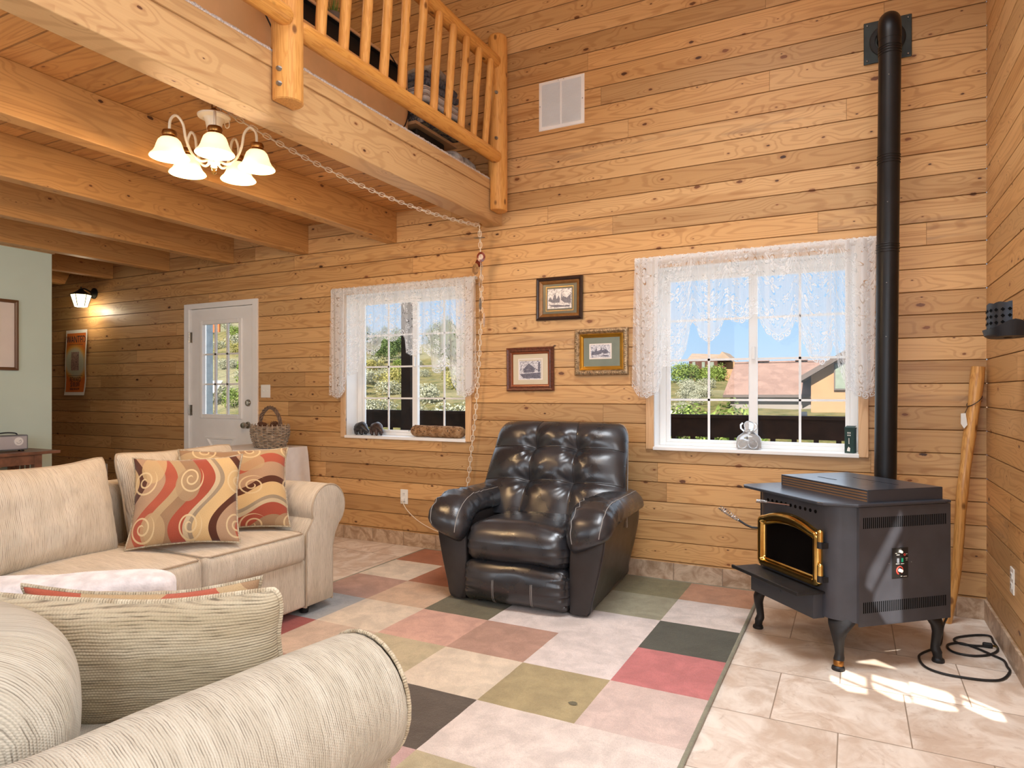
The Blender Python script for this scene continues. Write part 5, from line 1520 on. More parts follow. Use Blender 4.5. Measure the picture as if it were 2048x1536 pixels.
# stone wind chime beside the chain
WC = V((-2.375, 4.12, 2.405))
wc = thing('wind_chime', 'string of polished agate slices hanging at the loft beam corner', 'wind chime', tuple(WC))
def px_rel(u, v, Y=4.14): return on_y(u, v, Y) - WC
mb = MB(); mb.tube([V((0,0,0.02)), V((0.006,0,-0.05)), px_rel(961, 480), px_rel(961, 540), px_rel(960, 590), px_rel(962, 660)], 0.0015, 6); mb.build('string', M['cream_metal'], wc)
def slab(u, v, rx, rz, face, mat, mat2=None, Y=4.14, th=0.006):
    c = px_rel(u, v, Y); n = V(face).normalized(); a = n.cross(V((0,0,1)))
    if a.length < 0.1: a = V((1,0,0))
    a.normalize(); b = a.cross(n)
    rg = []
    for k, d in ((0.9, -th/2), (1.0, -th/4), (1.0, th/4), (0.9, th/2)):
        rg.append([c + n*d + a*(rx*k*cos(2*pi*j/22)*(1+0.06*nz(j*0.7, u))) + b*(rz*k*sin(2*pi*j/22)) for j in range(22)])
    mb = MB(); mb.loft(rg); s = mb.build('agate_slice', mat, wc)
    if mat2:
        mb = MB(); rg = []
        for k, d in ((0.55, th/2+0.0003), (0.4, th/2+0.0012), (0.02, th/2+0.0014)): rg.append([c + n*d + a*(rx*k*cos(2*pi*j/18)) + b*(rz*k*sin(2*pi*j/18)) for j in range(18)])
        mb.loft(rg, caps=False); mb.build('agate_core', mat2, s)
slab(959, 475.5, 0.042, 0.03, (0.1, -0.35, 1), M['stone_grey'], None, 4.14, 0.004)
slab(962, 514, 0.031, 0.037, (0.3, -1, 0.05), M['stone_red'], M['stone_pale'], 4.13)
slab(957, 526, 0.030, 0.030, (-0.2, -1, 0), M['stone_red'], None, 4.15)
slab(951, 538, 0.032, 0.042, (-0.3, -1, 0), M['stone_tan'], None, 4.135)
slab(960, 566, 0.013, 0.036, (0.9, -0.6, 0), M['stone_tan'], None)
slab(960.5, 608, 0.011, 0.045, (0.95, -0.4, 0), M['stone_grey'], None)
slab(961, 632, 0.011, 0.04, (0.9, -0.5, 0), M['stone_tan'], None)
slab(968, 640, 0.008, 0.052, (0.98, -0.3, 0), M['stone_pale'], None)

# ------------------------------------------------------------------ wall lantern
LN = V((-7.225, YW, 2.27))
ln = thing('wall_lantern', 'black lantern wall light glowing beside the green wall', 'lamp', tuple(LN))
Ry = Matrix.Rotation(pi/2, 3, 'X')
mb = MB(); mb.lathe([(0.0, 0.0), (0.058, 0.0), (0.058, 0.010), (0.045, 0.018), (0.02, 0.026), (0.0, 0.027)], 28, (0, 0, 0), R=Ry); mb.build('back_plate', M['black'], ln)
mb = MB(); mb.tube(catmull([V((0, -0.02, 0)), V((0, -0.06, 0.02)), V((0, -0.10, 0.035)), V((0, -0.135, 0.03))], 6), 0.008, 10); mb.build('bracket', M['black'], ln)
c = V((0, -0.14, 0))
mb = MB(); mb.lathe([(0.0, 0.055), (0.008, 0.05), (0.006, 0.035), (0.018, 0.030), (0.028, 0.015), (0.066, -0.012), (0.10, -0.028), (0.102, -0.034), (0.0, -0.030)], 6, c); mb.build('roof', M['black'], ln, smooth=False)
mb = MB(); mb.lathe([(0.094, -0.034), (0.060, -0.155), (0.055, -0.158), (0.0, -0.158)], 6, c); gl = mb.build('lantern_glass', M['sconce_glow'], ln, smooth=False)
mb = MB()
for k in range(6): a = pi/3*k; mb.tube([c + V((0.096*cos(a), 0.096*sin(a), -0.034)), c + V((0.061*cos(a), 0.061*sin(a), -0.157))], 0.0035, 6)
mb.build('cage', M['black'], ln)

# ------------------------------------------------------------------ poster
def poster():
    W, H = 0.385, 0.71; c = V((-7.50, YW-0.012, 1.535))
    def S(x, z):   # curled sheet
        k = z/H
        return V((x - 0.035*smooth((-k)*1.4+0.1) + 0.006*sin(k*9), -0.012 - 0.018*(0.5+0.5*sin(k*7+1)) - 0.05*max(0, -k-0.25)*2.0*(0.6+x), z))
    root = None
    mb = MB(); mb.grid(lambda u, v: S((u-0.5)*W, (v-0.5)*H), 16, 40)
    root = mb.build('wanted_poster', M['paper'], loc=tuple(c), smooth=True)
    tag(root, 'orange wanted poster curling off the wall below the lantern', 'poster')
    def patch(pts, mat, name, d=0.0012, nu=12, nv=24):
        x0, x1, z0, z1 = pts; mb = MB(); mb.grid(lambda u, v: S(lerp(x0, x1, u), lerp(z0, z1, v)) + V((0, -d, 0)), nu, nv); return mb.build(name, mat, root)
    t = NT('poster_orange'); o = t.sep(t.obj()); rr = t.m('SQRT', t.m('ADD', t.m('POWER', t.m('DIVIDE', t.m('ADD', o[0], 0.01), 0.165), 2.0), t.m('POWER', t.m('DIVIDE', t.m('SUBTRACT', o[2], 0.0), 0.145), 2.0)))
    col = t.mix(t.mapr(rr, 0.85, 1.25), C(204,204,176), t.mix(t.mapr(rr, 1.1, 1.5), C(226,168,76), C(212,110,44)))
    t.bsdf(col, 0.6, 0, None, 0.3)
    patch((-W/2+0.02, W/2-0.02, -H/2+0.035, H/2-0.035), t.mat, 'printed_panel')
    M['photo_print'] = pictorial('poster_picture', C(196,160,140), C(60,50,70), 30, 0.66)
    patch((-0.075, 0.065, -0.085, 0.115), M['photo_print'], 'printed_picture', 0.0022)
    mb = MB()
    B = lambda x, z: basis(V((1,0,0)), V((0,0,1)), V((0,-1,0)), V((x, S(x, z).y-0.0030, z)))
    def fit(txt, x, z, size, sx): text_mesh(mb, txt, B(x + (S(0, z).x), z), size, 0, sx)
    fit('WANTED', 0.0, 0.245, 0.115, 0.70)
    fit('REWARD', 0.0, -0.185, 0.075, 0.66)
    fit('$100,000', 0.0, -0.24, 0.075, 0.60)
    fit('DEAD OR ALIVE', 0.0, -0.288, 0.034, 0.72)
    for z in (0.195, -0.142):
        mb.box(-0.13+S(0, z).x, 0.13+S(0, z).x, S(0, z).y-0.0035, S(0, z).y-0.0026, z-0.002, z+0.002)
    mb.build('lettering', M['ink'], root, smooth=False)
poster()

# ------------------------------------------------------------------ framed pictures on the back wall
def moulding(name, w, h, prof, mat, parent):
    """prof: list of (inset, depth towards room)"""
    mb = MB()
    rings = []
    for ins, dep in prof:
        a, b = w/2-ins, h/2-ins
        rings.append([(-a, -dep, -b), (a, -dep, -b), (a, -dep, b), (-a, -dep, b)])
    mb.loft(rings, caps=False); return mb.build(name, mat, parent, smooth=False)
def flat(name, w, h, dep, mat, parent, x=0, z=0):
    mb = MB(); mb.add([(x-w/2, -dep, z-h/2), (x+w/2, -dep, z-h/2), (x+w/2, -dep, z+h/2), (x-w/2, -dep, z+h/2)], [(0,1,2,3)]); return mb.build(name, mat, parent, smooth=False)
def px_rect(u0, v0, u1, v1, Y=YW-0.012):
    """corner pixels (left top, right bottom)"""
    a = on_y(u0, v0, Y); b = on_y(u1, v1, Y); return a, b
def pic(u0, vt0, vb0, u1, vt1, vb1, label, name='framed_picture'):
    lt, lb, rt, rb = on_y(u0, vt0, YW-0.02), on_y(u0, vb0, YW-0.02), on_y(u1, vt1, YW-0.02), on_y(u1, vb1, YW-0.02)
    w = rt.x-lt.x; h = ((lt.z-lb.z)+(rt.z-rb.z))/2; c = (lt+lb+rt+rb)/4
    root = thing(name, label, 'picture', (c.x, YW, c.z)); root.rotation_euler = (0, -atan2(rt.z-lt.z+rb.z-lb.z, 2*w)*1.0, 0)
    return root, w, h
fr, w, h = pic(1072.5, 557.5, 641.5, 1164.5, 550, 637.5, 'landscape sketch in a dark frame with bronze liner, top of three', 'framed_picture')
moulding('frame', w, h, [(0, 0.0), (0, 0.022), (0.010, 0.030), (0.018, 0.026), (0.024, 0.020)], M['frame_dark'], fr)
moulding('frame_liner', w-0.048, h-0.048, [(0, 0.020), (0.010, 0.016), (0.020, 0.010), (0.022, 0.006)], M['frame_gold_brown'], fr)
flat('mat_board', w-0.08, h-0.08, 0.006, M['mat_green'], fr); pr_ = flat('print', w*0.52, h*0.46, 0.0075, M['print_a'], fr)
def sketch(parent, W, H, shapes, x=0, z=0, dep=0.0080):
    mb = MB()
    for i, sh in enumerate(shapes):
        mb.add([(x+a*W, -dep-0.00004*i, z+b*H) for a, b in sh], [tuple(range(len(sh)))], 0)
    mb.build('drawing', M['ink_soft'], parent, smooth=False)
M['ink_soft'] = pictorial('ink_wash', C(126,124,138), C(44,44,58), 90, 0.62)
sketch(fr, w*0.52, h*0.46, [[(-.48,-.1),(-.40,.10),(-.30,-.06),(-.22,.26),(-.12,-.02),(-.04,.18),(.02,-.05),(.0,-.2),(-.3,-.2)], [(.05,-.05),(.16,.12),(.30,.02),(.46,.22),(.48,-.25),(.2,-.22)], [(-.46,-.32),(-.1,-.30),(.2,-.36),(.46,-.34),(.4,-.42),(-.2,-.44)], [(-.20,.02),(-.17,.36),(-.14,.02)], [(.06,.0),(.09,.40),(.12,.0)]])
mb = MB()
for ww, hh in ((w*0.59, h*0.56),):
    for s in (-1, 1): mb.box(-ww/2, ww/2, -0.0078, -0.0068, s*hh/2-0.0008, s*hh/2+0.0008); mb.box(s*ww/2-0.0008, s*ww/2+0.0008, -0.0078, -0.0068, -hh/2, hh/2)
mb.build('gold_line', M['gold'], fr, smooth=False)
fr, w, h = pic(1013, 696.5, 782.5, 1106.5, 692.5, 781.5, 'small cabin engraving with wide cream mat in a mahogany frame', 'framed_picture')
moulding('frame', w, h, [(0, 0.0), (0, 0.020), (0.008, 0.028), (0.020, 0.024), (0.026, 0.026), (0.034, 0.018)], M['frame_mahog'], fr)
moulding('frame_liner', w-0.066, h-0.066, [(0, 0.018), (0.008, 0.016), (0.014, 0.008), (0.015, 0.005)], M['frame_mahog_in'], fr)
flat('mat_board', w-0.09, h-0.09, 0.005, M['mat_cream'], fr); flat('print', w*0.465, h*0.42, 0.0065, M['print_b'], fr, -0.002, -0.006)
sketch(fr, w*0.465, h*0.42, [[(-.34,.02),(-.06,.36),(.26,.06),(.20,.0),(-.06,.04)], [(-.30,-.14),(-.30,.03),(.20,.02),(.20,-.12)], [(-.48,-.22),(.48,-.14),(.48,-.46),(-.3,-.44)], [(.36,-.1),(.38,.44),(.46,.44),(.46,-.1)], [(-.44,.0),(-.42,.40),(-.40,.0)]], -0.002, -0.006, 0.0070)
moulding('mat_bevel', w*0.52, h*0.49, [(0, 0.005), (0.0, 0.0062), (0.008, 0.0056)], M['mat_white'], fr)
fr, w, h = pic(1149.5, 659.5, 751, 1256, 653.5, 749.5, 'village scene behind sage mat in an ornate silver-gilt frame', 'framed_picture')
moulding('frame', w, h, [(0, 0.0), (0, 0.024), (0.006, 0.030), (0.020, 0.034), (0.030, 0.026), (0.036, 0.018)], M['frame_silver'], fr)
moulding('frame_liner', w-0.07, h-0.07, [(0, 0.018), (0.006, 0.024), (0.014, 0.016), (0.020, 0.012), (0.026, 0.006)], M['gold'], fr)
flat('mat_board', w-0.115, h-0.115, 0.006, M['mat_sage'], fr); flat('print', w*0.37, h*0.28, 0.008, M['print_b'], fr, -0.008, 0.004)
sketch(fr, w*0.37, h*0.28, [[(-.46,-.3),(-.44,.05),(-.3,-.02),(-.2,.3),(-.16,.02),(.0,.10),(.06,.34),(.10,.08),(.30,.16),(.42,-.1),(.3,-.2),(.1,-.12),(-.1,-.25)], [(.0,-.38),(.2,-.28),(.42,-.32),(.44,-.42)]], -0.008, 0.004, 0.0086)
moulding('mat_bevel', w*0.42, h*0.33, [(0, 0.006), (0, 0.0076), (0.010, 0.0070)], M['mat_white'], fr)
for ob in fr.children:
    if ob.name.startswith('mat_bevel'): ob.location.x = -0.008; ob.location.z = 0.004
# carved beads on the ornate frame
mb = MB()
for s in (-1, 1):
    for k in range(22): mb.sphere(((k-10.5)/22*(w-0.04), -0.032, s*(h/2-0.016)), (0.007, 0.004, 0.006), 8, 5)
    for k in range(19): mb.sphere((s*(w/2-0.016), -0.032, (k-9)/19*(h-0.04)), (0.006, 0.004, 0.007), 8, 5)
mb.build('carved_beading', M['frame_silver'], fr)

# large picture on the sage wall
g0, g1 = on_x(36.5, 601, -6.135), on_x(36.5, 741, -6.135)
gp = thing('framed_picture', 'large pale print in a thin brown frame hung on the green wall', 'picture', (-6.15, g0.y-0.45, (g0.z+g1.z)/2), radians(90))
gh = g0.z-g1.z; gw = 0.90
moulding('frame', gw, gh, [(0, 0.0), (0, 0.022), (0.012, 0.024), (0.024, 0.020), (0.026, 0.010)], M['frame_brown'], gp)
flat('mat_board', gw-0.05, gh-0.05, 0.010, M['mat_white'], gp); moulding('mat_bevel', gw-0.26, gh-0.15, [(0, 0.010), (0, 0.013), (0.02, 0.012), (0.022, 0.010)], M['mat_white'], gp)
M['print_c'] = pictorial('faded_landscape', C(220,196,168), C(120,116,96), 9, 0.7)
flat('print', gw-0.31, gh-0.20, 0.0112, M['print_c'], gp)

# ------------------------------------------------------------------ vent grille
v0, v1 = on_y(1078, 167, YW), on_y(1169, 246, YW)
vc = V(((v0.x+v1.x)/2, YW, (v0.z+v1.z)/2)); vw = v1.x-v0.x; vh = v0.z-v1.z
vt = thing('vent_grille', 'white louvred air vent high on the pine wall', 'vent', tuple(vc))
moulding('grille_frame', vw, vh, [(0, 0.0), (0.004, 0.006), (0.022, 0.007), (0.026, 0.003)], M['white_paint'], vt)
mb = MB(); mb.box(-vw/2+0.024, vw/2-0.024, -0.001, 0.0, -vh/2+0.024, vh/2-0.024); mb.build('duct', M['grey_pl'], vt, smooth=False)
mb = MB(); n = 30
for k in range(n):
    z = -vh/2+0.03 + (vh-0.06)*k/(n-1); mb.obox((0, -0.005, z), (vw-0.05, 0.011, 0.0016), Matrix.Rotation(radians(-30), 3, 'X'))
mb.box(-0.006, 0.006, -0.0085, -0.001, -vh/2+0.02, vh/2-0.02); mb.build('louver', M['white_paint'], vt, smooth=False)
mb = MB()
for sx in (-1, 1): mb.sphere((sx*(vw/2-0.012), -0.008, 0.0), 0.004, 8, 6); mb.sphere((sx*0.02, -0.008, vh/2-0.01), 0.003, 8, 6)
mb.build('screw', M['bolt'], vt)

# ------------------------------------------------------------------ outlets and switch
def outlet(loc, rz, label, plug=False):
    o = thing('wall_outlet', label, 'outlet', loc, rz)
    mb = MB(); mb.box(-0.036, 0.036, -0.006, 0, -0.058, 0.058); p = mb.build('cover_plate', M['plastic'], o, smooth=False, bevel=0.003)
    mb = MB()
    for z in (0.022, -0.022): mb.rbox(-0.017, 0.017, -0.0085, -0.003, z-0.014, z+0.014, 0.004, 3)
    r = mb.build('receptacle', M['plastic'], o)
    mb = MB()
    for z in (0.022, -0.022):
        for x in (-0.006, 0.006): mb.box(x-0.0012, x+0.0012, -0.0092, -0.0080, z-0.001, z+0.007)
        mb.cyl((0, -0.0092, z-0.007), (0, -0.008, z-0.007), 0.002, n=8)
    mb.build('slot', M['black'], o, smooth=False)
    return o
outlet((-3.158, YW, 0.385), 0, 'white wall outlet with a plugged-in cord, left of the recliner')
outlet((XR, 3.64, 0.374), radians(-90), 'white wall outlet low on the right-hand wall')
outlet((-7.03, YW, 0.40), 0, 'wall outlet low on the pine wall left of the door, behind the sofa cushions')
sw = thing('light_switch', 'white double light switch plate right of the door', 'switch', (-4.68, YW, 1.222))
mb = MB(); mb.box(-0.058, 0.058, -0.006, 0, -0.058, 0.058); mb.build('cover_plate', M['plastic'], sw, smooth=False, bevel=0.003)
for x in (-0.023, 0.023):
    mb = MB(); mb.box(x-0.005, x+0.005, -0.014, -0.004, -0.004, 0.012); mb.build('toggle', M['plastic'], sw, smooth=False, bevel=0.001)
# lamp cord from outlet to behind the recliner
P = [V((-3.158, YW-0.01, 0.362)), V((-3.15, YW-0.035, 0.35)), V((-3.10, YW-0.045, 0.29)), V((-3.00, YW-0.04, 0.215)), V((-2.86, YW-0.04, 0.16)), V((-2.68, YW-0.05, 0.125)), V((-2.5, YW-0.06, 0.10)), V((-2.3, YW-0.08, 0.05)), V((-2.12, YW-0.12, 0.012))]
mb = MB(); mb.tube(catmull(P, 6), 0.003, 8); lc = mb.build('lamp_cord', M['chain']); tag(lc, 'thin white cord running from the outlet down behind the recliner', 'cord')
mb = MB(); mb.rbox(-3.172, -3.144, YW-0.032, YW-0.0095, 0.350, 0.376, 0.005, 3); mb.build('plug', M['plastic'], lc)

# ------------------------------------------------------------------ iron candle sconce on right wall
ic = thing('candle_sconce', 'black iron pierced candle sconce on the right-hand wall', 'sconce', (XR, 3.26, 1.43))
mb = MB(); rings = []
for k, (r, z) in enumerate(((0.02, 0.012), (0.06, 0.006), (0.085, 0.004), (0.098, 0.012), (0.108, 0.030), (0.109, 0.031), (0.100, 0.008), (0.085, 0.0), (0.02, 0.0))):
    rings.append([(-0.085 + r*cos(2*pi*j/28)*0.75, r*sin(2*pi*j/28)*(1.35 if abs(sin(2*pi*j/28)) > 0.4 else 1.2), z + (0.030 if r > 0.09 else 0)*abs(sin(2*pi*j/28))**6) for j in range(28)])
mb.loft(rings, caps=False); mb.build('tray', M['iron'], ic)
mb = MB(); rg = []
for z in (0.012, 0.06, 0.115, 0.130): rg.append([(-0.085+0.068*cos(a), 0.095*sin(a), z + (0.006*abs(sin(a*5)) if z > 0.12 else 0)) for a in [pi/2 + pi*i/24 - pi/24*0 for i in range(25)]])
mb.loft(rg, closed=False, caps=False); mb.build('screen', M['iron'], ic)
mb = MB()
for z in (0.03, 0.055, 0.08, 0.105):
    for i in range(10):
        a = pi/2 + 0.12 + (pi-0.24)*i/9; c = V((-0.085+0.0695*cos(a), 0.0965*sin(a), z)); n = V((cos(a), sin(a), 0)); mb.cyl(c, c + n*0.0008, 0.0075, n=4)
mb.build('pierced_hole', M['slot'], ic, smooth=False)
mb = MB(); mb.box(-0.012, -0.001, -0.03, 0.03, -0.03, 0.20); mb.cyl((-0.012, 0, 0.005), (-0.06, 0, 0.005), 0.006, n=8); mb.build('wall_bracket', M['iron'], ic, smooth=False)

# ------------------------------------------------------------------ lace curtains
def lace_curtain(label, x0, x1, ztop, outline, Y, rodr=0.007):
    root = thing('lace_curtain', label, 'curtain', (x0, Y, ztop))
    xs = [p[0] for p in outline]; zs = [p[1] for p in outline]
    def bot(x):
        for i in range(1, len(xs)):
            if x <= xs[i]: 
                t = (x-xs[i-1])/max(1e-6, xs[i]-xs[i-1]); return lerp(zs[i-1], zs[i], smooth(t)*0.4+t*0.6)
        return zs[-1]
    NX, NZ = 300, 36
    def pt(u, v):
        x = lerp(x0, x1, u); zb = bot(x) + 0.004*abs(sin(x*pi/0.036))
        edge = min(u, 1-u)
        f = 0.012*sin(x*62+2*sin(x*9)) + 0.008*sin(x*23+1)
        amp = smooth(v*3)*0.8+0.2
        z = lerp(ztop-0.0, zb, v)
        flare = (u-0.5)*0.03*v
        return V((x - x0 + flare, -0.004 + f*amp - 0.004, z - ztop)), z-zb
    mb = MB()
    vs = []; uvs = []
    for j in range(NZ+1):
        v = (j/NZ)**1.0
        for i in range(NX+1):
            p, h = pt(i/NX, v); vs.append(p); uvs.append(((lerp(x0, x1, i/NX)), max(0.0002, h)))
    fs = []
    for j in range(NZ):
        for i in range(NX): a = j*(NX+1)+i; fs.append((a, a+NX+1, a+NX+2, a+1))
    mb.add(vs, fs, 0, uvs); mb.build('lace_panel', M['lace'], root)
    # gathered heading and the folded side tails (second layer of net)
    for (a, b, kb) in ((x0+0.004, x0+0.115*(x1-x0), 0.0), (x1-0.115*(x1-x0), x1-0.004, 0.0)):
        mb = MB()
        def fn(u, v, a=a, b=b):
            x = lerp(a, b, u); zb = bot(x)+0.012
            return V((x-x0 + (0.5-u)*0.02*v, -0.016 + 0.014*sin(x*75+1), lerp(ztop, zb, v)-ztop))
        mb.grid(fn, 40, 24, 0, lambda u, v, a=a, b=b: (lerp(a, b, u)+0.31, max(0.0002, (ztop-bot(lerp(a, b, u))-0.012)*(1-v))))
        mb.build('lace_tail', M['lace_tail'], root)
    mb = MB()
    def fh(u, v):
        x = lerp(x0, x1, u); r = 0.011
        return V((x-x0, -r*sin(v*pi*1.0)*1.3 + 0.003*sin(x*120), 0.012 - 0.055*v + 0.006*(nz(x*60)) * (1 if v < 0.1 else 0)))
    mb.grid(fh, 220, 8, 0, lambda u, v: (lerp(x0, x1, u), 0.3+0.05*v)); mb.build('heading', M['lace_thick'], root)
    mb = MB(); mb.cyl((0.004, 0.003, 0.0), (x1-x0-0.004, 0.003, 0.0), rodr, n=10)
    for x in (0.012, x1-x0-0.012): mb.box(x-0.008, x+0.008, 0.0, YW-Y+0.002-0.018, -0.01, 0.01)
    mb.build('curtain_rod', M['white_paint'], root)
    return root
def outl(px, org, sc, Y): return [(lambda p: (p.x, p.z))(on_y(org[0]+x*sc, org[1]+y*sc, Y)) for x, y in px]
YC = YW - 0.045
R_px = [(205,955),(240,1012),(290,1020),(345,990),(366,915),(378,835),(410,838),(460,822),(510,750),(550,575),(562,590),(590,665),(640,694),(700,650),(734,555),(745,545),(780,572),(830,583),(880,555),(905,525),(920,528),(940,585),(975,645),(1040,688),(1105,655),(1138,570),(1148,580),(1180,700),(1235,805),(1290,828),(1335,795),(1352,715),(1362,720),(1385,850),(1435,970),(1462,975),(1475,1000),(1540,1027),(1595,1005),(1618,955)]
oR = outl(R_px, (1200, 450), 0.3418, YC)
aR, bR = on_y(1274.5, 520.5, YC), on_y(1743, 476, YC)
lace_curtain('white lace valance with scalloped hem on the right-hand window', oR[0][0], oR[-1][0], (aR.z+bR.z)/2, oR, YC)
L_px = [(14,1075),(60,1104),(110,1095),(140,1040),(152,900),(195,908),(240,880),(280,780),(296,690),(308,655),(340,725),(395,742),(432,680),(446,612),(470,590),(520,617),(575,610),(625,560),(640,590),(650,715),(700,737),(770,720),(790,650),(800,700),(850,745),(868,800),(885,880),(930,893),(965,868),(985,830),(1015,860),(1035,965),(1090,1085),(1150,1095),(1170,1085),(1210,1060),(1246,975)]
oL = outl(L_px, (660, 540), 0.2344, YC)
aL, bL = on_y(673, 579.5, YC), on_y(952, 555, YC)
lace_curtain('white lace valance with uneven hem on the left-hand window', oL[0][0], oL[-1][0], (aL.z+bL.z)/2, oL, YC)

# ------------------------------------------------------------------ things on the sills
SILL = W1[2]
def bear(loc, rz, mat, label, s=1.0):
    mb = MB()
    def sp(c, r, **k): mb.sphere(tuple(V(c)*s), tuple(V(r)*s), 16, 10, **k)
    # one skin : body, hump, head blended by overlapping ellipsoids along a spine
    spine = [((-0.052,0,0.040),0.010),((-0.046,0,0.046),0.026),((-0.030,0,0.052),0.034),((-0.008,0,0.055),0.036),((0.012,0,0.060),0.037),((0.028,0,0.055),0.032),((0.040,0,0.046),0.025),((0.052,0,0.037),0.021),((0.064,0,0.030),0.016),((0.074,0,0.024),0.011),((0.079,0,0.021),0.006)]
    mb.tube([V(p)*s for p, r in spine], [r*s for p, r in spine], 16)
    for x, y in ((-0.036,0.018),(-0.034,-0.018),(0.022,0.018),(0.024,-0.018)):
        mb.tube([V((x,y,0.045))*s, V((x+0.002,y*1.1,0.024))*s, V((x+0.004,y*1.1,0.010))*s, V((x+0.012,y*1.1,0.005))*s], [0.018*s,0.014*s,0.012*s,0.008*s], 10)
    for y in (-0.014, 0.014): sp((0.040,y,0.068),(0.007,0.004,0.008))
    o = mb.build('bear_figurine', mat, loc=loc, rz=rz); return tag(o, label, 'figurine')
b1 = on_z(738, 868, SILL); b2 = on_z(767, 869, SILL)
bear((b1.x, 4.375, SILL), radians(-10), M['bear'], 'small black bear figurine on the left window sill, nearer the left end', 1.15)
bear((b2.x+0.01, 4.375, SILL), radians(-18), M['bear_brown'], 'small brownish bear figurine on the left window sill, next to the driftwood log', 1.15)
la, lb_ = on_y(824, 862, 4.37), on_y(929, 862, 4.37)
mb = MB(); pts = []; rs = []
for i in range(30):
    t = i/29; r = 0.046*(1+0.06*nz(t*5, 3))
    if i < 3: r *= (0.55, 0.85, 0.97)[i]
    if i > 27: r *= (0.9, 0.7)[i-28]
    pts.append(V((lerp(la.x, lb_.x-0.012, t)-la.x, 0, 0.048 - 0.003*t))); rs.append(r)
mb.tube(pts, rs, 22); dl = mb.build('driftwood_log', M['driftwood'], loc=(la.x, 4.375, SILL), angle=60); tag(dl, 'short weathered textured log lying on the left window sill', 'log')
M['pit'] = simple('dark_pit', C(70,50,34), 0.9)
mb = MB()
for i in range(60):
    t = random.random(); a = radians(random.uniform(60, 200)); c = pts[int(t*29)] + V((0, -cos(a-pi/2)*0.0455*1.0, sin(a-pi/2)*0.0455))
    mb.sphere(c, (0.007, 0.003, 0.003), 6, 4)
mb.build('pit', M['pit'], dl)

j = on_z(1507, 893, SILL); jl = V((j.x, 4.365, SILL))
jar = thing('glass_bottle', 'clear moulded glass bottle with stopper on the right window sill', 'bottle', tuple(jl))
def jprof(a):   # faceted squat bottle
    return 1 + 0.07*abs(sin(2*a))
rows = [(0.0,0.0),(0.066,0.002),(0.074,0.010),(0.075,0.035),(0.074,0.060),(0.066,0.078),(0.048,0.092),(0.032,0.104),(0.026,0.116),(0.026,0.124),(0.030,0.128)]
mb = MB(); rg = []
for r, z in rows: rg.append([(r*jprof(2*pi*k/32)*cos(2*pi*k/32)*0.98, r*jprof(2*pi*k/32)*sin(2*pi*k/32)*0.62, z) for k in range(32)])
mb.loft(rg, caps=False); 
for sx in (-0.032, 0.032): mb.lathe([(0.026, 0), (0.028, 0.004), (0.022, 0.006)], 20, (sx, -0.0465, 0.035), R=Matrix.Rotation(pi/2, 3, 'X'))
mb.build('bottle_body', M['bottle'], jar)
mb = MB(); mb.lathe([(0.020, 0.124), (0.026, 0.130), (0.030, 0.150), (0.024, 0.166), (0.012, 0.174), (0.0, 0.176)], 18)
for sx in (-1, 1): mb.tube([(sx*0.028, 0, 0.112), (sx*0.046, 0, 0.128), (sx*0.048, 0, 0.150), (sx*0.036, 0, 0.162)], 0.006, 8)
mb.build('stopper', M['bottle'], jar)
gb = on_y(1709, 880, 4.36)
g = thing('green_box', 'narrow dark green lidded box standing at the right end of the sill', 'box', (-0.008, 4.352, SILL), radians(-18))
mb = MB(); mb.box(-0.026, 0.026, -0.022, 0.022, 0, 0.150); mb.build('box_body', M['green_box'], g, smooth=False, bevel=0.002)
mb = MB(); mb.box(-0.027, 0.027, -0.023, 0.023, 0.142, 0.148); mb.add([(-0.027,-0.023,0.148),(0.027,-0.023,0.148),(0.027,0.023,0.158),(-0.027,0.023,0.158)], [(0,1,2,3)]); mb.build('lid', M['green_box'], g, smooth=False)
mb = MB()
for z, s in ((0.118, 0.008), (0.104, 0.007)): 
    for k in range(3): mb.box(-0.010+k*0.007, -0.006+k*0.007, -0.0228, -0.0218, z-s/2, z+s/2)
for k in range(5): mb.tube([(-0.002+0.006*nz(k), -0.0224, 0.088-k*0.007), (0.004*nz(k*3+1), -0.0224, 0.082-k*0.007)], 0.0022, 5)
mb.add([(-0.012,-0.0226,0.012),(0.004,-0.0226,0.010),(0.006,-0.0226,0.030),(-0.004,-0.0226,0.038),(-0.010,-0.0226,0.026)], [(0,1,2,3,4)])
mb.build('white_mark', M['paper'], g, smooth=False)

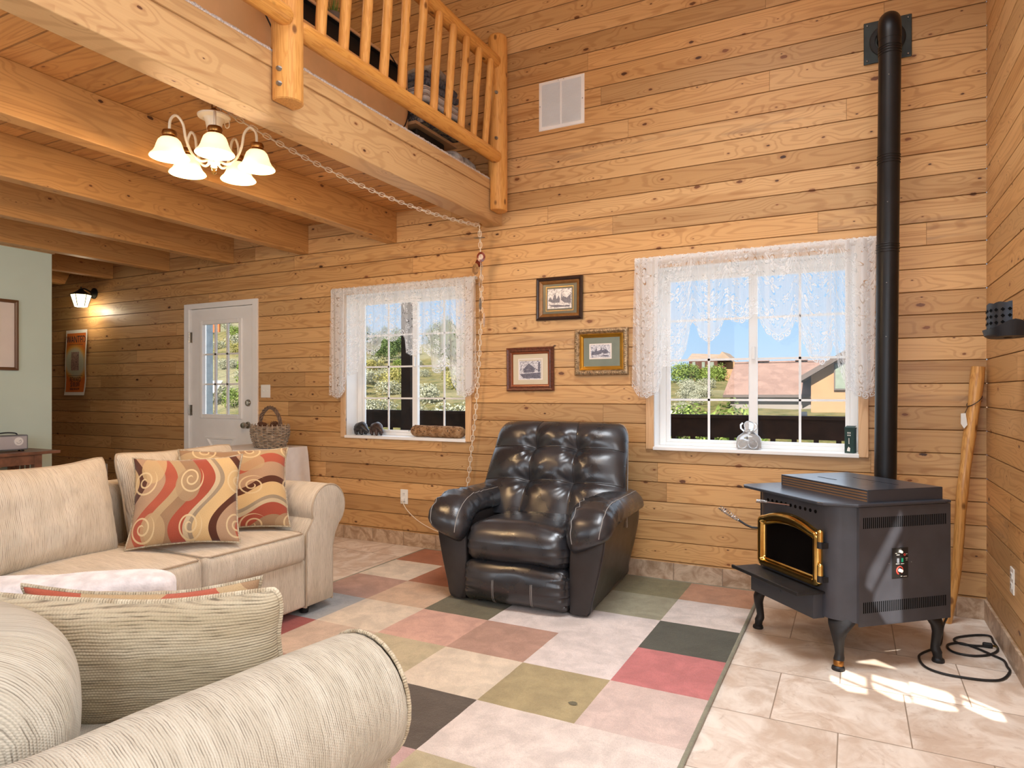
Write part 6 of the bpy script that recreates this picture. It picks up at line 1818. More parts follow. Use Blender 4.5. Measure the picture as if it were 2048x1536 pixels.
# ------------------------------------------------------------------ end table, cloth, basket, cones
TB = (-4.41, 3.94, 0.0)
et = thing('end_table', 'small square end table hidden under a white cloth near the door', 'table', TB)
mb = MB(); mb.box(-0.30, 0.30, -0.27, 0.27, 0.735, 0.757); mb.build('table_top', M['walnut'], et, smooth=False, bevel=0.003)
for x in (-0.26, 0.26):
    for y in (-0.23, 0.23): mb = MB(); mb.box(x-0.02, x+0.02, y-0.02, y+0.02, 0, 0.735); mb.build('leg', M['walnut'], et, smooth=False)
mb = MB(); a, b = 0.305, 0.275; vs = []; n = 96
def per(t):   # walk round the table edge
    s = t*4; k = int(s) % 4; f = s-int(s)
    return [(lerp(-a, a, f), -b), (a, lerp(-b, b, f)), (lerp(a, -a, f), b), (-a, lerp(b, -b, f))][k]
rings = []
cx_ = []
for lv, z in ((0.0, 0.7605), (0.9, 0.7605), (1.0, 0.756), (1.02, 0.72), (1.05, 0.60), (1.07, 0.50), (1.08, 0.455)):
    ring = []
    for i in range(n):
        x, y = per(i/n); f = 0.018*sin(i/n*2*pi*14)*(max(0, lv-1.0)/0.08) if lv > 1 else 0
        cn = (abs(x)/a*abs(y)/b)**4
        zz = z - (cn*0.07*(max(0, lv-1.0)/0.08) if lv > 1 else 0)
        if lv == 1.08: zz -= 0.010*abs(sin(i/n*2*pi*24))
        ring.append((x*lv*(1+f), y*lv*(1+f), zz))
    rings.append(ring)
mb.loft(rings, 0, True, True); 
cl = mb.build('tablecloth', M['cloth_white'], loc=TB, angle=70); tag(cl, 'white cloth with lace corners draped over the end table', 'tablecloth')
lp = MB(); rr = rings[-1]; r2 = [(x*1.005, y*1.005, z-0.06-0.012*abs(sin(i*0.8))) for i, (x, y, z) in enumerate(rr)]
uv = [(i*0.024, 0.06) for i in range(n)] + [(i*0.024, 0.001) for i in range(n)]
lp.loft([rr, r2], 0, True, False, uv); lp.build('lace_border', M['lace_thick'], cl)

BK = (-4.23, 3.93, 0.763)
bk_ = thing('willow_basket', 'grey willow basket with twig handle full of pine cones', 'basket', BK)
mb = MB()
def brad(z): return 0.118 + 0.040*sin(clamp(z/0.17)*pi*0.62)
for k in range(13):
    z = 0.008+k*0.0135; pts = []
    for i in range(72):
        an = 2*pi*i/72; w = 0.006*(1 if (i//3+k) % 2 else -1) + 0.004*nz(i*0.6, k*3.0)
        pts.append(V(((brad(z)+w)*cos(an)*1.08, (brad(z)+w)*sin(an)*0.80, z+0.004*nz(i*0.35, k*7.0))))
    mb.tube(pts, 0.0052+0.001*nz(k*4.0), 6, True)
for k in range(24):
    an = 2*pi*k/24; mb.tube([V((brad(z)*cos(an)*1.08, brad(z)*sin(an)*0.80, z)) for z in (0.0, 0.05, 0.10, 0.15, 0.19)], 0.0038, 5)
mb.lathe([(0.0, 0.004), (0.118, 0.004)], 24)
mb.build('woven_body', M['wicker'], bk_)
mb = MB()
for q in range(4):
    pts = []
    for i in range(30):
        t = i/29; an = pi*t; o = 0.011
        c = V((0.125*cos(an), 0.0, 0.10 + 0.225*sin(an)**0.85)); tw = t*22+q*pi/2
        pts.append(c + V((cos(an)*o*cos(tw), o*sin(tw), sin(an)*o*cos(tw))) + V((0.006*nz(i*0.9, q*5), 0.006*nz(i*0.9, q*5+2), 0)))
    mb.tube(pts, 0.0062, 6)
mb.build('handle', M['wicker_dark'], bk_)
def cone_mesh():
    mb = MB()
    for lv in range(9):
        t = lv/8; r = 0.036*sin(pi*(0.18+0.75*t)); z = -0.035+0.075*t; n = 9
        for k in range(n):
            an = 2*pi*(k+0.5*(lv % 2))/n; d = V((cos(an), sin(an), 0)); sd = V((-d.y, d.x, 0)); c = d*r + V((0, 0, z))
            mb.add([c-d*r*0.8, c+sd*0.009-d*0.004, c+d*0.010+V((0,0,0.008)), c-sd*0.009-d*0.004, c+V((0,0,-0.005))], [(0,1,2,3),(0,3,2,4),(0,4,2,1)])
    mb.sphere((0,0,0), (0.016,0.016,0.034), 8, 6)
    return mb
labs = ['brown pine cone at the left side of the willow basket', 'brown pine cone at the right side of the willow basket', 'brown pine cone at the back middle of the willow basket', 'brown pine cone at the front middle of the willow basket', 'half hidden pine cone beneath the others in the willow basket']
c0 = cone_mesh().build('pine_cone', M['cone'], smooth=False)
for i, (x, y, z, rx, ry) in enumerate(((-0.075, -0.02, 0.175, 0.9, 0.4), (0.055, -0.01, 0.178, -0.6, 0.9), (-0.01, 0.05, 0.180, 0.5, -0.9), (-0.012, -0.055, 0.172, 1.2, 0.2), (0.0, 0.0, 0.12, 0.2, 0.1))):
    o = c0 if i == 0 else c0.copy()
    if i: COL.objects.link(o)
    o.location = (BK[0]+x, BK[1]+y, BK[2]+z); o.rotation_euler = (rx, ry, i*1.3); o.scale = (0.8, 0.8, 0.8); tag(o, labs[i], 'pine cone', 'pine cones in the willow basket')

# ------------------------------------------------------------------ console table and radio on the sage wall
CT_ = (-5.91, 3.12, 0.0)
ct = thing('console_table', 'dark wooden console table with slatted end against the green wall', 'table', CT_)
mb = MB(); mb.box(-0.215, 0.215, -1.35, 0.0, 0.722, 0.745); mb.build('table_top', M['walnut'], ct, smooth=False, bevel=0.003)
mb = MB(); mb.box(0.165, 0.185, -1.30, -0.15, 0.645, 0.722); mb.box(-0.19, -0.17, -1.30, -0.15, 0.645, 0.722); mb.box(-0.15, 0.15, -0.16, -0.14, 0.645, 0.722); mb.build('apron', M['walnut'], ct, smooth=False)
for x in (0.165, -0.18):
    for y in (-0.15, -1.28): mb = MB(); mb.box(x-0.025, x+0.025, y-0.03, y+0.025, 0, 0.722); mb.build('leg', M['walnut'], ct, smooth=False, bevel=0.002)
for k in range(4):
    x = -0.12+k*0.075; mb = MB(); mb.box(x-0.016, x+0.016, -0.155, -0.143, 0.16, 0.65); mb.build('slat', M['walnut'], ct, smooth=False)
mb = MB(); mb.box(-0.16, 0.15, -0.165, -0.135, 0.12, 0.165); mb.build('stretcher', M['walnut'], ct, smooth=False)
ra = on_z(14, 899, 0.745); 
rd = thing('radio', 'small silver retro radio with round white dial on the console table', 'radio', (-5.90, 2.83, 0.745), radians(86))
mb = MB(); mb.rbox(-0.130, 0.130, -0.05, 0.05, 0.012, 0.130, 0.008, 4); mb.build('radio_case', M['grey_pl'], rd)
mb = MB(); mb.box(-0.120, 0.120, -0.053, -0.049, 0.022, 0.120); mb.build('radio_face', M['radio_face'], rd, smooth=False)
mb = MB(); mb.cyl((0.062, -0.053, 0.080), (0.062, -0.058, 0.080), 0.032, n=28); dl_ = mb.build('dial', M['white_paint'], rd, angle=30)
mb = MB(); mb.tube([(0.062+0.016*cos(a), -0.0585, 0.080+0.016*sin(a)) for a in [radians(200+14*i) for i in range(16)]], 0.0012, 5); mb.tube([(0.062, -0.0585, 0.080), (0.072, -0.0585, 0.090)], 0.0012, 5); mb.build('dial_pointer', M['grey_pl'], dl_)
mb = MB(); mb.tube(catmull([V((-0.075, 0, 0.130)), V((-0.06, 0, 0.143)), V((0.0, 0, 0.149)), V((0.06, 0, 0.143)), V((0.075, 0, 0.130))], 6), 0.005, 8); mb.build('handle', M['iron'], rd)
for x in (-0.1, 0.1):
    for y in (-0.03, 0.03): mb = MB(); mb.cyl((x, y, 0), (x, y, 0.013), 0.009, n=10); mb.build('foot', M['black'], rd)

# ------------------------------------------------------------------ things up in the loft
FL = 2.716
dk = thing('media_bench', 'long low bench with tan back panel behind the loft railing', 'bench', (-2.60, 3.56, FL))
h = 3.335 - FL
mb = MB(); mb.box(-0.012, 0.0, -2.6, 0.0, 0.03, h-0.135); mb.build('back_panel', M['hardboard'], dk, smooth=False)
mb = MB(); mb.box(-0.42, 0.0, -2.6, 0.0, h-0.022, h); mb.build('bench_top', M['black'], dk, smooth=False)
mb = MB(); mb.box(-0.003, 0.008, -2.6, 0.005, h-0.020, h-0.004); mb.build('edge_band', M['light_wood'], dk, smooth=False)
mb = MB(); mb.box(-0.42, -0.03, -2.6, -0.02, h-0.135, h-0.022); mb.build('dark_shelf', M['black'], dk, smooth=False)
mb = MB(); mb.box(-0.42, 0.003, -0.004, 0.012, 0.0, h); mb.box(-0.42, 0.003, -2.612, -2.6, 0.0, h); mb.build('end_panel', M['light_wood'], dk, smooth=False)
mb = MB(); mb.box(-0.42, -0.02, -2.6, 0.0, 0.0, 0.03); mb.build('plinth', M['black'], dk, smooth=False)
def cable(name, lab, P, r=0.004):
    mb = MB(); mb.tube(catmull([V(p) for p in P], 6), r, 6); return tag(mb.build(name, M['rubber']), lab, 'cable')
cable('power_cable', 'black cable hanging down the tan bench back beside the left loft post', [(-2.585, 2.32, 3.36), (-2.582, 2.36, 3.24), (-2.583, 2.34, 3.13), (-2.582, 2.42, 3.02), (-2.582, 2.50, 2.90), (-2.582, 2.56, 2.722)])
cable('power_cable', 'black cable looping over the right end of the bench in the loft', [(-2.585, 3.32, 3.36), (-2.58, 3.42, 3.30), (-2.575, 3.50, 3.22), (-2.575, 3.55, 3.10), (-2.576, 3.53, 2.97), (-2.578, 3.42, 2.80), (-2.58, 3.40, 2.722)])
mb = MB(); pb = (-2.75, 2.46, 3.337); mb.rbox(-0.06, 0.06, -0.07, 0.07, 0, 0.22, 0.008, 3); eb = mb.build('black_box', M['black'], loc=pb); tag(eb, 'black electronics box with a small white label on the loft bench', 'box')
mb = MB(); mb.box(0.0602, 0.0608, -0.045, -0.01, 0.02, 0.07); mb.build('white_label', M['paper'], eb, smooth=False)
pt_ = thing('potted_grass', 'small grey pot of green grass on the loft bench', 'plant', (-2.70, 2.98, 3.337))
mb = MB(); mb.lathe([(0.0, 0.0), (0.040, 0.0), (0.050, 0.08), (0.046, 0.082), (0.042, 0.07), (0.0, 0.07)], 20); mb.build('pot', M['soil'], pt_)
mb = MB()
for i in range(70):
    an = random.uniform(0, 2*pi); r = random.uniform(0, 0.035); b = V((r*cos(an), r*sin(an), 0.065)); l = random.uniform(0.05, 0.13); o = V((cos(an), sin(an), 0))*l*random.uniform(0.1, 0.5)
    sd = V((-sin(an), cos(an), 0))*0.0022
    mb.add([b-sd, b+sd, b+o*0.5+V((0,0,l*0.6))+sd*0.7, b+o*0.5+V((0,0,l*0.6))-sd*0.7, b+o+V((0,0,l))], [(0,1,2,3),(3,2,4)])
mb.build('grass_blade', M['grass_leaf'], pt_, smooth=False)
sh_ = thing('storage_shelf', 'wooden shelf carrying the folded blankets behind the loft post', 'shelf', (-2.66, 3.86, FL))
mb = MB(); mb.box(-0.20, 0.10, -0.25, 0.27, 0.27, 0.29); mb.build('board', M['light_wood'], sh_, smooth=False)
for y in (-0.24, 0.26): mb = MB(); mb.box(-0.20, -0.15, y-0.01, y+0.01, 0, 0.27); mb.build('leg', M['light_wood'], sh_, smooth=False)
mb = MB(); mb.rbox(-2.80, -2.57, 3.64, 3.98, FL+0.0, FL+0.255, 0.02, 5); tag(mb.build('black_bin', M['black']), 'black storage bin on the loft floor under the shelf', 'bin')
def fold(name, mat, z0, h, seed, lab, x0=-2.80, x1=-2.50, y0=3.64, y1=4.10, layers=2):
    mb = MB()
    for k in range(layers):
        za, zb = z0+h*k/layers, z0+h*(k+1)/layers
        def fn(p, q, k=k): return p + V((0.018*nz(p.y*8, p.z*10, seed+k), 0.018*nz(p.x*9, p.z*9, seed+k+5), 0.008*nz(p.x*9, p.y*9, seed+k)))
        mb.rbox(x0, x1, y0, y1, za+0.001, zb, (zb-za)*0.48, 12, fn)
    return tag(mb.build(name, mat, weld=True), lab, 'blanket', 'folded blankets in the loft')
zb = FL+0.292
fold('folded_blanket', M['camo'], zb, 0.14, 1, 'folded camouflage quilt, bottom of the blanket stack in the loft')
fold('folded_blanket', M['blanket_stripe'], zb+0.145, 0.10, 2, 'white folded blanket with dark stripes, middle of the loft stack')
fold('folded_blanket', M['blanket_dark'], zb+0.25, 0.10, 3, 'dark blue folded blanket near the top of the loft stack', y0=3.66, y1=4.07)
fold('folded_blanket', M['blanket_grey'], zb+0.355, 0.06, 4, 'grey folded throw, topmost of the loft blanket stack', y0=3.72, y1=4.0, layers=1)
mb = MB(); mb.rbox(-2.56, -2.36, 3.78, 4.10, FL+0.001, FL+0.13, 0.055, 10, lambda p, q: p + V((0.02*nz(p.y*8, p.z*9, 1), 0.02*nz(p.x*8, p.z*8, 5), 0.02*nz(p.x*10, p.y*10, 3)*max(0, q.z)))); tag(mb.build('duffel_bag', M['blanket_grey'], weld=True), 'grey rumpled bag lying on the loft floor at the railing', 'bag')
def D(r, g, b): c = C(r, g, b); return (c[0]*0.74, c[1]*0.74, c[2]*0.74, 1.0)
# ------------------------------------------------------------------ outdoors
def ground(x, y):
    base = -2.6
    left = smooth((-x/max(y, 1)-0.30)/0.36)
    s = smooth((y-9)/60)
    A = lerp(5.0, 9.6, left) + 8.0*smooth((-x/max(y, 1)-0.78)/0.3)
    # bank close to the door side
    near = 2.0*smooth((-x/max(y, 1)-0.30)/0.3)*smooth((y-7)/14)*(1-smooth((y-20)/30))
    return base + s*A + near + 0.35*nz(x*0.12, y*0.12, 3) + 0.12*nz(x*0.5, y*0.5, 7)
def hill_mat():
    t = NT('sage_hillside'); o = t.obj(); n = t.noise(o, 0.25, 6, 0.65); n2 = t.noise(o, 2.2, 5, 0.7); n3 = t.noise(o, 0.08, 3)
    c = t.mix(t.mapr(n, 0.35, 0.65), D(112,104,62), D(148,134,90)); c = t.mix(t.mapr(n2, 0.45, 0.65), c, D(84,92,50)); c = t.mix(t.mapr(n3, 0.5, 0.62, 0, 0.6), c, D(158,152,124))
    t.bsdf(c, 0.95, 0, t.bump(n2, 0.8, 0.2), 0.1); return t.mat
M['hill'] = hill_mat()
mb = MB()
NXg, NYg = 120, 110
def gf(u, v):
    x = lerp(-95, 45, u); y = 4.9 + 125*v**1.5; return V((x, y, ground(x, y)))
mb.grid(gf, NXg, NYg); g_ = mb.build('hillside', M['hill']); struct(g_); 
# driveway ribbons
M['asphalt'] = simple('asphalt', D(138,140,150), 0.9, 0, 0.2, 0.1, 3); M['gravel'] = simple('pale_gravel', D(222,208,182), 0.95, 0, 0.1, 0.08, 4)
def ribbon(pts, w, mat, name):
    mb = MB(); P = catmull([V((x, y, 0)) for x, y in pts], 8); L_, R_ = [], []
    for i, p in enumerate(P):
        t = (P[min(i+1, len(P)-1)] - P[max(0, i-1)]).normalized(); n = V((-t.y, t.x, 0))
        ww = w[0] + (w[1]-w[0])*i/(len(P)-1)
        for lst, s in ((L_, 1), (R_, -1)):
            q = p + n*ww*s; lst.append(V((q.x, q.y, ground(q.x, q.y)+0.16)))
    mb.loft([L_, R_], closed=False, caps=False); o = mb.build(name, mat); struct(o)
ribbon([(-16, 30), (-11, 29), (-7.5, 27), (-3.5, 23.5), (2, 19), (6, 16)], (2.2, 3.2), M['asphalt'], 'driveway')
ribbon([(-22, 42), (-16, 41), (-11, 38.5), (-8.5, 35.5), (-9.5, 32)], (1.4, 2.0), M['gravel'], 'gravel_path')

# deck outside
mb = MB(); mb.box(-6.4, 4.0, YW+0.30, 6.45, -0.16, -0.10); struct(mb.build('deck_floor', M['brown_deck'], smooth=False))
dr_ = thing('deck_railing', 'dark brown deck railing outside both windows', 'railing', (-1.0, 6.30, -0.10))
mb = MB(); mb.box(-4.4, 5, -0.06, 0.06, 1.075, 1.105); mb.build('top_rail', M['brown_deck'], dr_, smooth=False)
mb = MB(); mb.box(-4.4, 5, -0.02, 0.02, 0.90, 1.075); mb.build('skirt_board', M['brown_deck'], dr_, smooth=False)
mb = MB(); mb.box(-4.4, 5, -0.02, 0.02, 0.08, 0.16); mb.build('bottom_rail', M['brown_deck'], dr_, smooth=False)
mb = MB(); mb.box(-0.02, 0.02, -0.02, 0.02, 0.16, 0.90)
b0 = mb.build('baluster', M['brown_deck'], dr_, smooth=False)
x = -4.9
for i in range(39):
    o = b0 if i == 0 else b0.copy()
    if i: COL.objects.link(o); o.parent = dr_
    o.location = (-4.0 + i*0.175, 0, 0)
pc = on_y(817, 800, 6.22); mb = MB(); mb.box(pc.x-0.062, pc.x+0.062, 6.165, 6.275, -0.1, 3.2); tag(mb.build('deck_post', M['brown_deck'], smooth=False), 'dark deck post seen through the left window', 'post')

# neighbouring garage house
M['shingle'] = None
def shingles():
    t = NT('pink_brown_shingle'); o = t.obj(); v = t.vor(o, 2.2, '3D'); n = t.noise(o, 14, 3); r = t.sep(v[1])
    c = t.mix(r[0], D(154,124,110), D(134,106,94)); c = t.mix(t.mapr(n, 0.4, 0.7, 0, 0.4), c, D(178,144,126)); t.bsdf(c, 0.9, 0, t.bump(n, 0.5, 0.05), 0.1); return t.mat
M['shingle'] = shingles(); M['stucco'] = simple('tan_stucco', D(178,138,102), 0.9, 0, 0.1, 0.05, 1.0); M['garage'] = simple('shaded_garage_wall', D(150,140,130), 0.8, 0, 0.1, 0.05, 1); M['fascia'] = simple('brown_fascia', D(96,82,74), 0.7)  # garage wall grey has the eave shade put into the colour
M['garage_door'] = simple('garage_door_panel', D(176,178,186), 0.6)
def house():
    el, er = on_y(1446, 790, 41.4), on_y(1644, 790, 41.4); yr = 45.5
    rl, rr = on_y(1470, 727, yr), on_y(1650, 723, yr)
    hs = thing('neighbor_house', 'tan stucco house with pink shingle roof seen through the right window', 'house', (el.x, 41.4, -3.0))
    o = V((el.x, 41.4, -3.0)); q = lambda p: V(p)-o
    th = V((0, 0, 0.16))
    mb = MB(); vs = [q(el), q(er), q(rr), q(rl)]; mb.add(vs + [v - th for v in vs], [(0,1,2,3),(7,6,5,4),(0,4,5,1),(1,5,6,2),(2,6,7,3),(3,7,4,0)]); rf = mb.build('roof', M['shingle'], hs, smooth=False)
    mb = MB(); mb.bar(q(el)+V((0,-0.05,-0.06)), q(er)+V((0,-0.05,-0.06)), 0.08, 0.16); mb.build('gutter', M['fascia'], rf, smooth=False)
    mb = MB(); mb.bar(q(rl)+V((0,0,0.05)), q(rr)+V((0,0,0.05)), 0.2, 0.1); 
    for k in (0.33, 0.75): c = q(rl).lerp(q(rr), k); mb.box(c.x-0.35, c.x+0.35, c.y-0.1, c.y+0.1, c.z-0.02, c.z+0.16)
    mb.build('ridge_vent', M['shingle'], rf, smooth=False)
    mb = MB(); mb.box(q(el).x+0.35, q(er).x, q(el).y+0.45, q(el).y+4.2, -1.5, q(el).z-0.05); w1 = mb.build('garage_wall', M['garage'], hs, smooth=False)
    mb = MB(); mb.box(q(el).x+1.6, q(er).x-0.8, q(el).y+0.40, q(el).y+0.47, -1.5, 2.6); mb.build('garage_door', M['garage_door'], w1, smooth=False)
    # taller gabled part to the right
    wl = on_y(1622, 800, 40.6); x0 = wl.x; x1 = x0 + 8.2; ap = on_y(1800, 640, 40.6); ev = on_y(1610, 752, 40.6)
    mb = MB(); zE = ev.z; xm = (x0+x1)/2; zA = zE + (xm-x0)*0.62
    F = [(x0, zE), (xm, zA), (x1, zE), (x1, -4.4), (x0, -4.4)]
    fr_, bk2 = [q((x, 40.6, z)) for x, z in F], [q((x, 50.0, z)) for x, z in F]
    n = 5; mb.add(fr_ + bk2, [(0,4,3,2,1), (5,6,7,8,9), (0,5,9,4), (2,3,8,7)]); w2 = mb.build('gable_wall', M['stucco'], hs, smooth=False)
    mb = MB()
    for a, b in (((x0-0.55, zE-0.34), (xm, zA)), ((x1+0.55, zE-0.34), (xm, zA))):
        A0_, B0_ = q((a[0], 39.9, a[1])), q((b[0], 39.9, b[1])); A1_, B1_ = q((a[0], 50.5, a[1])), q((b[0], 50.5, b[1])); t2 = V((0, 0, 0.30))
        mb.add([A0_, B0_, B1_, A1_, A0_+t2, B0_+t2, B1_+t2, A1_+t2], [(0,1,2,3),(7,6,5,4),(0,4,5,1),(1,5,6,2),(2,6,7,3),(3,7,4,0)])
    mb.build('gable_roof', M['fascia'], hs, smooth=False)
    wc_ = on_y(1682, 762, 40.5); c = q(wc_)
    mb = MB(); mb.box(c.x-0.35, c.x+0.45, c.y-0.05, c.y+0.05, c.z-0.5, c.z+1.0); wf = mb.build('window', M['fascia'], w2, smooth=False)
    mb = MB(); mb.box(c.x-0.28, c.x+0.38, c.y-0.07, c.y-0.05, c.z-0.42, c.z+0.92); mb.build('pane', M['mat_sage'], wf, smooth=False)
    # wooden fence low in front
    mb = MB(); lt = on_y(1606, 829, 39.5); c = q(lt); mb.box(c.x-0.2, c.x+0.2, c.y, c.y+0.2, c.z-0.3, c.z+0.15); mb.build('porch_light', M['iron'], w2, smooth=False)
house()
def far_house():
    Y = 84; a, b = on_y(1372, 752, Y), on_y(1470, 752, Y); z0 = a.z
    hs = thing('hill_house', 'brown two-storey house far up on the hill behind the shrubs', 'house', (a.x, Y, z0-2.5))
    o = V((a.x, Y, z0-2.5)); q = lambda u, v, yy=Y: on_y(u, v, yy)-o
    M['brown_siding'] = simple('brown_siding', D(96,66,54), 0.8, 0, 0.1, 0.1, 1); M['grey_roof'] = simple('grey_brown_roof', D(168,146,126), 0.9, 0, 0.1, 0.1, 1)
    A, B = q(1378, 722), q(1449, 722); mb = MB(); mb.box(A.x, B.x, 0, 8, -1.0, A.z); w = mb.build('wall', M['brown_siding'], hs, smooth=False)
    mb = MB(); C2, D2 = q(1449, 724), q(1468, 724); mb.box(C2.x, D2.x, 0.5, 8, -1.5, C2.z); mb.build('wing_wall', M['stucco'], hs, smooth=False)
    mb = MB(); A2, B2 = q(1374, 719), q(1452, 721); R1, R2 = q(1384, 707, Y+5), q(1448, 709, Y+5)
    mb.add([A2, B2, R2, R1, A2+V((0,10,0)), B2+V((0,10,0))], [(0,1,2,3), (3,2,5,4), (0,3,4), (1,5,2)]); mb.build('roof', M['grey_roof'], hs, smooth=False)
    G0, G1, G2 = q(1432, 718, Y-1), q(1462, 718, Y-1), q(1444, 703, Y-1); mb = MB(); mb.add([G0, G1, G2, G0+V((0,6,0)), G1+V((0,6,0)), G2+V((0,6,0))], [(0,1,2), (0,2,5,3), (1,4,5,2)]); mb.build('gable', M['grey_roof'], hs, smooth=False)
    for u0, u1 in ((1385, 1391), (1404, 1410), (1421, 1428)):
        mb = MB(); p, r = q(u0, 724), q(u1, 736); mb.box(p.x, r.x, -0.12, -0.02, r.z, p.z); mb.build('window', M['mat_sage'], w, smooth=False)
    mb = MB(); p, r = q(1384, 737), q(1448, 739); mb.box(p.x, r.x, -2.2, 0, r.z, p.z); 
    for u in (1396, 1416, 1440): s = q(u, 745); mb.box(s.x-0.12, s.x+0.12, -2.2, -1.9, -2.5, p.z)
    mb.build('balcony', M['brown_siding'], hs, smooth=False)
far_house()

# shrubs and trees
def leaf_mat(name, c1, c2):
    t = NT(name); o = t.obj(); g = t.n('ShaderNodeNewGeometry'); r = t.n('ShaderNodeObjectInfo')
    n = t.noise(o, 9.0, 3); c = t.mix(t.mapr(n, 0.35, 0.65), c1, c2); w = t.mapr(g.outputs['Random Per Island'], 0, 1, 0.75, 1.2, 'LINEAR'); c = t.mix(1.0, c, t.comb(w, w, w), 'MULTIPLY')
    df = t.bsdf(c, 0.75, 0, None, 0.2); 
    tl = t.n('ShaderNodeBsdfTranslucent'); t.l(c, tl.inputs[0]); mx = t.n('ShaderNodeMixShader'); mx.inputs[0].default_value = 0.25; t.l(df.outputs[0], mx.inputs[1]); t.l(tl.outputs[0], mx.inputs[2]); t.l(mx.outputs[0], t.out.inputs[0])
    return t.mat
M['leaf_green'] = leaf_mat('green_leaves', D(112,134,58), D(164,180,92)); M['leaf_sage'] = leaf_mat('sage_leaves', D(164,166,138), D(206,202,176)); M['leaf_yellow'] = leaf_mat('olive_leaves', D(158,154,80), D(204,190,118)); M['leaf_dark'] = leaf_mat('dark_leaves', D(80,100,56), D(122,140,78))
def bush_mesh(mat, n, size, seed, flat=1.0):
    rnd = random.Random(seed); mb = MB()
    blobs = [(V((rnd.uniform(-0.5, 0.5), rnd.uniform(-0.5, 0.5), rnd.uniform(0.3, 0.75)*flat)), rnd.uniform(0.25, 0.45)) for _ in range(9)] + [(V((0, 0, 0.4*flat)), 0.5)]
    for i in range(n):
        c, r = rnd.choice(blobs); d = V((rnd.gauss(0, 1), rnd.gauss(0, 1), rnd.gauss(0.2, 1))).normalized()
        p = c + d*r*(rnd.random()**0.25); p.z = max(0.0, p.z)
        nrm = (d + V((rnd.gauss(0, .5), rnd.gauss(0, .5), rnd.gauss(0.3, .5)))).normalized(); a = nrm.orthogonal().normalized(); b = nrm.cross(a); an = rnd.uniform(0, 6.28); a, b = a*cos(an)+b*sin(an), b*cos(an)-a*sin(an)
        s = size*rnd.uniform(0.6, 1.3); mb.add([p-a*s, p-b*s*0.5, p+a*s, p+b*s*0.5], [(0,1,2,3)])
    return mb
protos = {}
for k, (mat, nm, lab, n, sz, fl) in enumerate([('leaf_green', 'green_shrub', 'leafy bright green shrub on the hillside beyond the deck', 1500, 0.055, 1.1), ('leaf_sage', 'sagebrush', 'pale grey-green sagebrush on the hillside', 1100, 0.05, 0.8), ('leaf_yellow', 'olive_shrub', 'yellow-olive shrub on the slope beyond the deck', 1400, 0.05, 0.9), ('leaf_dark', 'dark_tree', 'darker green tree on the hill crest', 1900, 0.045, 1.6)]):
    protos[nm] = (bush_mesh(M[mat], n, sz, k+5, fl), mat, lab)
first = {}
placed = []
def plant(nm, x, y, s, sz=None, chk=False):
    if chk:
        for (px, py, ps) in placed:
            if (px-x)**2+(py-y)**2 < (0.72*(s+ps))**2: return
    placed.append((x, y, s))
    mbp, mat, lab = protos[nm]
    if nm not in first:
        o = mbp.build(nm, M[mat], smooth=False); first[nm] = o
    else:
        o = first[nm].copy(); COL.objects.link(o)
    o.location = (x, y, ground(x, y)-0.1*s); o.scale = (s, s, sz or s); o.rotation_euler = (0, 0, random.uniform(0, 6.28))
    tag(o, lab, 'tree' if 'tree' in nm else 'shrub', nm.replace('_', ' ') + 's on the hill')
rnd = random.Random(4)
def at_px(u, t):
    d = ray(u, 785); return (d.x*t, d.y*t)
# seen through the right window
for u, t, s in ((1338, 17, 1.9), (1352, 22, 1.6), (1345, 30, 2.1), (1437, 24, 2.4), (1450, 26, 2.3), (1425, 30, 2.0), (1442, 21, 1.7)): plant('green_shrub', *at_px(u, t), s, chk=True)
for u, t, s in ((1362, 40, 0.8), (1374, 44, 1.0), (1388, 39, 0.9), (1402, 46, 1.1), (1372, 50, 1.1), (1412, 52, 1.1), (1382, 34, 0.7), (1395, 42, 0.9), (1380, 48, 1.0), (1368, 36, 0.7)): plant('sagebrush', *at_px(u, t), s, chk=True)
for u, t, s in ((1342, 52, 2.0), (1358, 58, 1.8), (1376, 62, 1.6), (1396, 60, 1.5), (1415, 64, 1.5), (1432, 60, 1.5)): plant('green_shrub', *at_px(u, t), s, chk=True)
# left window and door
for i in range(60):
    u = rnd.uniform(395, 935); t = rnd.uniform(9.5, 16); x, y = at_px(u, t); plant(rnd.choice(['green_shrub', 'olive_shrub', 'olive_shrub']), x, y, rnd.uniform(0.6, 1.1), chk=True)
for i in range(140):
    u = rnd.uniform(390, 940); t = 15 + 40*rnd.random()**1.2; x, y = at_px(u, t); plant(rnd.choice(['sagebrush', 'sagebrush', 'olive_shrub', 'green_shrub']), x, y, rnd.uniform(0.6, 1.3), chk=True)
for i in range(40):
    u = rnd.uniform(400, 940); t = rnd.uniform(50, 70); x, y = at_px(u, t); plant('dark_tree', x, y, rnd.uniform(1.4, 2.3), chk=True)
for u, t, s in ((892, 42, 3.0), (880, 50, 3.0), (838, 46, 2.6), (742, 50, 2.4), (782, 40, 1.6)): plant('dark_tree', *at_px(u, t), s, chk=True)
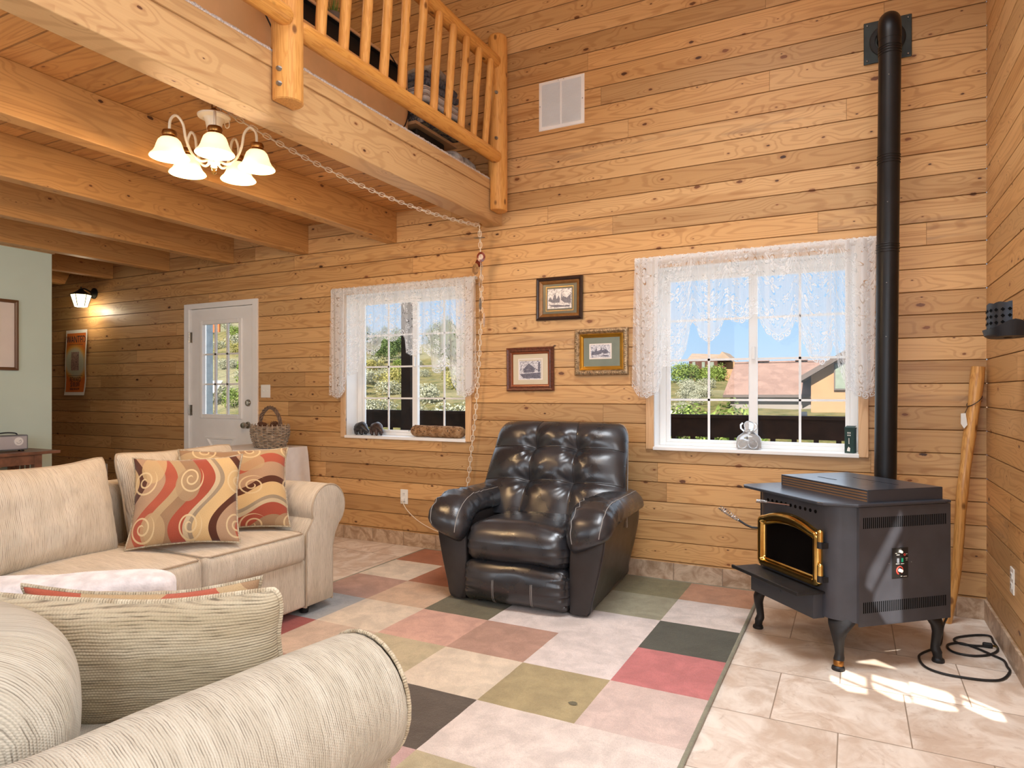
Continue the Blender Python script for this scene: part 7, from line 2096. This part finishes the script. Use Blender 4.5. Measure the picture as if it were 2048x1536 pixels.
# small white awning roof and white porch post outside the door
M['white_siding'] = simple('white_siding', D(240,240,240), 0.6)
p0 = on_y(432, 785, 15.0); mb = MB(); mb.add([(p0.x-2.0, 14.9, p0.z), (p0.x+0.1, 14.9, p0.z), (p0.x-0.9, 16, p0.z+0.42), (p0.x-2.0, 16, p0.z+0.42)], [(0,1,2,3)])
for xx in (p0.x-1.8, p0.x-0.2): mb.box(xx-0.025, xx+0.025, 15.6, 15.65, ground(xx, 15.2)-0.2, p0.z-0.14)
tag(mb.build('white_shed', M['white_siding'], smooth=False), 'small white shed roof seen through the door glass', 'shed')
p1_ = on_y(408, 700, 11.4); mb = MB(); mb.box(p1_.x-0.11, p1_.x+0.08, 11.4, 11.6, -3.0, 5.2); tag(mb.build('porch_post', M['white_siding'], smooth=False), 'tall white post seen through the left door panes', 'post')
s0 = on_y(432, 655, 24); sg = thing('orange_sign', 'orange board high on the hill seen through the top door pane', 'sign', (s0.x, 24, ground(s0.x, 24)))
M['orange'] = simple('orange_board', D(206,104,52), 0.7); hh = s0.z-ground(s0.x, 24)
mb = MB(); mb.box(-0.3, 0.3, -0.03, 0.03, hh-0.25, hh+0.3); mb.build('board', M['orange'], sg, smooth=False)
mb = MB(); mb.box(-0.03, 0.03, 0.03, 0.08, -0.3, hh+0.2); mb.build('post', M['leaf_sage'], sg, smooth=False)

# ------------------------------------------------------------------ light
w = bpy.data.worlds.new('sky'); SC.world = w; w.use_nodes = True; nt = w.node_tree; nt.nodes.clear()
ou = nt.nodes.new('ShaderNodeOutputWorld'); bg = nt.nodes.new('ShaderNodeBackground'); tc = nt.nodes.new('ShaderNodeTexCoord'); sp = nt.nodes.new('ShaderNodeSeparateXYZ'); rp = nt.nodes.new('ShaderNodeValToRGB')
nt.links.new(tc.outputs['Generated'], sp.inputs[0]); nt.links.new(sp.outputs[2], rp.inputs[0])
cr = rp.color_ramp; cr.elements[0].position = 0.0; cr.elements[0].color = C(204,228,250); cr.elements[1].position = 0.6; cr.elements[1].color = C(186,208,240); e = cr.elements.new(0.14); e.color = C(164,208,248)
nt.links.new(rp.outputs[0], bg.inputs[0]); bg.inputs[1].default_value = 1.05; nt.links.new(bg.outputs[0], ou.inputs[0])

def light(name, typ, loc, energy, color, **kw):
    d = bpy.data.lights.new(name, typ); d.energy = energy; d.color = color[:3]
    for k, v in kw.items(): setattr(d, k, v)
    o = bpy.data.objects.new(name, d); COL.objects.link(o); o.location = loc; return o
def aim(o, d): o.rotation_euler = V(d).to_track_quat('-Z', 'Y').to_euler()
s = light('sun', 'SUN', (0, 0, 20), 12.0, (1.0, 0.95, 0.87), angle=radians(0.2)); aim(s, SUN)
DAY = (0.86, 0.93, 1.0)
WARM = (1.0, 0.74, 0.44)
# daylight entering by the big windows behind the viewer and on the right
for (a, b, c, d), e in zip(R_WIN, (5, 40)):
    o = light('rear_window_daylight', 'AREA', ((a+b)/2, YB+0.03, (c+d)/2), e, DAY, shape='RECTANGLE', size=b-a, size_y=d-c); aim(o, (0, 1, 0))
o = light('right_window_daylight', 'AREA', (XR-0.03, 1.1, 1.75), 84, DAY, shape='RECTANGLE', size=2.1, size_y=1.7); aim(o, (-1, 0.12, -0.08))
o = light('overhead_fill', 'AREA', (-0.45, 1.9, 4.72), 62, DAY, shape='RECTANGLE', size=1.6, size_y=1.2, spread=radians(105)); aim(o, (0.05, 0.12, -1))  # unseen fill added overhead to brighten the floor, no skylight built
o = light('sage_wall_fill', 'AREA', (-3.9, YB+0.05, 1.6), 36, DAY, shape='RECTANGLE', size=1.3, size_y=1.3); aim(o, (-0.5, 1, 0))  # unseen fill added to brighten the sage wall, no window of its own
# daylight at the two windows and the door of the back wall
for (x0, x1, z0, z1), e in ((W1, 5), (W2, 5)):
    o = light('window_daylight', 'AREA', ((x0+x1)/2, YW+0.30, (z0+z1)/2), e, DAY, shape='RECTANGLE', size=(x1-x0)*0.95, size_y=(z1-z0)*0.95); aim(o, (0, -1, 0))
# lamps
for b in bulbs: light('lamp_bulb', 'POINT', b, 11.0, (1.0, 0.66, 0.34), shadow_soft_size=0.03)
light('lantern_bulb', 'POINT', tuple(LN + V((0, -0.14, -0.185))), 5, (1.0, 0.86, 0.62), shadow_soft_size=0.03)
# warm ceiling light of the high room, above the view
light('ceiling_lamp', 'POINT', (-0.9, 1.2, 4.5), 26, WARM, shadow_soft_size=0.18)
light('loft_fill', 'POINT', (-4.2, 2.2, 4.4), 25, WARM, shadow_soft_size=0.15)  # unseen fill added to lift the loft
light('hall_fill', 'POINT', (-4.6, 0.6, 2.2), 4, (1.0, 0.85, 0.66), shadow_soft_size=0.15)  # unseen warm fill added under the loft

vs = SC.view_settings
SC.display_settings.display_device = 'sRGB'
vs.view_transform = 'Standard'; vs.look = 'None'; vs.exposure = 0.0; vs.gamma = 1.0; vs.use_curve_mapping = False
cy = SC.cycles
cy.use_denoising = True; cy.max_bounces = 8; cy.diffuse_bounces = 4; cy.glossy_bounces = 3; cy.transmission_bounces = 6; cy.transparent_max_bounces = 12
cy.sample_clamp_indirect = 4.0; cy.caustics_reflective = False; cy.caustics_refractive = False
